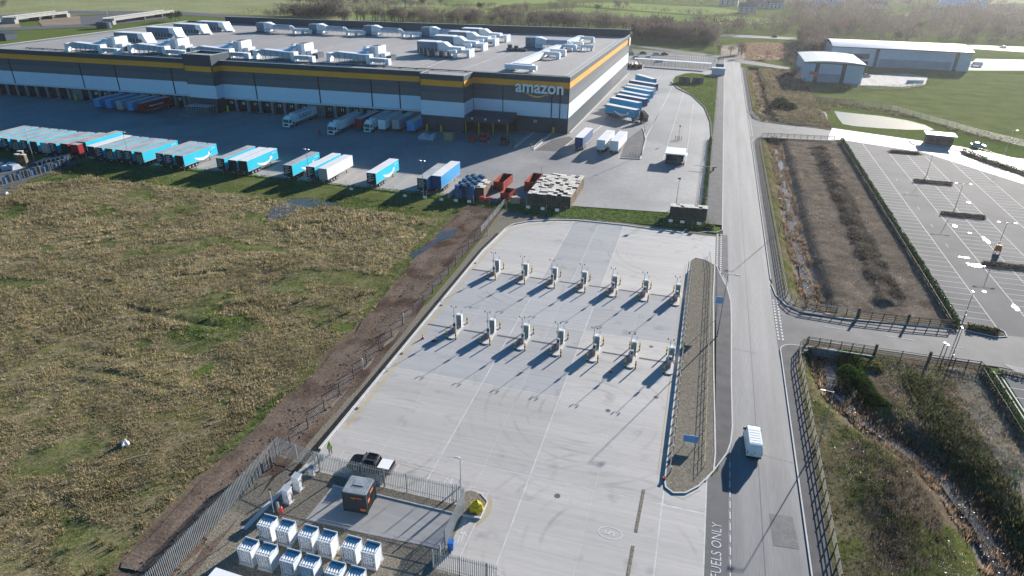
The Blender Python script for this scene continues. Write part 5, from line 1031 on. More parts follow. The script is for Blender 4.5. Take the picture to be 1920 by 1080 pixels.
post_rail('pale timber post and rail fence along the near stretch of road verge', [(19.0,24),(19.0,92),(19.4,95.8),(20.6,97.6)], 1.95, 1.35, (.30,.62,.94,1.24), 'timber', TR); post_rail('timber fence over the culvert on the near side of the side road', [(20.8,97.7),(30.2,97.6)], 1.55, 1.3, (.35,.7,1.05,1.25), 'timber_dark', TR)
post_rail('pale wire-braced rail section of the fence beside the side road', [(30.4,97.5),(37.6,97.6)], 3.5, 1.3, (.25,.55,.85,1.15), 'timber', TR); post_rail('dark timber fence from the gate post to the hedge by the side road', [(37.8,97.6),(44.5,97.8),(45.0,96.2)], 1.7, 1.3, (.45,.85,1.2), 'timber_dark', 'timber_dark')
post_rail('pale timber fence along the far stretch of road verge', [(18.9,228),(18.8,113.5),(20.0,110.8),(21.5,110.0)], 1.95, 1.35, (.30,.62,.94,1.24), 'timber', TR); post_rail('timber fence along the far side of the side road, ditch end', [(21.7,109.9),(29.6,109.4)], 1.6, 1.3, (.35,.7,1.05,1.25), 'timber_dark', TR); post_rail('dark timber fence along the far side of the side road, hedge end', [(30,109.3),(37.3,109.6),(44.2,110.4)], 1.9, 1.3, (.35,.7,1.05,1.25), 'timber_dark', 'timber_dark')
for p, l in (((30.3,97.5),'thick dark gate post left of the wire-braced fence section'),((37.7,97.6),'thick dark gate post right of the wire-braced fence section'),((29.8,109.4),'thick dark gate post across the side road, ditch side'),((37.4,109.6),'thick dark gate post across the side road, hedge side')): solo('gate_post', MB().box(-.16,.16,-.16,.16,-.2,1.7).box(-.19,.19,-.19,.19,1.7,1.76), 'timber_dark', l, 'gate post', (*p,0), 0, 'thick gate posts by the side road')
post_rail('timber fence round the corner of the service lane, near side', [(18.9,229),(19.8,234.2),(22,235.8),(43,238.2)], 2.2, 1.3, (.35,.7,1.05,1.25), 'timber_dark', TR); post_rail('timber fence along the far side of the service lane, ditch end', [(18.9,276),(19.6,267),(22,262.2),(36,259)], 2.4, 1.3, (.35,.7,1.05,1.25), 'timber_dark', 'timber_dark'); post_rail('timber fence along the most distant stretch of road', [(18.7,392),(18.7,278)], 3.0, 1.3, (.35,.7,1.05,1.25), 'timber', 'timber')
post_rail('thin rail fence along the right edge of the gravel island', [(5.9,64),(5.75,100),(5.7,121),(5.2,128)], 2.4, 1.05, (.35,.65,1.0), 'galv', 'timber_pale', .06, .03, .05)
post_rail('dark post and wire fence between dirt track and gravel strip', [(-42.6,49),(-42.2,72),(-41.6,100),(-42.2,124)], 4.1, 1.7, (.45,.8,1.15,1.5), 'timber_dark', 'galv', .13, .012, .012, None, 'wire_fence', 'fence', True); post_rail('paler railed end of the boundary fence near the yard corner', [(-42.3,124.6),(-42.6,143.2)], 3.1, 1.7, (.5,.85,1.2,1.55), 'timber', 'galv_light', .12, .03, .03, None, 'wire_fence', 'fence', True)
for y in (70.5,84.5): solo('marker_post', MB().tube((0,0,0),(0,0,1.5),.05,.05,8).tube((0,0,1.3),(0,0,1.9),.09,.09,8), 'white_plain', 'white capped marker post on the wire fence, '+('nearer one' if y < 80 else 'farther one'), 'marker post', (-42.0,y,0), 0, 'white marker posts on the wire fence')
o = post_rail('tall thin mesh fence with small notice plates before the parked trailers', [(-162.70,140.84),(-139.53,140.68),(-119.39,140.95),(-88.84,142.74),(-61.86,141.40),(-41.84,141.69)], 4.4, 2.3, (.1,.6,1.1,1.6,2.1), 'steel', 'galv', .06, .010, .010, None, 'mesh_fence', 'fence', True)
for p in ((-80.91,139.24),(-66.29,138.71),(-61.33,139.15),(-57.01,139.00),(-53.49,139.38),(-50.23,139.68)): part('notice_plate', MB().box(-.45,.45,-.05,-.02,1.1,1.7), 'white_plain', o, (p[0],p[1]-.05,0))
o = post_rail('mesh fence with notice plates behind the grass bank', [(-41.39,141.07),(-22.27,141.10),(5.83,142.42)], 4.4, 2.3, (.1,.6,1.1,1.6,2.1), 'steel', 'galv', .06, .010, .010, None, 'mesh_fence', 'fence', True)
for p in ((-36.04,140.57),(-32.59,140.60),(-29.17,140.63),(-3.61,142.00),(-1.06,142.16),(2.51,142.33)): part('notice_plate', MB().box(-.45,.45,-.05,-.02,1.0,1.6), 'white_plain', o, (p[0],p[1]-.05,0))
post_rail('mesh fence between yard and road with pale post tops', [(4.3,147),(4.6,250),(4.6,356)], 5, 2.2, (.1,1.1,2.1), 'galv_light', 'galv', .07, .012, .012, None, 'mesh_fence', 'fence', True)
post_rail('low rail along the right edge of the warehouse yard', [(2.4,150),(2.6,226)], 3.2, .9, (.5,.85), 'galv', 'galv', .07, .03, .04)
# ---- grass bank growth
x, y = scatter(26000, -140, 6, 134, 152, lambda x, y: inside(x, y, GRASS_FRONT)*.9); q = len(x)
setting('bank_grass', blades(np.stack([x, y, np.full(q, .01)], -1), rng.uniform(.25,.5,q), np.array([.10,.18,.03])*rng.uniform(.6,1.5,(q,1)), 6, 'blade', 'bank_grass', .8, .16, .55), 'blade', 'stuff')

# ================================================================ gas compound in the palisade
sheet('compound_gravel', [(-43.22,31.99),(-43.31,39.27),(-43.06,46.85),(-41.49,48.78),(-36.92,50.08),(-31.94,49.98),(-19.02,49.93),(-18.72,48.42),(-18.68,43.58),(-19.43,41.47),(-12.25,41.33),(-23.44,27.38),(-43,20)], .030, 'gravel')
sheet('compound_slab', [(-34.58,43.14),(-34.33,48.46),(-28.63,48.57),(-19.48,48.51),(-18.98,43.63),(-21.20,43.66),(-27.34,43.38)], .06, 'slab'); kerb([(-34.37,48.53),(-28.69,48.68),(-19.40,48.61)], .14, .16, 'kerb')
sheet('hydrant_bed', [(-19.72,52.05),(-19.15,52.40),(-18.04,52.13),(-16.96,51.29),(-16.93,48.81),(-18.82,48.71)], .05, 'gravel'); kerb([(-18.85,48.62),(-16.90,48.74)], .2, .22); kerb([(-16.90,48.74),(-16.90,51.31),(-18.01,52.23)], .12, .1)
sheet('plinth_strip', [(-40.30,40.19),(-39.68,40.23),(-38.62,51.16),(-39.15,50.99)], .05, 'plinth')
mat('palisade_steel', (.33,.36,.38), (.40,.43,.45), .42, 1, 5, .08, metal=.35)
PH = 2.75; pale_me = MB().hexa([(-.035,-.015,.05),(.035,-.015,.05),(.035,.015,.05),(-.035,.015,.05)], [(-.035,-.015,PH-.15),(.035,-.015,PH-.15),(.035,.015,PH-.15),(-.035,.015,PH-.15)]).hexa([(-.035,-.012,PH-.15),(.035,-.012,PH-.15),(.035,.012,PH-.15),(-.035,.012,PH-.15)], [(-.008,-.012,PH),(.008,-.012,PH),(.008,.03,PH),(-.008,.03,PH)]).mesh('pale', 'palisade_steel')
ppost_me = MB().box(-.05,.05,.03,.13,0,PH-.1).mesh('post', 'palisade_steel')
def palisade(label, a, b, sp=.215, bay=2.75, flip=1):
    a = Vector(a); b = Vector(b); L = (b-a).length; rz = math.atan2(b.y-a.y, b.x-a.x); t = thing('palisade_fence', label, 'fence', (a.x,a.y,.03), rz, 'palisade fences of the gas compound')
    n = int(L/sp)
    for k in range(n+1): link('pale', pale_me, t, (k*sp,0,0))
    for k in range(int(L/bay)+1): link('post', ppost_me, t, (k*bay,0,0))
    for z in (.45,PH-.5): part('rail', MB().box(0,L,.02,.06,z-.025,z+.025), 'palisade_steel', t)
    return t
PA, PB, PC, PD = (-44.02,32.62), (-43.0,51.2), (-36.96,50.16), (-19.10,49.98)
palisade('galvanised palisade fence along the dirt track', (-43.35,28.5), PB); palisade('palisade fence across the gravel at the far left corner of the compound', PB, PC); palisade('long palisade fence between compound and the parked pickup', PC, PD)
palisade('short palisade fence with gate at the right of the slab', (-18.93,43.93), PD); t = palisade('palisade fence at the bottom edge right of the blue bin', (-19.23,41.26), (-12.57,41.30))
# pipe rail in front of the slab
p0, p1 = Vector((-32.72,43.02)), Vector((-18.58,43.34)); d = (p1-p0); t = thing('guard_rail', 'grey tubular guard rail along the near edge of the compound slab', 'guard rail', (0,0,0.03))
part('rail', MB().tube((p0.x,p0.y,1.0),(p1.x,p1.y,1.0),.035), 'galv', t); part('rail', MB().tube((p0.x,p0.y,.55),(p1.x,p1.y,.55),.03), 'galv', t)
for k in range(6): q = p0+d*(k/5); part('post', MB().tube((q.x,q.y,0),(q.x,q.y,1.0),.035), 'galv', t)
# ---- container generator
mat('container_grey', (.050,.056,.064), (.060,.066,.075), .5, .8, 4, .08); mat('container_roof', (.24,.27,.30), (.30,.33,.36), .5, .9, 3, .12); flat('badge_orange', (.72,.17,.03), .5); flat('label_black', (.012,.012,.014), .5)
a = Vector((-31.31,45.54)); b = Vector((-28.56,45.75)); rz = math.atan2(b.y-a.y, b.x-a.x); CW = (b-a).length; CDp = 2.5; CHt = 2.75
t = thing('generator_container', 'small dark grey corrugated container with orange lettering on the compound slab', 'container', (a.x,a.y,.06), rz)
part('body', MB().box(.05,CW-.05,.05,CDp-.05,.12,CHt-.06), 'container_grey', t); part('roof', MB().box(0,CW,0,CDp,CHt-.06,CHt), 'container_roof', t)
for k in range(11): x = .12+k*(CW-.36)/10; part('roof_rib', MB().box(x,x+.11,.03,CDp-.03,CHt-.005,CHt+.05), 'container_roof', t)
part('roof_hatch', MB().box(CW*.30,CW*.72,CDp*.45,CDp*.85,CHt+.02,CHt+.10), 'container_roof', t)
for k in range(8): y = .15+k*(CDp-.4)/7; part('side_rib', MB().box(CW-.055,CW+.0,y,y+.13,.2,CHt-.14), 'container_grey', t)
for x in (.0,CW-.12):
    for y in (0,CDp-.12): part('corner_post', MB().box(x,x+.12,y,y+.12,0,CHt+.01), 'container_grey', t)
part('bottom_rail', MB().box(.12,CW-.12,.0,.08,0,.18), 'container_grey', t)
l = part('name_plate', MB().box(.75,CW-.35,.03,.05,1.85,2.35), 'label_black', t); o = link('lettering', text_mesh('aggreko', .42, 'badge_orange', offset=.006), l, ((.75+CW-.35)/2,.022,2.10)); o.rotation_euler = (R(90),0,0)
part('badge', MB().box(CW-.85,CW-.2,.03,.05,.35,.66), 'badge_orange', t); part('badge', MB().box(CW-.002,CW+.02,.35,.8,1.3,1.75), 'badge_orange', t); part('badge', MB().box(CW-.002,CW+.02,1.0,1.8,2.1,2.3), 'badge_orange', t)
# ---- cylinder packs
mat('cyl_white', (.78,.79,.80), (.72,.74,.76), .32, 1.5, 5, .04); mat('frame_blue', (.10,.19,.32), (.13,.22,.35), .45, 1.5, 4, .08); mat('frame_white', (.62,.66,.70), (.68,.72,.75), .4, 1, 4, .05)
def round_cyl(r, L):
    mb = MB(); prof = [(0,.02),(.03,r*.62),(.09,r*.92),(.16,r),(L-.16,r),(L-.09,r*.92),(L-.03,r*.62),(L,.02)]; n = 10
    for y, q in prof: mb.v += [(q*math.cos(2*math.pi*k/n), y, q*math.sin(2*math.pi*k/n)) for k in range(n)]
    for i in range(len(prof)-1):
        for k in range(n): j = (k+1) % n; mb.f.append((i*n+k, i*n+n+k, i*n+n+j, i*n+j)); mb.m.append(0)
    return mb
cyl_me = round_cyl(.135, 1.34).mesh('cylinder', 'cyl_white'); cyl_me.polygons.foreach_set('use_smooth', [True]*len(cyl_me.polygons))
PW, PD_, PHt = 1.52, 1.42, 2.08
fr = MB()
for x in (0,PW-.07):
    for y in (0,PD_-.07): fr.box(x,x+.07,y,y+.07,.1,PHt+(.18 if y > .5 else 0))
fr.box(.07,PW-.07,PD_-.07,PD_-.01,.1,PHt+.18); 
for z in (.1,PHt-.06): fr.box(.07,PW-.07,.0,.06,z,z+.06)
fr.box(0,.05,.07,PD_-.07,PHt-.06,PHt).box(PW-.05,PW,.07,PD_-.07,PHt-.06,PHt)
for x in (.02,PW-.06): fr.box(x,x+.04,.07,PD_-.07,.1,PHt-.1)
frame_me = fr.mesh('frame', 'frame_white'); bar_me = MB().box(.07,PW-.07,.20,.26,PHt-.02,PHt+.02).mesh('clamp_bar', 'frame_blue'); bar2_me = MB().box(.07,PW-.07,PD_-.28,PD_-.22,PHt-.02,PHt+.05).mesh('clamp_bar', 'frame_blue'); man = MB().path([(.15,-.05,.35),(PW-.15,-.05,.35),(PW-.15,-.05,1.7)], .02); man_me = man.mesh('manifold_pipe', 'frame_blue'); base_me = MB().box(-.08,PW+.08,-.10,PD_+.08,-.03,.10).mesh('skid', 'plinth')
PX = (-37.6,-35.5,-32.9,-30.78,-28.1,-26.0)
for r, y in enumerate((39.55,36.4)):
    for i, x in enumerate(PX):
        if r == 1 and i == 5: pass
        t = thing('cylinder_pack', f'white pack of stacked gas cylinders, {ORD[i]} from the left in the {"far" if r == 0 else "near"} row', 'gas cylinder pack', (x,y,.06), 0, 'white gas cylinder packs in the compound')
        link('frame', frame_me, t); link('clamp_bar', bar_me, t); link('clamp_bar', bar2_me, t); link('manifold_pipe', man_me, t); link('skid', base_me, t)
        for k in range(5):
            for q in range(7): link('cylinder', cyl_me, t, (.20+k*.28,.03,.25+q*.277))
sheet('pack_hardstanding', [(-38.3,34.5),(-24.2,34.5),(-24.2,41.4),(-38.3,41.4)], .045, 'gravel')
solo('flat_roof_kiosk', MB().box(-2.2,2.2,-1.3,1.3,0,2.3).box(-2.35,2.35,-1.4,1.4,2.3,2.4), 'white_plain', 'white flat kiosk roof at the very bottom edge, below the cylinder packs', 'kiosk', (*(-35.56,32.30),.03), R(-2))
# ---- white dispenser cabinets, reel, tank, poles
for p, l in (((-37.75,44.96),'white gas cabinet nearer to the cylinder packs, with a dark top edge'),((-37.76,46.97),'white gas cabinet farther from the packs, next to the black trench')):
    t = thing('gas_cabinet', l, 'cabinet', (*p,.05), R(-6), 'white gas cabinets in the compound'); part('body', MB().box(-.42,.42,-.35,.35,.06,1.85), 'cab_white', t); part('lid', MB().hexa([(-.47,-.4,1.85),(.47,-.4,1.85),(.47,.4,1.85),(-.47,.4,1.85)], [(-.47,-.4,1.92),(.47,-.4,1.92),(.47,.4,2.05),(-.47,.4,2.05)]), 'cab_white', t); part('door', MB().box(-.36,.36,-.37,-.35,.2,1.7), 'frame_white', t); part('handle', MB().box(.22,.27,-.40,-.37,.9,1.15), 'black_plain', t); part('hose', MB().path([(.42,0,1.5),(.62,0,1.2),(.58,.1,.4),(.42,.2,.6)], .03), 'rubber', t); part('plinth', MB().box(-.5,.5,-.45,.45,0,.06), 'plinth', t)
t = thing('vent_mast', 'slim white mast pole beside the red fire point', 'mast', (*(-38.35,43.16),.05)); part('pole', MB().tube((0,0,0),(0,0,3.2),.05,.04), 'galv_light', t); part('cap', MB().box(-.12,.2,-.08,.08,3.2,3.32), 'black_plain', t)
t = thing('fire_point', 'red round fire extinguisher cover on a grey stand', 'fire point', (*(-37.65,43.30),.05)); part('stand', MB().box(-.3,-.05,-.1,.1,0,1.5), 'galv', t); part('extinguisher', MB().tube((.15,0,.1),(.15,0,.75),.17,.17,12).tube((.15,0,.75),(.15,0,.9),.17,.05,12), 'cone_red', t)
t = thing('water_tank', 'small grey round tank on a concrete block by the fence', 'tank', (*(-37.57,49.43),.04)); part('block', MB().box(-.4,.4,-.3,.3,0,.2), 'plinth', t); part('drum', MB().tube((0,0,.2),(0,0,1.05),.36,.36,16), 'frame_white', t); part('lid', MB().tube((0,0,1.05),(0,0,1.13),.38,.30,16), 'galv', t)
t = thing('junction_box', 'grey junction box fixed on the palisade by the kerb end', 'electrical box', (*(-36.89,50.74),.04)); part('box', MB().box(-.35,.35,-.15,.15,1.2,2.0), 'galv', t); part('post', MB().box(-.06,.06,-.06,.06,0,1.2), 'galv', t)
t = thing('wheelie_bin', 'blue wheelie bin by the compound gate', 'bin', (*(-18.41,44.08),.03), R(10)); part('body', MB().hexa([(-.24,-.28,.08),(.24,-.28,.08),(.24,.2,.08),(-.24,.2,.08)], [(-.29,-.35,1.0),(.29,-.35,1.0),(.29,.33,1.0),(-.29,.33,1.0)]), 'blue_bin', t); part('lid', MB().hexa([(-.31,-.38,1.0),(.31,-.38,1.0),(.31,.36,1.0),(-.31,.36,1.0)], [(-.28,-.3,1.1),(.28,-.3,1.1),(.28,.34,1.12),(-.28,.34,1.12)]), 'blue_bin', t)
for s in (-1,1): part('wheel', MB().tube((s*.2-.03,.24,.1),(s*.2+.03,.24,.1),.1,.1,10), 'rubber', t)
for p, l in (((-18.91,42.42),'grey steel gate post left of the blue bin'),((-20.18,50.56),'pale control post inside the palisade corner')): solo('steel_post', MB().box(-.08,.08,-.08,.08,0,2.3), 'galv', l, 'post', (*p,.03))
# yellow sheeted hydrant: lumpy cover
mat('tarp_yellow', (.62,.46,.02), (.70,.55,.05), .5, 3, 8, .12); c = (-17.73,49.92); mb = MB(); nu, nv = 16, 9
for j in range(nv):
    for i in range(nu):
        a = 2*math.pi*i/nu; v = j/(nv-1); rr = (.78-.30*v)*math.sqrt(max(0,1-(v*.97)**3))*(1+.16*math.sin(5*a+v*4)+.08*math.sin(9*a-v*7)); mb.v.append((rr*math.cos(a), rr*math.sin(a)*.85, v*1.15+.05*math.sin(4*a+3*v)*(v > 0)))
for j in range(nv-1):
    for i in range(nu): k = (i+1) % nu; mb.f.append((j*nu+i, j*nu+k, j*nu+nu+k, j*nu+nu+i)); mb.m.append(0)
t = thing('covered_hydrant', 'crumpled bright yellow plastic cover over a standpipe in the gravel corner', 'yellow cover', (*c,.05)); part('cover', mb, 'tarp_yellow', t); part('tie_band', MB().tube((0,0,.55),(0,0,.62),.66,.64,16), 'sign_yellow', t)

# ================================================================ stacked goods and yard clutter
mat('pallet', (.70,.65,.57), (.78,.74,.68), .85, .8, 3, .15); mat('pallet_side_shade', (.17,.135,.10), (.24,.19,.14), .9, .8, 3, .2); mat('pallet_old', (.20,.17,.13), (.30,.25,.19), .85, .8, 3, .2); mat('crate_blue', (.03,.13,.27), (.05,.17,.33), .5, .8, 3, .15); mat('crate_dark', (.02,.045,.075), (.035,.06,.095), .5, .8, 3, .2); mat('rust_red', (.30,.045,.030), (.36,.065,.045), .6, .8, 3, .15); mat('carton', (.42,.32,.22), (.48,.38,.27), .85, .8, 4, .12); mat('wrap', (.40,.44,.48), (.50,.54,.58), .3, 1, 4, .15)
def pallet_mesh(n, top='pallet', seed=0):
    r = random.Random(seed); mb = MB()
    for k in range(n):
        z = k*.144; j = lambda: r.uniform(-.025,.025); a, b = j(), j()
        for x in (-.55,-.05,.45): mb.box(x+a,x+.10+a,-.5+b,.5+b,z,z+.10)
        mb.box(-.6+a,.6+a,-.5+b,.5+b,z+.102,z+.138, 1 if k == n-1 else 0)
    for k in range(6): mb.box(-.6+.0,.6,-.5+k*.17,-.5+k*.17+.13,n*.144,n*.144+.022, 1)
    return mb.mesh('pallets', ['pallet_side_shade', top])  # side boards coloured dark to paint the shade in the gaps between pallets
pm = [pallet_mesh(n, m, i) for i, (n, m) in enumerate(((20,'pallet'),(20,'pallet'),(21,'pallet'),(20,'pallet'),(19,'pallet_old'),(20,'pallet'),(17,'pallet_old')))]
A = Vector((-37.60,145.43)); B = Vector((-27.17,146.16)); Cc = Vector((-26.25,160.56)); u = (B-A); nu_ = 9; v = Vector((0.10,17.5)); nv_ = 14
for i in range(nu_):
    for j in range(nv_):
        p = A+u*((i+.5)/nu_)+v*((j+.5)/nv_); k = random.choice([0,0,1,1,2,2,3,5,4,4]) if random.random() > .09 else 6
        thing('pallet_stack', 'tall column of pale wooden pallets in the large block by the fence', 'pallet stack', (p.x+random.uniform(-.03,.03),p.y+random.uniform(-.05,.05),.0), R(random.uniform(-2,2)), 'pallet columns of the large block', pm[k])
a = Vector((-4.10,147.07)); b = Vector((3.98,147.95))
for i in range(8):
    for j in range(2):
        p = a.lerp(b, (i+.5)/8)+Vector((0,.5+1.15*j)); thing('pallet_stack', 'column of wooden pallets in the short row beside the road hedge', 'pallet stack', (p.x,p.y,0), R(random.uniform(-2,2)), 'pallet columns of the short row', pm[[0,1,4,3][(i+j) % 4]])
# blue tote stacks
def tote_mesh(n, m, w=.95, d=1.15, h=.42, seed=0):
    r = random.Random(seed); mb = MB()
    for k in range(n):
        z = k*h; a = r.uniform(-.03,.03); mb.hexa([(-w/2+.05+a,-d/2+.05,z),(w/2-.05+a,-d/2+.05,z),(w/2-.05+a,d/2-.05,z),(-w/2+.05+a,d/2-.05,z)], [(-w/2+a,-d/2,z+h-.06),(w/2+a,-d/2,z+h-.06),(w/2+a,d/2,z+h-.06),(-w/2+a,d/2,z+h-.06)]).box(-w/2-.03+a,w/2+.03+a,-d/2-.03,d/2+.03,z+h-.058,z+h-.004)
    return mb.mesh('totes', m)
tm = [tote_mesh(n, m, seed=i) for i, (n, m) in enumerate(((8,'crate_blue'),(7,'crate_blue'),(8,'crate_dark'),(6,'crate_blue')))]
A = Vector((-55.98,144.19)); B = Vector((-51.25,144.93))
for i in range(5):
    for j in range(8):
        p = A.lerp(B, (i+.5)/5)+Vector((.35,1.3*j+.6)); thing('tote_stack', 'tall stack of blue plastic totes between the blue trailer and red skips', 'tote stack', (p.x,p.y,0), R(random.uniform(-3,3)), 'blue tote stacks by the trailers', tm[(i*3+j) % 4])
A = Vector((-51.02,145.84))
for i in range(2):
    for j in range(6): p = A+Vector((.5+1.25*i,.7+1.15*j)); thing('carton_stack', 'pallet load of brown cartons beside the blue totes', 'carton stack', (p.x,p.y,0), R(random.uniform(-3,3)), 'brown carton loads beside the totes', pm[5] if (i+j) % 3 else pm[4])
def skip(label, p, L, w=2.4, h=2.1, rz=0.0, ramp=True):
    t = thing('open_skip', label, 'skip', (p[0],p[1],0), rz, 'red open skips in the yard'); a = .07
    part('floor', MB().box(0,w,0,L,.15,.25), 'rust_red', t); part('side', MB().box(0,a,0,L,.25,h), 'rust_red', t); part('side', MB().box(w-a,w,0,L,.25,h), 'rust_red', t); part('end', MB().box(a,w-a,0,a,.25,h), 'rust_red', t); part('end', MB().box(a,w-a,L-a,L,.25,h), 'rust_red', t)
    for k in range(5): y = .4+k*(L-.9)/4; part('rib', MB().box(w,w+.08,y,y+.12,.2,h), 'rust_red', t); part('rib', MB().box(-.08,0,y,y+.12,.2,h), 'rust_red', t)
    part('rim', MB().box(-.08,w+.08,-.05,.03,h,h+.08).box(-.08,w+.08,L-.03,L+.05,h,h+.08).box(-.08,.03,.03,L-.03,h,h+.08).box(w-.03,w+.08,.03,L-.03,h,h+.08), 'rust_red', t); part('load', MB().box(a,w-a,a,L-a,.25,1.0), 'dock_dark', t); return t
skip('empty red open skip standing alone behind the cartons', (-48.64,153.52), 7.5, 2.6, 2.2, R(-3)); skip('red open skip close against the left of the pallet block', (-40.92,155.21), 8.0, 2.6, 2.4, R(-2)); skip('small red skip with timber scraps near the fence corner', (-44.70,146.70), 4.2, 2.3, 1.8, R(-4))
for k, (p, m, s) in enumerate((((-48.53,144.61),'red_plain',(.8,.7,1.0)),((-46.93,145.14),'red_plain',(.9,.6,.8)),((-45.59,144.78),'trailer_navy',(.6,.6,.7)),((-40.82,145.96),'carton',(1.0,.9,1.4)),((-39.67,147.15),'pallet_old',(.8,.8,.9)))):
    solo('goods_box', MB().hexa([(-s[0],-s[1],0),(s[0],-s[1],0),(s[0],s[1],0),(-s[0],s[1],0)], [(-s[0]*.9,-s[1]*.9,s[2]),(s[0]*.95,-s[1]*.9,s[2]),(s[0]*.9,s[1],s[2]*.9),(-s[0]*.9,s[1]*.9,s[2])]).box(-s[0]*.8,s[0]*.8,-s[1]*.7,s[1]*.7,s[2]*.9,s[2]+.15), m, ['bright red wrapped bale before the tote stacks','second bright red wrapped bale, right of the first','small navy box between red bales and small skip','brown carton box right of the small red skip','old timber box against the pallet block'][k], 'bale' if k < 2 else 'box', (*p,0), .2*k)
# strapped bales and crate at the corner tower, vehicles under the canopy
p = (-84.21,195.18); t = thing('bale_pile', 'strapped pale bales lying before the dark tower plinth', 'bales', (*p,0))
for k in range(5): part('bale', MB().box(-2.6+k*1.05,-1.7+k*1.05,-1.2+.1*(k % 2),1.3,0,1.1+.35*((k*2) % 3)), 'wrap', t)
solo('crate', MB().box(-1.4,1.4,-1.2,1.2,.1,2.2).box(-1.5,1.5,-1.3,1.3,0,.1).box(-1.5,1.5,-.1,.1,2.2,2.26), 'cargo', 'square pale crate beside the strapped bales', 'crate', (*(-77.33,196.86),0))
def forklift(label, p, rz, m):
    t = thing('yard_tug', label, 'yard tractor', (p[0],p[1],0), rz); part('body', MB().ext([(-2,.5),(2,.5),(2.1,1.3),(.6,1.5),(.3,2.7),(-1.3,2.8),(-2,1.4)], 'x', -1.1, 1.1), m, t); part('window', MB().box(-.95,.95,-2.02,-1.4,1.55,2.5), 'glass_dark', t)
    for s in (-1,1):
        for y in (-1.3,1.3): wheel(t, s*1.0, y, .5, .35)
forklift('red yard tractor parked under the dark canopy', (-66.05,199.37), R(0), 'red_plain'); forklift('dark yard tractor parked under the right of the canopy', (-58.76,197.71), R(0), 'clad_dark'); 
solo('small_trolley', MB().box(-1,1,-1.2,1.2,.3,1.1).box(-.9,.9,.8,1.1,1.1,2.0).tube((-1,-.8,.3),(-.8,-.8,.3),.3,.3,8).tube((1,-.8,.3),(.8,-.8,.3),.3,.3,8), 'red_plain', 'small red trolley left of the red yard tractor under the canopy', 'trolley', (*(-69.33,196.82),0))
for i, p in enumerate(((-63.30,194.77),(-55.91,193.98),(-55.41,198.88),(-49.95,196.04),(-49.81,199.45),(-70.77,196.31))):
    b = thing('bollard', ['striped bollard in front of the canopy, left of middle','striped bollard in front of the canopy, right of middle','striped bollard right of the canopy','striped bollard left end of the ramp rail by door 01','striped bollard right end of the ramp rail by door 01','striped bollard at the left of the canopy'][i], 'bollard', (*p,0), 0, 'striped bollards by the canopy', bol_y); link('black_band', ring, b); link('black_band', ring2, b)
for p, q, l in (((-53.61,215.67),(-54.66,194.41),'low pale kerb rail left of the ramp to door 01'),((-47.65,214.67),(-48.55,193.90),'low pale kerb rail right of the ramp to door 01')):
    t = thing('ramp_rail', l, 'guard rail', (0,0,0)); part('wall', MB().wall([p,q], .3, 0, .35), 'kerb', t); part('rail', MB().tube((*p,1.0),(*q,1.0),.05), 'galv', t)
    for k in range(6): c = Vector(p).lerp(Vector(q), k/5); part('post', MB().tube((c.x,c.y,.3),(c.x,c.y,1.0),.04), 'galv', t)
sheet('gravel_apron', [(-45.72,207.90),(-41.65,213.74),(-38.48,210.43),(-41.13,194.53),(-47.93,193.47)], .014, 'footway'); sheet('gravel_apron', [(-21.79,193.73),(-22.74,215.92),(-19.51,234.16),(-16.91,217.96),(-16.05,194.50)], .05, 'side_road'); kerb([(-21.71,193.16),(-15.98,193.93),(-16.74,218.01),(-19.51,234.16)], .3, .2)
kerb([(-40.62,195.99),(-38.60,215.56)], .3, .2); kerb([(-35.02,220.65),(-33.55,231.70)], .3, .25); kerb([(-42.19,218.13),(-38.90,352.27)], .3, .25)
# smoking cage beside the tower
t = thing('mesh_cage', 'grey open steel mesh cage shelter at the foot of the dark tower', 'cage', (*(-179.89,199.92),0), R(2)); part('roof', MB().box(-.2,9.2,-.2,4.6,2.9,3.0), 'galv', t)
for x in range(0,10,1): part('bar', MB().box(x-.05,x+.05,-.05,.05,0,2.9), 'galv', t)
for y in (1.5,3,4.5): part('bar', MB().box(8.95,9.05,y-.05,y+.05,0,2.9), 'galv', t)
for z in (.6,1.4,2.2): part('rail', MB().box(0,9,-.04,.04,z-.03,z+.03), 'galv', t)
post_rail('low pale barrier rail in front of the mesh cage', [(-178.78,194.79),(-172.29,196.21)], 2, 1.0, (.5,.95), 'galv', 'galv', .08, .05, .05, name='barrier_rail')
solo('red_sign_stand', MB().box(-.4,.4,-.05,.05,.4,1.9).box(-.5,.5,-.3,.3,0,.1).box(-.05,.05,-.04,.04,.1,.4), 'red_plain', 'red lit stand left of the white lorry cab', 'stand', (*(-118.51,187.55),0))
# ---- gatehouse kiosk of the yard, barrier posts
t = thing('security_kiosk', 'dark glazed yard kiosk with flat white roof', 'kiosk', (*(-8.57,192.37),0)); K = 5.0
part('base_wall', MB().box(0,K,0,4.6,0,1.0), 'clad_dark', t); part('window', MB().box(.08,K-.08,.08,4.52,1.0,2.7), 'glass_dark', t); part('roof', MB().box(-.35,K+.35,-.35,7.0,2.75,3.05), 'white_plain', t); part('side_panel', MB().box(K+.36,K+.9,1,5.0,2.2,2.3), 'white_plain', t)
for x in (0,K/2,K-.08):
    for y in (0,4.52): part('mullion', MB().box(x,x+.08,y,y+.08,1.0,2.75), 'clad_dark', t)
part('door', MB().box(K*.62,K*.85,-.03,.0,.05,2.2), 'clad_mid', t); part('barrier_post', MB().box(K+.1,K+.45,-.6,-.2,0,1.1), 'red_plain', t); part('barrier_arm', MB().tube((K+.27,-.4,1.0),(K-.4,-1.9,1.05),.05), 'white_plain', t)
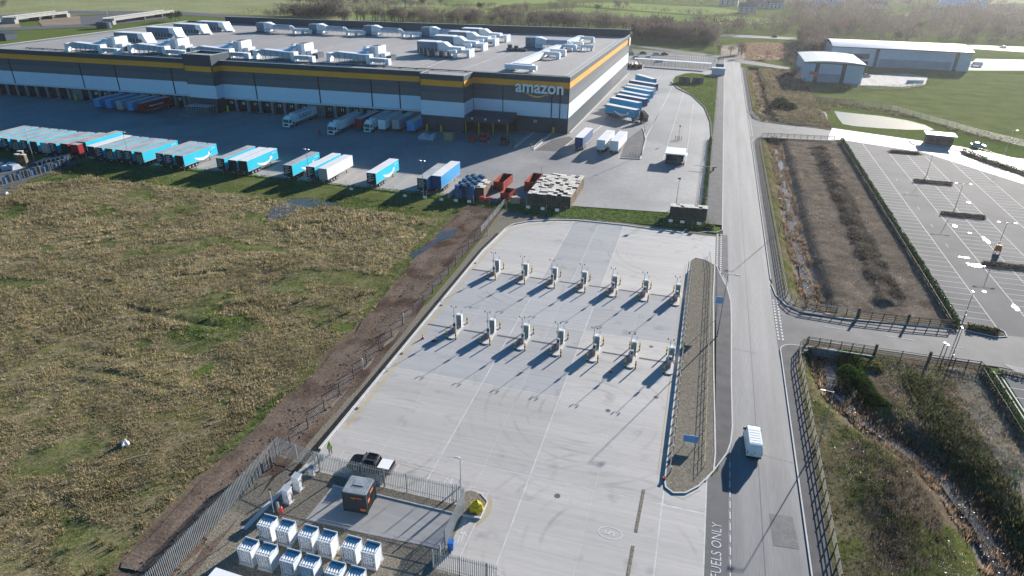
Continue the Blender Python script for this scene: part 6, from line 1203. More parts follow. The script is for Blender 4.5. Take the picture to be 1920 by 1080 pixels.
def barrier(label, p, rz):
    t = thing('barrier', label, 'barrier', (*p,0), rz); part('cabinet', MB().box(-.25,.25,-.25,.25,0,1.15), 'red_plain', t); part('arm', MB().box(-.1,5.5,-.32,-.26,.9,1.02), 'white_plain', t); part('counterweight', MB().box(-.8,-.1,-.33,-.25,.85,1.07), 'black_plain', t)
barrier('red and white raising barrier at the right edge of the yard by the grass strip', (4.98,189.21), R(180)); 
t = thing('signal_mast', 'orange striped signal mast behind the kiosk', 'signal mast', (*(-6.53,221.58),0)); part('pole', MB().tube((0,0,0),(0,0,4.2),.07,.05), 'steel', t); part('lamp_box', MB().box(-.2,.2,-.2,.2,4.2,4.7), 'black_plain', t)
for k in range(4): part('guard', MB().tube((-1.0+k*.65,0,0),(-1.0+k*.65,0,1.2),.1), 'orange_panel', t)
t = thing('signal_mast', 'tall dark camera mast at the tip of the kerbed island', 'signal mast', (*(-15.97,198.17),0)); part('pole', MB().tube((0,0,0),(0,0,9),.12,.07), 'steel', t); part('camera_arm', MB().box(-.6,.6,-.05,.05,7.6,7.7), 'steel', t)
for k in range(5): part('guard', MB().tube((-3.4+k*.8,-.6+.1*k,0),(-3.4+k*.8,-.6+.1*k,1.0),.09), 'steel', t)
# concrete blocks between yard lanes and the grass
for i in range(6): solo('barrier_block', MB().ext([(-.3,0),(.3,0),(.12,.4),(.1,.9),(-.1,.9),(-.12,.4)], 'y', 0, 2.2), 'kerb', 'pale concrete barrier block at the head of the gravel island, block '+ORD[i]+' from the road' if False else 'pale concrete barrier block along the edge of the trailer apron', 'barrier block', (-57.2,144+i*2.4,.01), 0, 'concrete barrier blocks by the apron')
# ---- left yard with bins, loads and its own mesh fence
sheet('side_yard', [(-330,100),(-158.39,110.10),(-163.66,123.13),(-163.93,139.87),(-183.05,135.00),(-330,140)], .30, 'footway')
A = Vector((-166.93,118.80)); B = Vector((-165.74,135.98))
for i in range(16):
    p = A.lerp(B, i/15); thing('roll_cage', 'dark blue roll cage in the line against the left mesh fence', 'roll cage', (p.x,p.y,.3), R(random.uniform(-8,8))+.35, 'roll cages along the left mesh fence', tm[2] if i % 3 else tm[3]).scale = (1,1,.55)
for i in range(7):
    for j in range(4):
        p = Vector((-170.25,130.76)).lerp(Vector((-168.69,137.69)), i/6)+Vector((-.35*j,1.25*j)); thing('roll_cage', 'dark blue roll cage in the block by the left lamp pole', 'roll cage', (p.x,p.y,.3), .3, 'roll cages in the block by the left lamp pole', tm[2]).scale = (1,1,.5)
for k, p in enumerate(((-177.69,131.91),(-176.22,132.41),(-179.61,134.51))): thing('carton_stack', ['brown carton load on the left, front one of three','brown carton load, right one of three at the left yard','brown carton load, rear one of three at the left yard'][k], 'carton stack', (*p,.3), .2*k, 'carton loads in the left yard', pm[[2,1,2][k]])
for k, p in enumerate(((-180.10,128.45),(-177.27,127.35),(-178.16,129.63),(-176.05,128.79))):
    s = .8+.2*k; solo('wrapped_bale', MB().hexa([(-s,-s,0),(s,-s,0),(s,s,0),(-s,s,0)], [(-s*.7,-s*.6,1.2),(s*.8,-s*.7,1.0),(s*.6,s*.7,1.3),(-s*.8,s*.6,1.1)]), 'wrap', ['pale wrapped bale at the left edge of the view','small pale bale second from the left edge','pale bale third from the left edge','pale bale nearest the brown carton loads'][k], 'bale', (*p,.3), k)
post_rail('grey mesh fence of the left side yard', [(-165.55,111.83),(-165.23,124.50),(-164.09,140.93)], 2.6, 2.6, (.1,.5,.9,1.3,1.7,2.1,2.5), 'galv', 'galv', .07, .014, .014, None, 'mesh_fence', 'fence', True)

# manhole covers and gully grates set in the concrete yard
mh = MB().tube((0,0,.022),(0,0,.034),.34,.34,16).mesh('manhole_cover', 'drain'); gg = MB()
gg.box(-.3,.3,-.25,.25,.024,.032)
for k in range(5): gg.box(-.26+k*.12,-.20+k*.12,-.2,.2,.032,.040)
gg = gg.mesh('gully_grate', 'drain')
for i, p in enumerate(((-2.70,89.37),(-6.65,71.45),(-9.71,54.42),(-35.38,80.75),(-0.80,76.34))): thing('manhole_cover', ['round manhole cover between the last two near-row islands','round manhole cover in front of the fifth island','round manhole cover in the open middle of the near concrete','round manhole cover behind the first traffic cones','round manhole cover near the crash barrier'][i], 'manhole cover', (*p,0), 0, 'manhole covers in the concrete yard', mh)
for i, y in enumerate((62,76,92,110)): thing('gully_grate', ['gully grate by the left kerb, nearest of four','gully grate by the left kerb level with the near islands','gully grate by the left kerb between the island rows','gully grate by the left kerb beyond the far islands'][i], 'drain grate', (-38.55,y,0), R(90), 'gully grates by the left kerb', gg)
for o in bpy.data.objects:
    if o.name.startswith(('support_frame','roof_safety_rail','roof_seam','roof_rail')) and o.parent is not None and o.type == 'MESH' and not o.name.startswith('roof_rail'): o['kind'] = 'stuff'

# ================================================================ hedges of the car park
leafy('hedge_leaf', .3); mat('bark', (.085,.070,.058), (.12,.10,.085), .9, 2, 6, .2)
def leaf_box(path, w, h, n, size, col, z0=0.0):
    pts = [np.array(p) for p in path]; seg = [np.linalg.norm(b-a) for a, b in zip(pts, pts[1:])]; P = []
    for a, b, L in zip(pts, pts[1:], seg):
        k = int(n*L/sum(seg)); t = rng.random(k); d = (b-a)/L; nn = np.array([-d[1], d[0]]); s = rng.uniform(-1, 1, k); z = rng.random(k)**.7
        hh = h*(.75+.35*vnoise(a[0]+t*L*.7, a[1]+t*0+s)); e = w/2*(1-.35*z)
        P.append(np.stack([a[0]+d[0]*t*L+nn[0]*s*e, a[1]+d[1]*t*L+nn[1]*s*e, z0+z*hh], -1))
    P = np.vstack(P); q = len(P); return leaf_mesh(P, size, np.array(col)*rng.uniform(.55, 1.6, (q, 1)))
def leaf_mesh(P, size, C, m='hedge_leaf', name='foliage'):
    n = len(P); a = rng.normal(size=(n, 3)); a /= np.linalg.norm(a, axis=1)[:, None]; b = np.cross(a, rng.normal(size=(n, 3))); b /= np.linalg.norm(b, axis=1)[:, None]
    s = size*rng.uniform(.6, 1.4, (n, 1)); V = np.stack([P-a*s*.5, P+b*s*.35, P+a*s*.6, P-b*s*.35], 1)
    return np_mesh(name, V.reshape(-1, 3), np.arange(n*4).reshape(-1, 4), m, np.repeat(C, 4, 0))
def hedge(label, path, w, h, n, size=.26, col=(.030,.062,.022), z0=0.0): return thing('hedge', label, 'hedge', (0,0,0), 0, None, leaf_box(path, w, h, n, size, col, z0))
hedge('long dark green hedge along the left kerb of the car park bays', [(45.1,111),(45.1,174),(45.1,237)], 1.5, 1.25, 15000)
hedge('low clipped hedge with a rounded end at the near corner of the car park', [(46.6,110.9),(51.0,110.4)], 1.6, .8, 1400, .2, (.085,.085,.035))
hedge('hedge along the left kerb of the nearer car park', [(44.9,97.2),(45.2,70),(45.4,40)], 1.5, 1.2, 6000); hedge('low hedge beside the white crossing near the nearer car park', [(46.8,97.4),(53,96.6)], 1.0, .5, 500, .2, (.075,.080,.035))
for h, l in ((140.7,'nearest short brown hedge between the car park bays'),(170.4,'middle short brown hedge between the car park bays'),(196.8,'farthest straight short brown hedge between the car park bays')): hedge(l, [(57.6,h),(67.0,h)], 1.3, .75, 1500, .2, (.060,.055,.036))
hedge('rounded planted bed at the top of the double bay row', [(58,228.3),(66,228.3)], 2.2, .7, 1500, .22, (.075,.085,.045)); hedge('dark hedge between car park and the white lorry park', [(80.2,236),(84,225),(112,174)], 2.0, 1.4, 5000, .3)
hedge('low green hedge on the bank beside the yard fence by the road', [(3.3,150),(3.6,226)], 1.0, .9, 3500, .3, (.055,.095,.025)); hedge('green hedge strip at the front of the short pallet row', [(-6.30,144.57),(5.81,143.74)], 1.2, .9, 1800, .3, (.055,.10,.022))
post_rail('thin mesh fence in front of the long car park hedge', [(44.1,111),(44.1,238)], 5, 1.2, (.1,.6,1.15), 'clad_mid', 'clad_mid', .05, .012, .012, None, 'mesh_fence', 'fence', True); post_rail('thin mesh fence beside the nearer car park hedge', [(44.3,96),(44.4,40)], 5, 1.2, (.1,.6,1.15), 'clad_mid', 'clad_mid', .05, .012, .012, None, 'mesh_fence', 'fence', True)
def bush(label, p, r, h, n, col, z=0.0, size=.45):
    a = rng.random(n)*6.28; u = rng.random(n)**.5; v = rng.random(n); rr = r*u*np.sqrt(1-(v*.92)**2)*(.8+.4*vnoise(a*1.5, v*3)); P = np.stack([rr*np.cos(a), rr*np.sin(a), v*h*(.8+.3*vnoise(a*2, u*2))], -1)
    return thing('bush', label, 'bush', (p[0],p[1],z), 0, None, leaf_mesh(P, size, np.array(col)*rng.uniform(.5, 1.6, (n, 1))))
bush('dense dark green bush beside the far ditch and the two small pools', (29.58,292.15), 4.0, 3.0, 1600, (.030,.060,.020)); bush('smaller dark bush right of the big one by the pools', (32.92,287.90), 3.2, 2.0, 900, (.035,.060,.022)); bush('ivy-green bush on the right lip of the culvert', (25.6,90.5), 1.8, 1.7, 1100, (.040,.085,.018), -.6, .3)
bush('yellowish tussock mound right of the culvert', (29.5,93.5), 1.7, .7, 700, (.16,.15,.055), -.1, .3)
# orange sign at the base of a car park lamp, posts by the side road
solo('orange_sign_board', MB().hexa([(-.7,-.05,.3),(.7,-.05,.3),(.7,.05,.3),(-.7,.05,.3)], [(-.5,-.05,1.7),(.5,-.05,1.7),(.5,.05,1.7),(-.5,.05,1.7)]).box(-.6,-.5,-.06,.06,0,.3).box(.5,.6,-.06,.06,0,.3), 'orange_panel', 'orange temporary sign at the foot of a double-headed car park lamp', 'sign', (62.4,148.0,.04))
for p, l in (((40.53,101.47),'left one of two short dark posts on the side road edge'),((40.84,100.93),'right one of two short dark posts on the side road edge')): solo('short_post', MB().tube((0,0,0),(0,0,1.5),.07).box(-.15,.15,-.15,.15,1.5,1.6), 'steel', l, 'post', (*p,0), 0, 'short posts by the side road')
# ---- gatehouse
t = thing('gatehouse', 'small brown brick gatehouse with flat pale roof on the white lane', 'gatehouse', (*(71.49,242.98),0), R(-6)); p = Vector((78.47,240.51))-Vector((71.49,242.98)); K = p.length
mat('brick_brown', (.10,.075,.06), (.14,.105,.085), .85, 2, 8, .15)
part('wall', MB().box(0,K,0,4.5,0,2.9), 'brick_brown', t); part('roof', MB().box(-.7,K+.7,-.7,5.2,2.9,3.25), 'clad_white', t); part('roof_edge', MB().box(-.75,K+.75,-.76,-.7,2.85,3.3), 'clad_mid', t)
for k in range(4): part('window', MB().box(.5+k*K/4,.5+k*K/4+K/5.5,-.05,.02,1.0,2.4), 'glass_dark', t)
part('door', MB().box(-.04,.0,1.5,2.5,0,2.1), 'clad_dark', t); kerb([(67.22,245.84),(67.22,240.79),(70.91,237.89),(81.23,236.75)], .5, .16)
# ---- small and long sheds
mat('shed_blue', (.46,.54,.64), (.50,.58,.68), .5, .3, 3, .05); mat('shed_low', (.26,.31,.38), (.30,.35,.42), .5, .3, 3, .06); mat('shed_roof', (.46,.49,.52), (.52,.55,.57), .32, .3, 2, .05, metal=.15); mat('shed_roof_white', (.66,.68,.70), (.72,.74,.75), .30, .3, 2, .04, metal=.1); flat('rooflight', (.72,.74,.74), .3)
def shed(label, x0, x1, y0, y1, e, c, arch_x, roofm, strips, low):
    t = thing('shed', label, 'industrial unit', ((x0+x1)/2, y0, 0)); w = (x1-x0)/2; d = y1-y0
    part('wall', MB().box(-w,w,0,.3,0,e).box(-w,w,d-.3,d,0,e).box(-w,-w+.3,.3,d-.3,0,e).box(w-.3,w,.3,d-.3,0,e), 'shed_blue', t)
    n = 12; f = lambda s: e+c*(1-(2*s-1)**2)
    for k in range(n):
        a, b = k/n, (k+1)/n; mb = MB()
        if arch_x: q = [(-w-.4+a*(2*w+.8),f(a)),(-w-.4+b*(2*w+.8),f(b))]; mb.hexa([(q[0][0],-.6,q[0][1]),(q[1][0],-.6,q[1][1]),(q[1][0],d+.4,q[1][1]),(q[0][0],d+.4,q[0][1])], [(q[0][0],-.6,q[0][1]+.25),(q[1][0],-.6,q[1][1]+.25),(q[1][0],d+.4,q[1][1]+.25),(q[0][0],d+.4,q[0][1]+.25)])
        else: q = [(-.6+a*(d+1.0),f(a)),(-.6+b*(d+1.0),f(b))]; mb.hexa([(-w-.4,q[0][0],q[0][1]),(w+.4,q[0][0],q[0][1]),(w+.4,q[1][0],q[1][1]),(-w-.4,q[1][0],q[1][1])], [(-w-.4,q[0][0],q[0][1]+.25),(w+.4,q[0][0],q[0][1]+.25),(w+.4,q[1][0],q[1][1]+.25),(-w-.4,q[1][0],q[1][1]+.25)])
        part('roof_sheet', mb, roofm, t)
    if arch_x:
        part('gable', MB().hexa([(-w,0,e),(w,0,e),(w,.3,e),(-w,.3,e)], [(-w*.55,0,f(.22)),(w*.55,0,f(.22)),(w*.55,.3,f(.22)),(-w*.55,.3,f(.22))]), 'shed_blue', t)
        for k in range(9): x = -w*.45+k*w*.14; part('rooflight', MB().box(x,x+w*.07,d*.45,d*.92,f((x+w)/(2*w))+.24,f((x+w)/(2*w))+.34), 'rooflight', t)
    part('fascia', MB().box(-w-.42,w+.42,-.66,-.02,e-.25,e+.28 if not arch_x else e+.1), 'clad_mid', t)
    for x in strips: part('dark_strip', MB().box(-w+x*2*w-.9,-w+x*2*w+.9,-.08,0,0,e-.3), 'clad_dark', t)
    for a, b in low: part('lower_panel', MB().box(-w+a*2*w,-w+b*2*w,-.05,-.003,.0,e*.45), 'shed_low', t)
    return t
t = shed('small blue-grey industrial unit with gently curved roof and rooflights', 44.2, 70.6, 359.2, 396, 8.8, .8, True, 'shed_roof', (.22,.67), ((.25,.64),))
part('sign_board', MB().box(-10.6,-6.9,-.12,0,2.2,4.6), 'cone_red', t); part('sign_lettering', MB().box(-10.4,-8.4,-.16,-.12,2.5,3.0), 'white_plain', t)
X0, X1 = (64.72,422.56), (134.38,426.21)
t = shed('long blue-grey industrial unit with a bright curved white roof', X0[0], X1[0], (X0[1]+X1[1])/2, (X0[1]+X1[1])/2+34, 9.6, 1.9, False, 'shed_roof_white', (.335,.90), ((.36,.87),))
part('office_window', MB().box(-26,-15,-.06,0,4.0,6.4), 'glass_dark', t); part('office_window', MB().box(-26,-15,-.06,0,.6,2.6), 'glass_dark', t)
sheet('shed_forecourt', [(68.77,355.80),(75.37,391.09),(100.22,404.30),(108.54,396.80),(101.30,371.13),(88.20,358.65)], .02, 'apron'); sheet('shed_forecourt', [(87.31,418.43),(140.29,431.21),(166.63,441.48),(183.63,491.70),(155.92,485.42),(150,470),(60,470)], .0, 'side_road')
solo('pipe_rack', MB().box(-4,4,-.5,.5,0,.3).tube((-4,-.3,.6),(4,-.3,.6),.3).tube((-4,.3,.6),(4,.3,.6),.3).tube((-4,0,1.1),(4,0,1.1),.3), 'metal_pale', 'white bundle of pipes at the end of the shed forecourt', 'pipe bundle', (*(96.98,372.59),0), .3)
post_rail('dark mesh fence curving along the lower edge of the meadow', [(44.96,306.95),(59.15,305.18),(71.93,298.83),(81.44,282.34),(91.97,263.69),(101.84,249.99)], 4, 2.0, (.2,.6,1.0,1.4,1.8), 'clad_dark', 'clad_dark', .1, .06, .06, None, 'mesh_fence', 'fence', True)
post_rail('dark fence in front of the small blue-grey unit', [(42.47,348.88),(55.72,342.11),(69.70,344.51),(89.67,354.83),(100.52,367.77)], 4, 2.0, (.2,.6,1.0,1.4,1.8), 'clad_dark', 'clad_dark', .1, .06, .06, None, 'mesh_fence', 'fence', True)
post_rail('tall mesh fence along the white lorry park', [(83,233),(112,180)], 4.5, 2.4, (.3,1.0,1.7,2.3), 'galv', 'galv', .07, .015, .015, None, 'mesh_fence', 'fence', True)
xx, yy = scatter(9000, 46, 190, 255, 330, lambda x, y: inside(x, y, [(24.56,282.73),(40.20,323.95),(48.63,320.58),(60.28,312.56),(76.76,294.32),(86.37,267.40),(100.52,246.09),(103.75,255.64),(78.44,285.05),(49.97,297.36),(42.36,266.56),(48.16,262.38),(30.09,251.70)])*1.)
setting('rough_growth', blades(np.stack([xx, yy, np.full(len(xx), -.1)], -1), rng.uniform(.6,1.2,len(xx)), np.array([.17,.145,.09])*rng.uniform(.5,1.5,(len(xx),1)), 8, 'blade', 'rough_growth', .8, .12, .6), 'blade', 'stuff')
# ---- grass bank right of the warehouse yard, cabinets, rear car park
BANK = smooth([(-15.61,350.82),(-9.79,365.35),(-2.24,362.91),(4.70,351.92),(5.28,292.39),(4.79,234.64),(4.24,225.34),(3.17,255.32),(0.46,279.34),(-5.54,303.07),(-12.42,319.38),(-16.21,332.78),(-15.61,350.82)], 1)
sheet('grass_mound', BANK, .03, 'lawn'); kerb([(-16.69,332.59),(-12.71,316.45),(-5.44,300.58),(0.31,277.13),(3.04,252.55),(4.11,223.11)], .5, .2, 'dark_kerb_and_shade')
def h_mound(x, y): return 1.4*np.exp(-(((x+4)/6.5)**2+((y-378)/14)**2))
xx, yy = scatter(9000, -22, 6, 250, 396, lambda x, y: inside(x, y, BANK)*.9); setting('mound_grass', blades(np.stack([xx, yy, xx*0+.03], -1), rng.uniform(.3,.6,len(xx)), np.array([.11,.18,.035])*rng.uniform(.6,1.4,(len(xx),1)), 7, 'blade', 'mound_grass', .8, .18, .5), 'blade', 'stuff')
for p, l in (((-10.53,333.39),'green utility cabinet on the grass bank, left one'),((-4.40,334.19),'green utility cabinet on the grass bank, right one')): t = thing('utility_cabinet', l, 'cabinet', (*p,.03), 0, 'green utility cabinets on the grass bank'); part('body', MB().box(-2.6,2.6,-1.5,1.5,0,2.6), 'clad_mid', t); part('roof', MB().box(-2.8,2.8,-1.7,1.7,2.6,2.8), 'verge', t); part('door', MB().box(-1.2,1.2,-1.55,-1.5,.1,2.3), 'clad_dark', t)
solo('blue_hut', MB().box(-3.2,3.2,-2,2,0,3.2).box(-3.4,3.4,-2.2,2.2,3.2,3.4), 'shed_blue', 'pale blue hut where the grass bank meets the far road', 'hut', (*(4.59,363.78),0))
sheet('staff_car_park', [(-49.58,448.65),(-37.38,448.13),(-10.71,440.46),(4.00,424.35),(5.45,390.32),(2.82,377.65),(-38.38,383.22)], .02, 'car_park')
mb = MB()
for r in range(3):
    a = Vector(((-42.39,432.69),(-41.05,420.57),(-39.78,409.08))[r]); b = Vector(((-2.43,426.49),(-2.16,414.97),(-1.90,404.02))[r])
    for k in range(30): p = a.lerp(b, k/29); mb.ribbon([(p.x,p.y-3),(p.x+.3,p.y+3)], .18, .035)
setting('bay_marking', mb, 'white_paint')
for i, (p, m, l) in enumerate((((-46.78,425.75),'car_white','white car, leftmost in the staff car park'),((-40.00,428.52),'car_black','dark car second from the left in the staff car park'),((-31.82,426.80),'car_white','white car third in the back row of the staff car park'),((-27.21,428.68),'car_black','dark car at the right of the back row of the staff car park'),((-34.82,408.75),'car_white','white car nearer the canopy in the staff car park'),((-41.60,406.02),'car_black','dark car at the left end of the walkway canopy'),((-27.78,398.07),'car_silver','silver car seen under the walkway canopy'))): car(l, p, R(-75), m, 'car', 'cars in the staff car park')
t = thing('walkway_canopy', 'long white flat walkway canopy behind the warehouse yard', 'canopy', (0,0,0)); a = Vector((-40.37,385.23)); b = Vector((0.70,380.54)); d = (b-a)/22
for k in range(22): q = a+d*k; e = a+d*(k+.97); part('roof_panel', MB().bar((q.x,q.y,3.0),(e.x,e.y,3.0),4.2,.18), 'duct_white', t)
for k in range(23): q = a+d*k; part('post', MB().box(q.x-.08,q.x+.08,q.y-1.6,q.y-1.44,0,2.9), 'galv', t)
post_rail('mesh fence behind the warehouse yard below the canopy', [(-37.66,379.40),(2.88,373.93)], 4, 2.2, (.2,.8,1.4,2.1), 'galv', 'galv', .1, .03, .03, None, 'mesh_fence', 'fence', True)
p = (-38.96,370.92); t = thing('scrap_heap', 'rusty heap of scrap cages at the far corner of the warehouse', 'scrap heap', (*p,0))
for k in range(9): part('scrap_box', MB().hexa([(-4+k,-2,0),(-3.2+k,-2.2,0),(-3.1+k,1.5,0),(-4+k,1.8,0)], [(-3.9+k,-1.8,1.5+(k*5) % 3*.7),(-3.2+k,-1.9,1.3+(k*7) % 3*.6),(-3.2+k,1.2,1.8),(-3.9+k,1.2,2.0+(k*3) % 2)]), ['rust_red','brick_brown','steel'][k % 3], t)
solo('dark_bin_store', MB().box(-2,2,-1.5,1.5,0,2.2).box(-2.1,2.1,-1.6,1.6,2.2,2.35), 'clad_dark', 'dark bin store at the end of the white walkway canopy', 'bin store', (*(5.20,386.27),0))
# white cloth rag and log in the rough field
mb = MB(); n = 9
for i in range(n):
    a = 6.283*i/n; mb.v.append((.55*math.cos(a)*(1+.4*math.sin(3*a)), .45*math.sin(a)*(1+.3*math.cos(5*a)), .05))
mb.v += [(.05,.1,.9),(-.1,.0,.5)]
for i in range(n): mb.f.append((i, (i+1) % n, n+(i % 2))); mb.m.append(0)
solo('plastic_sheet', mb, 'white_plain', 'scrap of white plastic sheet caught in the rough grass', 'plastic sheet', (*(-61.83,47.28),.15)); solo('fallen_branch', MB().tube((-1.6,0,.25),(0,.2,.32),.12,.10).tube((0,.2,.32),(1.7,-.1,.4),.10,.04).tube((.4,.15,.3),(.9,.8,.5),.05,.02), 'timber_pale', 'pale fallen branch lying in the rough grass near the track', 'branch', (*(-58.08,45.77),.1), R(35))
solo('plastic_sheet', MB().hexa([(-.5,-.4,0),(.5,-.5,0),(.6,.4,0),(-.4,.5,0)], [(-.2,-.2,.6),(.2,-.2,.5),(.2,.2,.7),(-.2,.2,.5)]), 'white_plain', 'small white bag in the grass at the left edge of the view', 'plastic bag', (*(-159.45,112.61),.1))

# ================================================================ far country: fields, trees, bridges
sheet('field', [(-553.11,382.73),(-536.31,493.25),(-480.92,546.04),(-381.00,556.95),(-305.14,536.26),(-251.97,595.17),(-233.47,765.92),(-404.59,1198.82),(-1060.16,752.05)], .0, 'field_olive')
sheet('field', [(-326.72,571.13),(-346.20,641.92),(-344.68,698.76),(-286.00,720.82),(-235.20,713.89),(-211.28,666.32),(-217.03,611.94),(-258.61,563.55)], .03, 'field_green'); sheet('field', [(-193.80,611.21),(-198.16,686.97),(-175.17,752.81),(-147.69,792.84),(-84.08,759.00),(-7.03,725.66),(-19.65,659.22),(-123.30,638.90)], .03, 'field_green')
sheet('field', [(-178.96,853.53),(-120.11,896.22),(-59.73,876.70),(-3.90,867.72),(30.49,816.58),(-7.44,745.72),(-80.44,776.61),(-146.75,820.90)], .03, 'field_green'); sheet('field', [(-26.76,709.63),(13.31,748.95),(48.48,739.36),(57.19,706.64),(35.51,663.17),(-5.58,654.84)], .03, 'field_green')
sheet('field', [(-333.67,790.17),(-296.72,878.83),(-204.36,906.75),(-186.96,859.77),(-243.81,778.95),(-300.69,758.12)], .03, 'field_green'); sheet('field', [(176.22,842.83),(226.05,940.75),(266.42,989.04),(247.57,925.67),(192.35,836.13)], .03, 'field_green'); sheet('field', [(335.80,1109.19),(415.06,1175.62),(516.30,1474.81),(422.80,1383.32)], .03, 'field_olive')
sheet('field', [(-512.48,353.14),(-528.02,412.26),(-537.28,447.51),(-575.35,450.96),(-583.91,405.17)], .02, 'apron')
mat('red_scrub', (.155,.105,.075), (.21,.155,.11), .95, .12, 1.2, .3, c3=(.10,.085,.055), s3=.05)
sheet('brown_scrub', [(5.45,489.15),(29.81,518.49),(54.76,522.49),(50.25,447.73),(32.08,426.40),(18.68,423.31),(5.73,439.56)], .02, 'red_scrub'); sheet('motorway', [(-42.86,570.15),(-15.98,569.32),(23.92,566.55),(60.06,563.06),(58.74,547.94),(23.42,547.22),(-18.85,543.96),(-42.30,549.47)], .06, 'side_road'); sheet('motorway', [(174.22,566.33),(209.55,568.30),(197.87,533.79),(169.94,539.59)], .06, 'side_road')
sheet('motorway', [(-592.57,437.12),(-584.25,521.27),(-493.16,560.36),(-369.02,539.00),(-248.81,541.90),(-40.17,562.80),(-39.76,538.70),(-237.96,517.93),(-352.36,514.05),(-469.26,532.40),(-552.13,491.58),(-563.54,414.74)], .05, 'side_road')
for i, p in enumerate(((-64.01,573.93),(-7.63,560.69),(43.62,559.70),(192.20,554.86))): car(['white van-like car on the motorway behind the warehouse corner','pale car on the motorway strip, middle','dark car on the motorway strip, right','car on the motorway at the right edge'][i], p, R(80), ['car_white','car_silver','car_black','car_silver'][i])
# bridges at the far left
mat('bridge_conc', (.27,.27,.26), (.33,.33,.32), .8, .3, 2, .08); mat('cutting', (.20,.155,.11), (.26,.21,.15), .95, .08, 1.0, .2)
sheet('cutting_bank', [(-543.06,455.47),(-528.04,485.36),(-466.01,427.17),(-473.75,401.90)], .08, 'cutting'); sheet('cutting_bank', [(-520.50,397.69),(-544.05,439.06),(-480.56,390.59),(-494.10,376.53)], .08, 'cutting'); sheet('cutting_road', [(-523.99,481.50),(-509.47,525.28),(-479.81,508.84),(-457.68,464.52),(-466.01,427.17)], .09, 'footway'); sheet('slip_road', [(-481.66,374.36),(-468.67,387.94),(-443.34,428.64),(-447.95,501.12),(-462.89,517.08),(-465.97,441.07),(-487.37,404.18),(-500.50,389.77)], .10, 'side_road')
def bridge(label, a, b, w, z, th, piers):
    a = Vector(a); b = Vector(b); L = (b-a).length; t = thing('road_bridge', label, 'bridge', (a.x,a.y,0), math.atan2(b.y-a.y, b.x-a.x)); part('deck', MB().box(0,L,-w/2,w/2,z-th,z), 'bridge_conc', t)
    for s in (-1,1): part('parapet', MB().box(0,L,s*w/2-.25,s*w/2+.25,z,z+.8), 'bridge_conc', t)
    for q in piers: part('pier', MB().box(L*q-.8,L*q+.8,-w/2+1,w/2-1,0,z-th), 'footway', t)
    for x in (0,L): part('abutment', MB().box(x-2,x+2,-w/2,w/2,0,z-th-.01), 'bridge_conc', t)
    return t
bridge('white concrete road bridge over the cutting at the far left', (-521.24,415.41), (-531.98,471.92), 11, 4.2, 1.2, (.45,.7)); bridge('long pale slip road bridge left of the roof corner', (-450.83,438.73), (-466.57,521.32), 9, 4.0, 1.2, (.5,.8)); t = lamp('tall lighting mast beside the slip road bridge', (-456.82,445.32), 22, (-1,1), 0, 2.5)
solo('dark_shed', MB().box(-8,8,-4,4,0,4).box(-8.3,8.3,-4.3,4.3,4,4.3), 'clad_dark', 'dark flat shed at the left edge behind the roof', 'shed', (*(-436.16,338.97),0)); solo('dark_tank', MB().tube((0,0,0),(0,0,4),5,5,16).tube((0,0,4),(0,0,4.5),5,3,16), 'clad_dark', 'dark round tank beyond the left end of the warehouse', 'tank', (*(-432.94,416.21),0))
# trees: trunk with limbs, crown of twigs
def tree_meshes(h, seed, n=260, dens=(.36,.30,.26), evergreen=False):
    r = np.random.default_rng(seed); mb = MB(); mb.tube((0,0,-.3),(0,0,h*.45),h*.028,h*.018,6); ends = []
    for k in range(7):
        a = k*2.4+r.random(); z0 = h*(.22+.05*k); L = h*(.42-.02*k); p = (math.cos(a)*L*.55, math.sin(a)*L*.55, z0+L*.75); mb.tube((0,0,z0), p, h*.012, h*.004, 5); ends.append(p)
    tm = mb.mesh('trunk', 'bark'); u = r.normal(size=(n, 3)); u /= np.linalg.norm(u, axis=1)[:, None]; q = r.random((n, 1))**.45
    lob = np.array(ends)[r.integers(0, 7, n)]; C = lob+u*q*np.array([h*.20,h*.20,h*.20]); C[:,2] = np.clip(C[:,2], h*.2, h*1.02)
    d = u*.6+np.array([0,0,.75])+r.normal(size=(n, 3))*.35; d /= np.linalg.norm(d, axis=1)[:, None]; s = np.cross(d, r.normal(size=(n, 3))); s /= np.linalg.norm(s, axis=1)[:, None]
    L = h*r.uniform(.07, .16, (n, 1)); w = L*(.45 if evergreen else .20); V = np.stack([C-s*w*.5, C+s*w*.5, C+d*L], 1).reshape(-1, 3); col = np.array([dens])*r.uniform(.6, 1.45, (n, 1))
    return tm, np_mesh('crown', V, np.arange(n*3).reshape(-1, 3), 'hedge_leaf' if evergreen else 'blade', np.repeat(col, 3, 0))
TREES = [tree_meshes(10+i, 20+i, 320, c) for i, c in enumerate(((.125,.11,.09),(.115,.10,.082),(.135,.112,.09),(.105,.093,.078),(.125,.10,.08)))]; EVER = [tree_meshes(8, 40, 420, (.045,.065,.028), True)]
def tree(p, label, group, s=1.0, kind=None):
    tm, cm = kind or random.choice(TREES); t = thing('bare_tree' if kind is None else 'evergreen_tree', label, 'tree', (p[0],p[1],-.05), random.uniform(0,6.28), group); k = s*random.uniform(.8,1.2); t.scale = (k*random.uniform(.9,1.2),k,k); link('trunk', tm, t); link('crown', cm, t)
def line_trees(pts, n, label, group, s=1.0, jit=4):
    P = [Vector(p) for p in pts]
    for k in range(n):
        q = random.random()*(len(P)-1); i = int(q); p = P[i].lerp(P[i+1], q-i); tree((p.x+random.uniform(-jit,jit), p.y+random.uniform(-jit,jit)*1.6), label, group, s)
line_trees([(-300.53,527.99),(-246.93,537.76),(-186.23,551.04),(-125.28,559.93),(-64.89,560.32)], 95, 'bare winter tree in the belt directly behind the warehouse roof', 'bare trees behind the warehouse', 1.0, 7)
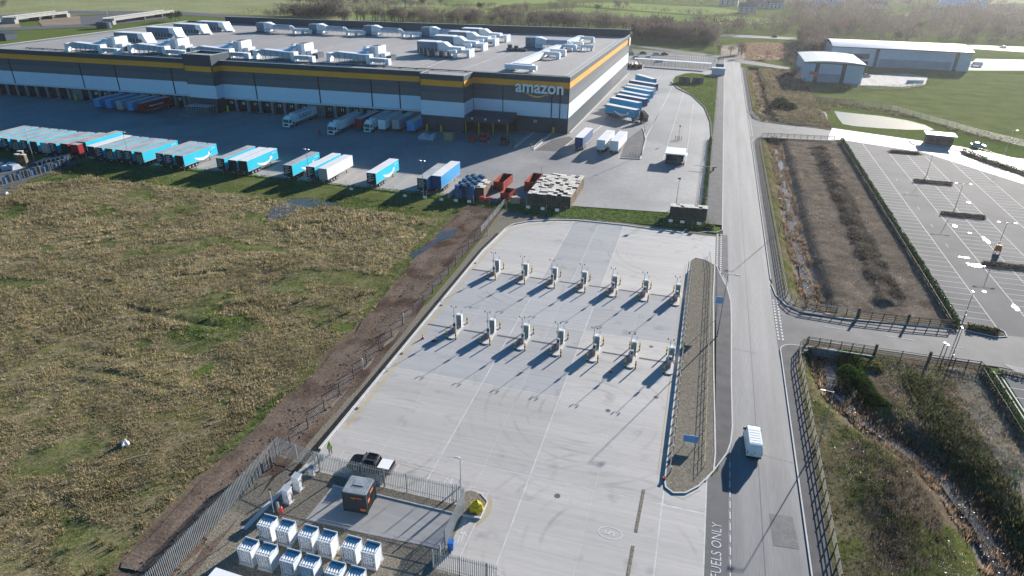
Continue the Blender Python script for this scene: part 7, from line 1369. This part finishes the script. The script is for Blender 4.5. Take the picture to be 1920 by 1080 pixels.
line_trees([(-201.63,644.29),(-178.55,696.74),(-142.15,795.73),(-80.44,776.61)], 20, 'bare tree in the hedgerow between the green fields', 'hedgerow trees between the fields', .8, 3); line_trees([(-393.78,576.08),(-360.10,634.87),(-348.05,705.68),(-286.49,738.05)], 22, 'bare tree in the hedgerow along the olive field', 'hedgerow trees along the olive field', .7, 4)
line_trees([(-54.75,509.83),(-31.25,499.18),(3.10,482.13)], 20, 'bare tree between the staff car park and the motorway', 'bare trees by the staff car park', .75, 4); line_trees([(1.71,458.76),(20.62,440.64),(44.49,435.94)], 9, 'small bare tree at the edge of the brown scrub', 'small trees in the brown scrub', .55, 5)
line_trees([(43.64,417.79),(41.10,360.91),(41.10,333.80)], 6, 'small bare tree left of the small blue-grey unit', 'trees by the small unit', .5, 2)
for p in ((-424.55,480.11),(-421.34,471.55),(-425.44,484.84)): tree(p, 'round dark green tree at the end of the slip road bridge', 'dark trees by the slip road bridge', .9, EVER[0])
for p in ((127.89,566.94),(161.08,652.13),(8.17,630.19),(85.04,570.13),(37.82,871.10),(-231.38,684.98),(-118.42,726.71),(90.80,880.57)): tree(p, 'dark evergreen tree standing among the bare woodland', 'evergreens in the woodland', 1.0, EVER[0])
# woodland and hedgerows that read as one mass
def woods(name, polys, n, h, col, tw=70):
    P = []
    for poly in polys:
        q = np.array(poly); m = int(n/len(polys)); x = rng.uniform(q[:,0].min(), q[:,0].max(), m*4); y = rng.uniform(q[:,1].min(), q[:,1].max(), m*4); k = inside(x, y, poly); P.append(np.stack([x[k][:m], y[k][:m]], -1))
    P = np.vstack(P); N = len(P); H = h*rng.uniform(.6, 1.25, N)*(.7+.6*fbm(P[:,0], P[:,1], 40, 2)); i = np.repeat(np.arange(N), tw); M = len(i); u = rng.normal(size=(M, 3)); u /= np.linalg.norm(u, axis=1)[:, None]; q = rng.random((M, 1))**.4
    C = np.zeros((M, 3)); C[:,:2] = P[i]; C[:,2] = H[i]*.55; C += u*q*H[i][:, None]*np.array([.34,.34,.45]); d = u*.5+np.array([0,0,.8])+rng.normal(size=(M, 3))*.35; d /= np.linalg.norm(d, axis=1)[:, None]
    s = np.cross(d, rng.normal(size=(M, 3))); s /= np.linalg.norm(s, axis=1)[:, None]; L = H[i][:, None]*rng.uniform(.12, .26, (M, 1)); w = L*.26
    V = np.stack([C-s*w*.5, C+s*w*.5, C+d*L], 1).reshape(-1, 3); tint = np.array(col)*(.65+.7*fbm(P[:,0], P[:,1], 30, 3))[:, None]*rng.uniform(.8,1.2,(N,1)); warm = (rng.random((N,1)) < .18)*np.array([.022,.004,-.004]); c = (tint+warm)[i]*rng.uniform(.65, 1.4, (M, 1))
    setting(name, np_mesh(name, V, np.arange(M*3).reshape(-1, 3), 'blade', np.repeat(c, 3, 0)), 'blade', 'stuff')
woods('woodland', [[(-17.98,618.26),(52.57,650.44),(80.56,767.99),(153.21,789.62),(182.64,790.61),(309.88,864.81),(223.98,600.82),(176.13,567.13),(75.45,551.56),(55.79,580.49),(-16.15,573.46)], [(60.97,552.47),(76.48,545.06),(68.13,450.13),(52.13,439.01)], [(-60.96,545.30),(-43.43,553.04),(-14.86,541.87),(2.63,527.41),(2.97,494.29),(-53.96,503.11)]], 1700, 9.5, (.085,.074,.064))
woods('far_woodland', [[(62.45,801.66),(96.13,939.22),(196.69,1034.55),(175.94,857.78),(155.83,804.37),(80.56,767.99)], [(195.83,852.45),(245.90,908.30),(354.66,997.13),(315.56,881.58),(185.76,805.24)], [(1.82,909.38),(106.73,1055.86),(352.90,1192.36),(380.54,1110.49),(259.70,985.57),(201.92,994.84),(83.30,932.47)], [(-223.99,872.48),(-103.86,988.36),(120.25,1204.56),(609.89,1751.38),(447.91,1272.71),(1.52,951.39)], [(-472.68,694.26),(-396.61,776.76),(-311.24,921.90),(-283.47,839.50),(-351.72,740.33),(-392.44,649.12)], [(-381.00,556.95),(-359.23,593.17),(-335.95,591.55),(-309.88,544.77),(-347.28,538.07)]], 1500, 10, (.075,.068,.06), 44)
woods('hedgerow', [[(-306.73,535.51),(-66.98,577.12),(-62.31,552.97),(-245.09,533.68)], [(-203.94,643.17),(-176.94,760.30),(-150.83,809.37),(-146.16,784.82),(-194.57,674.58)], [(-152.46,817.89),(-7.58,752.65),(-7.16,732.23),(-146.16,784.82)], [(-27.68,728.99),(58.70,744.27),(57.01,718.45),(-26.46,703.40)], [(-360.10,634.87),(-351.48,712.73),(-292.33,753.18),(-283.65,730.70),(-341.46,667.41)], [(-286.00,720.82),(-243.81,778.95),(-234.07,747.86),(-272.84,702.66)], [(-423.44,561.42),(-396.14,588.29),(-338.94,577.43),(-328.12,558.63),(-369.02,539.00)], [(-647.73,510.12),(-721.49,577.56),(-720.62,578.04),(-634.70,502.60)], [(-170.49,950.52),(-4.43,906.06),(-4.16,886.49),(-164.39,917.21)]], 900, 4.5, (.10,.095,.062), 46)
woods('tree_belt', [[(-304.53,594.19),(-251.20,646.58),(-201.63,644.29),(-145.02,646.50),(-75.78,667.45),(-62.50,561.39),(-140.25,548.58),(-203.72,547.86),(-256.77,538.20)]], 520, 6.5, (.082,.074,.058), 56)
xx, yy = scatter(6000, 20, 100, 395, 520, lambda x, y: inside(x, y, [(5.45,489.15),(29.81,518.49),(54.76,522.49),(50.25,447.73),(32.08,426.40),(18.68,423.31),(5.73,439.56)])*1.); setting('brown_growth', blades(np.stack([xx, yy, xx*0], -1), rng.uniform(.8,1.6,len(xx)), np.array([.32,.22,.15])*rng.uniform(.6,1.4,(len(xx),1)), 7, 'blade', 'brown_growth', .9, .16, .55), 'blade', 'stuff')
# houses among the trees
mat('house_wall', (.46,.43,.38), (.52,.49,.44), .8, .3, 2, .08); mat('house_roof', (.16,.13,.12), (.20,.17,.16), .8, .4, 2, .1)
def house(label, p, w, d, h, rz, wall='house_wall', roof='house_roof'):
    t = thing('house', label, 'house', (*p,0), rz); part('wall', MB().box(-w/2,w/2,-d/2,d/2,0,h), wall, t); part('roof', MB().ext([(-d/2-.4,h),(d/2+.4,h),(0,h+d*.42)], 'x', -w/2-.3, w/2+.3), roof, t); part('chimney', MB().box(w*.3,w*.3+.8,-.4,.4,h+d*.2,h+d*.42+1.2), wall, t)
    for k in range(3): part('window', MB().box(-w*.35+k*w*.28,-w*.35+k*w*.28+1.3,-d/2-.05,-d/2,1.2,2.6), 'glass_dark', t); part('window', MB().box(-w*.35+k*w*.28,-w*.35+k*w*.28+1.3,-d/2-.05,-d/2,h-2,h-.7), 'glass_dark', t)
house('pale house with steep roof among trees, left of the woodland', (63.14,884.16), 16, 10, 6, .2); house('long low pale house left of the steep-roofed one', (43.33,892.31), 24, 10, 4, .1); house('dark roofed house at the left of the far hamlet', (11.85,914.71), 22, 11, 6, -.1); house('farm building with grey roofs in the far woodland', (122.04,952.84), 40, 16, 4, .1, 'house_wall', 'shed_roof'); house('second grey farm roof beside the larger farm building', (127.33,917.28), 30, 12, 4, .15, 'house_wall', 'shed_roof'); house('white house far right of the farm', (184.64,946.85), 18, 10, 5, .3); house('long white roofed barn at the far right', (283.73,988.50), 50, 14, 4, .05, 'house_wall', 'shed_roof_white'); house('brown house in front of the far hamlet', (30.07,800.72), 18, 10, 6, 0)

# ---------------------------------------------------------------- thin winter haze
hz = bpy.data.materials.new('haze_air'); hz.use_nodes = True; hn = hz.node_tree; hn.nodes.remove(hn.nodes['Principled BSDF']); pv = hn.nodes.new('ShaderNodeVolumePrincipled')
pv.inputs['Color'].default_value = (.90,.92,.97,1); pv.inputs['Density'].default_value = .00007; pv.inputs['Anisotropy'].default_value = .55; hn.links.new(pv.outputs[0], hn.nodes['Material Output'].inputs['Volume']); MATS['haze_air'] = hz
setting('haze', MB().box(-5200,5200,-600,7200,-4.2,58), 'haze_air', 'stuff')
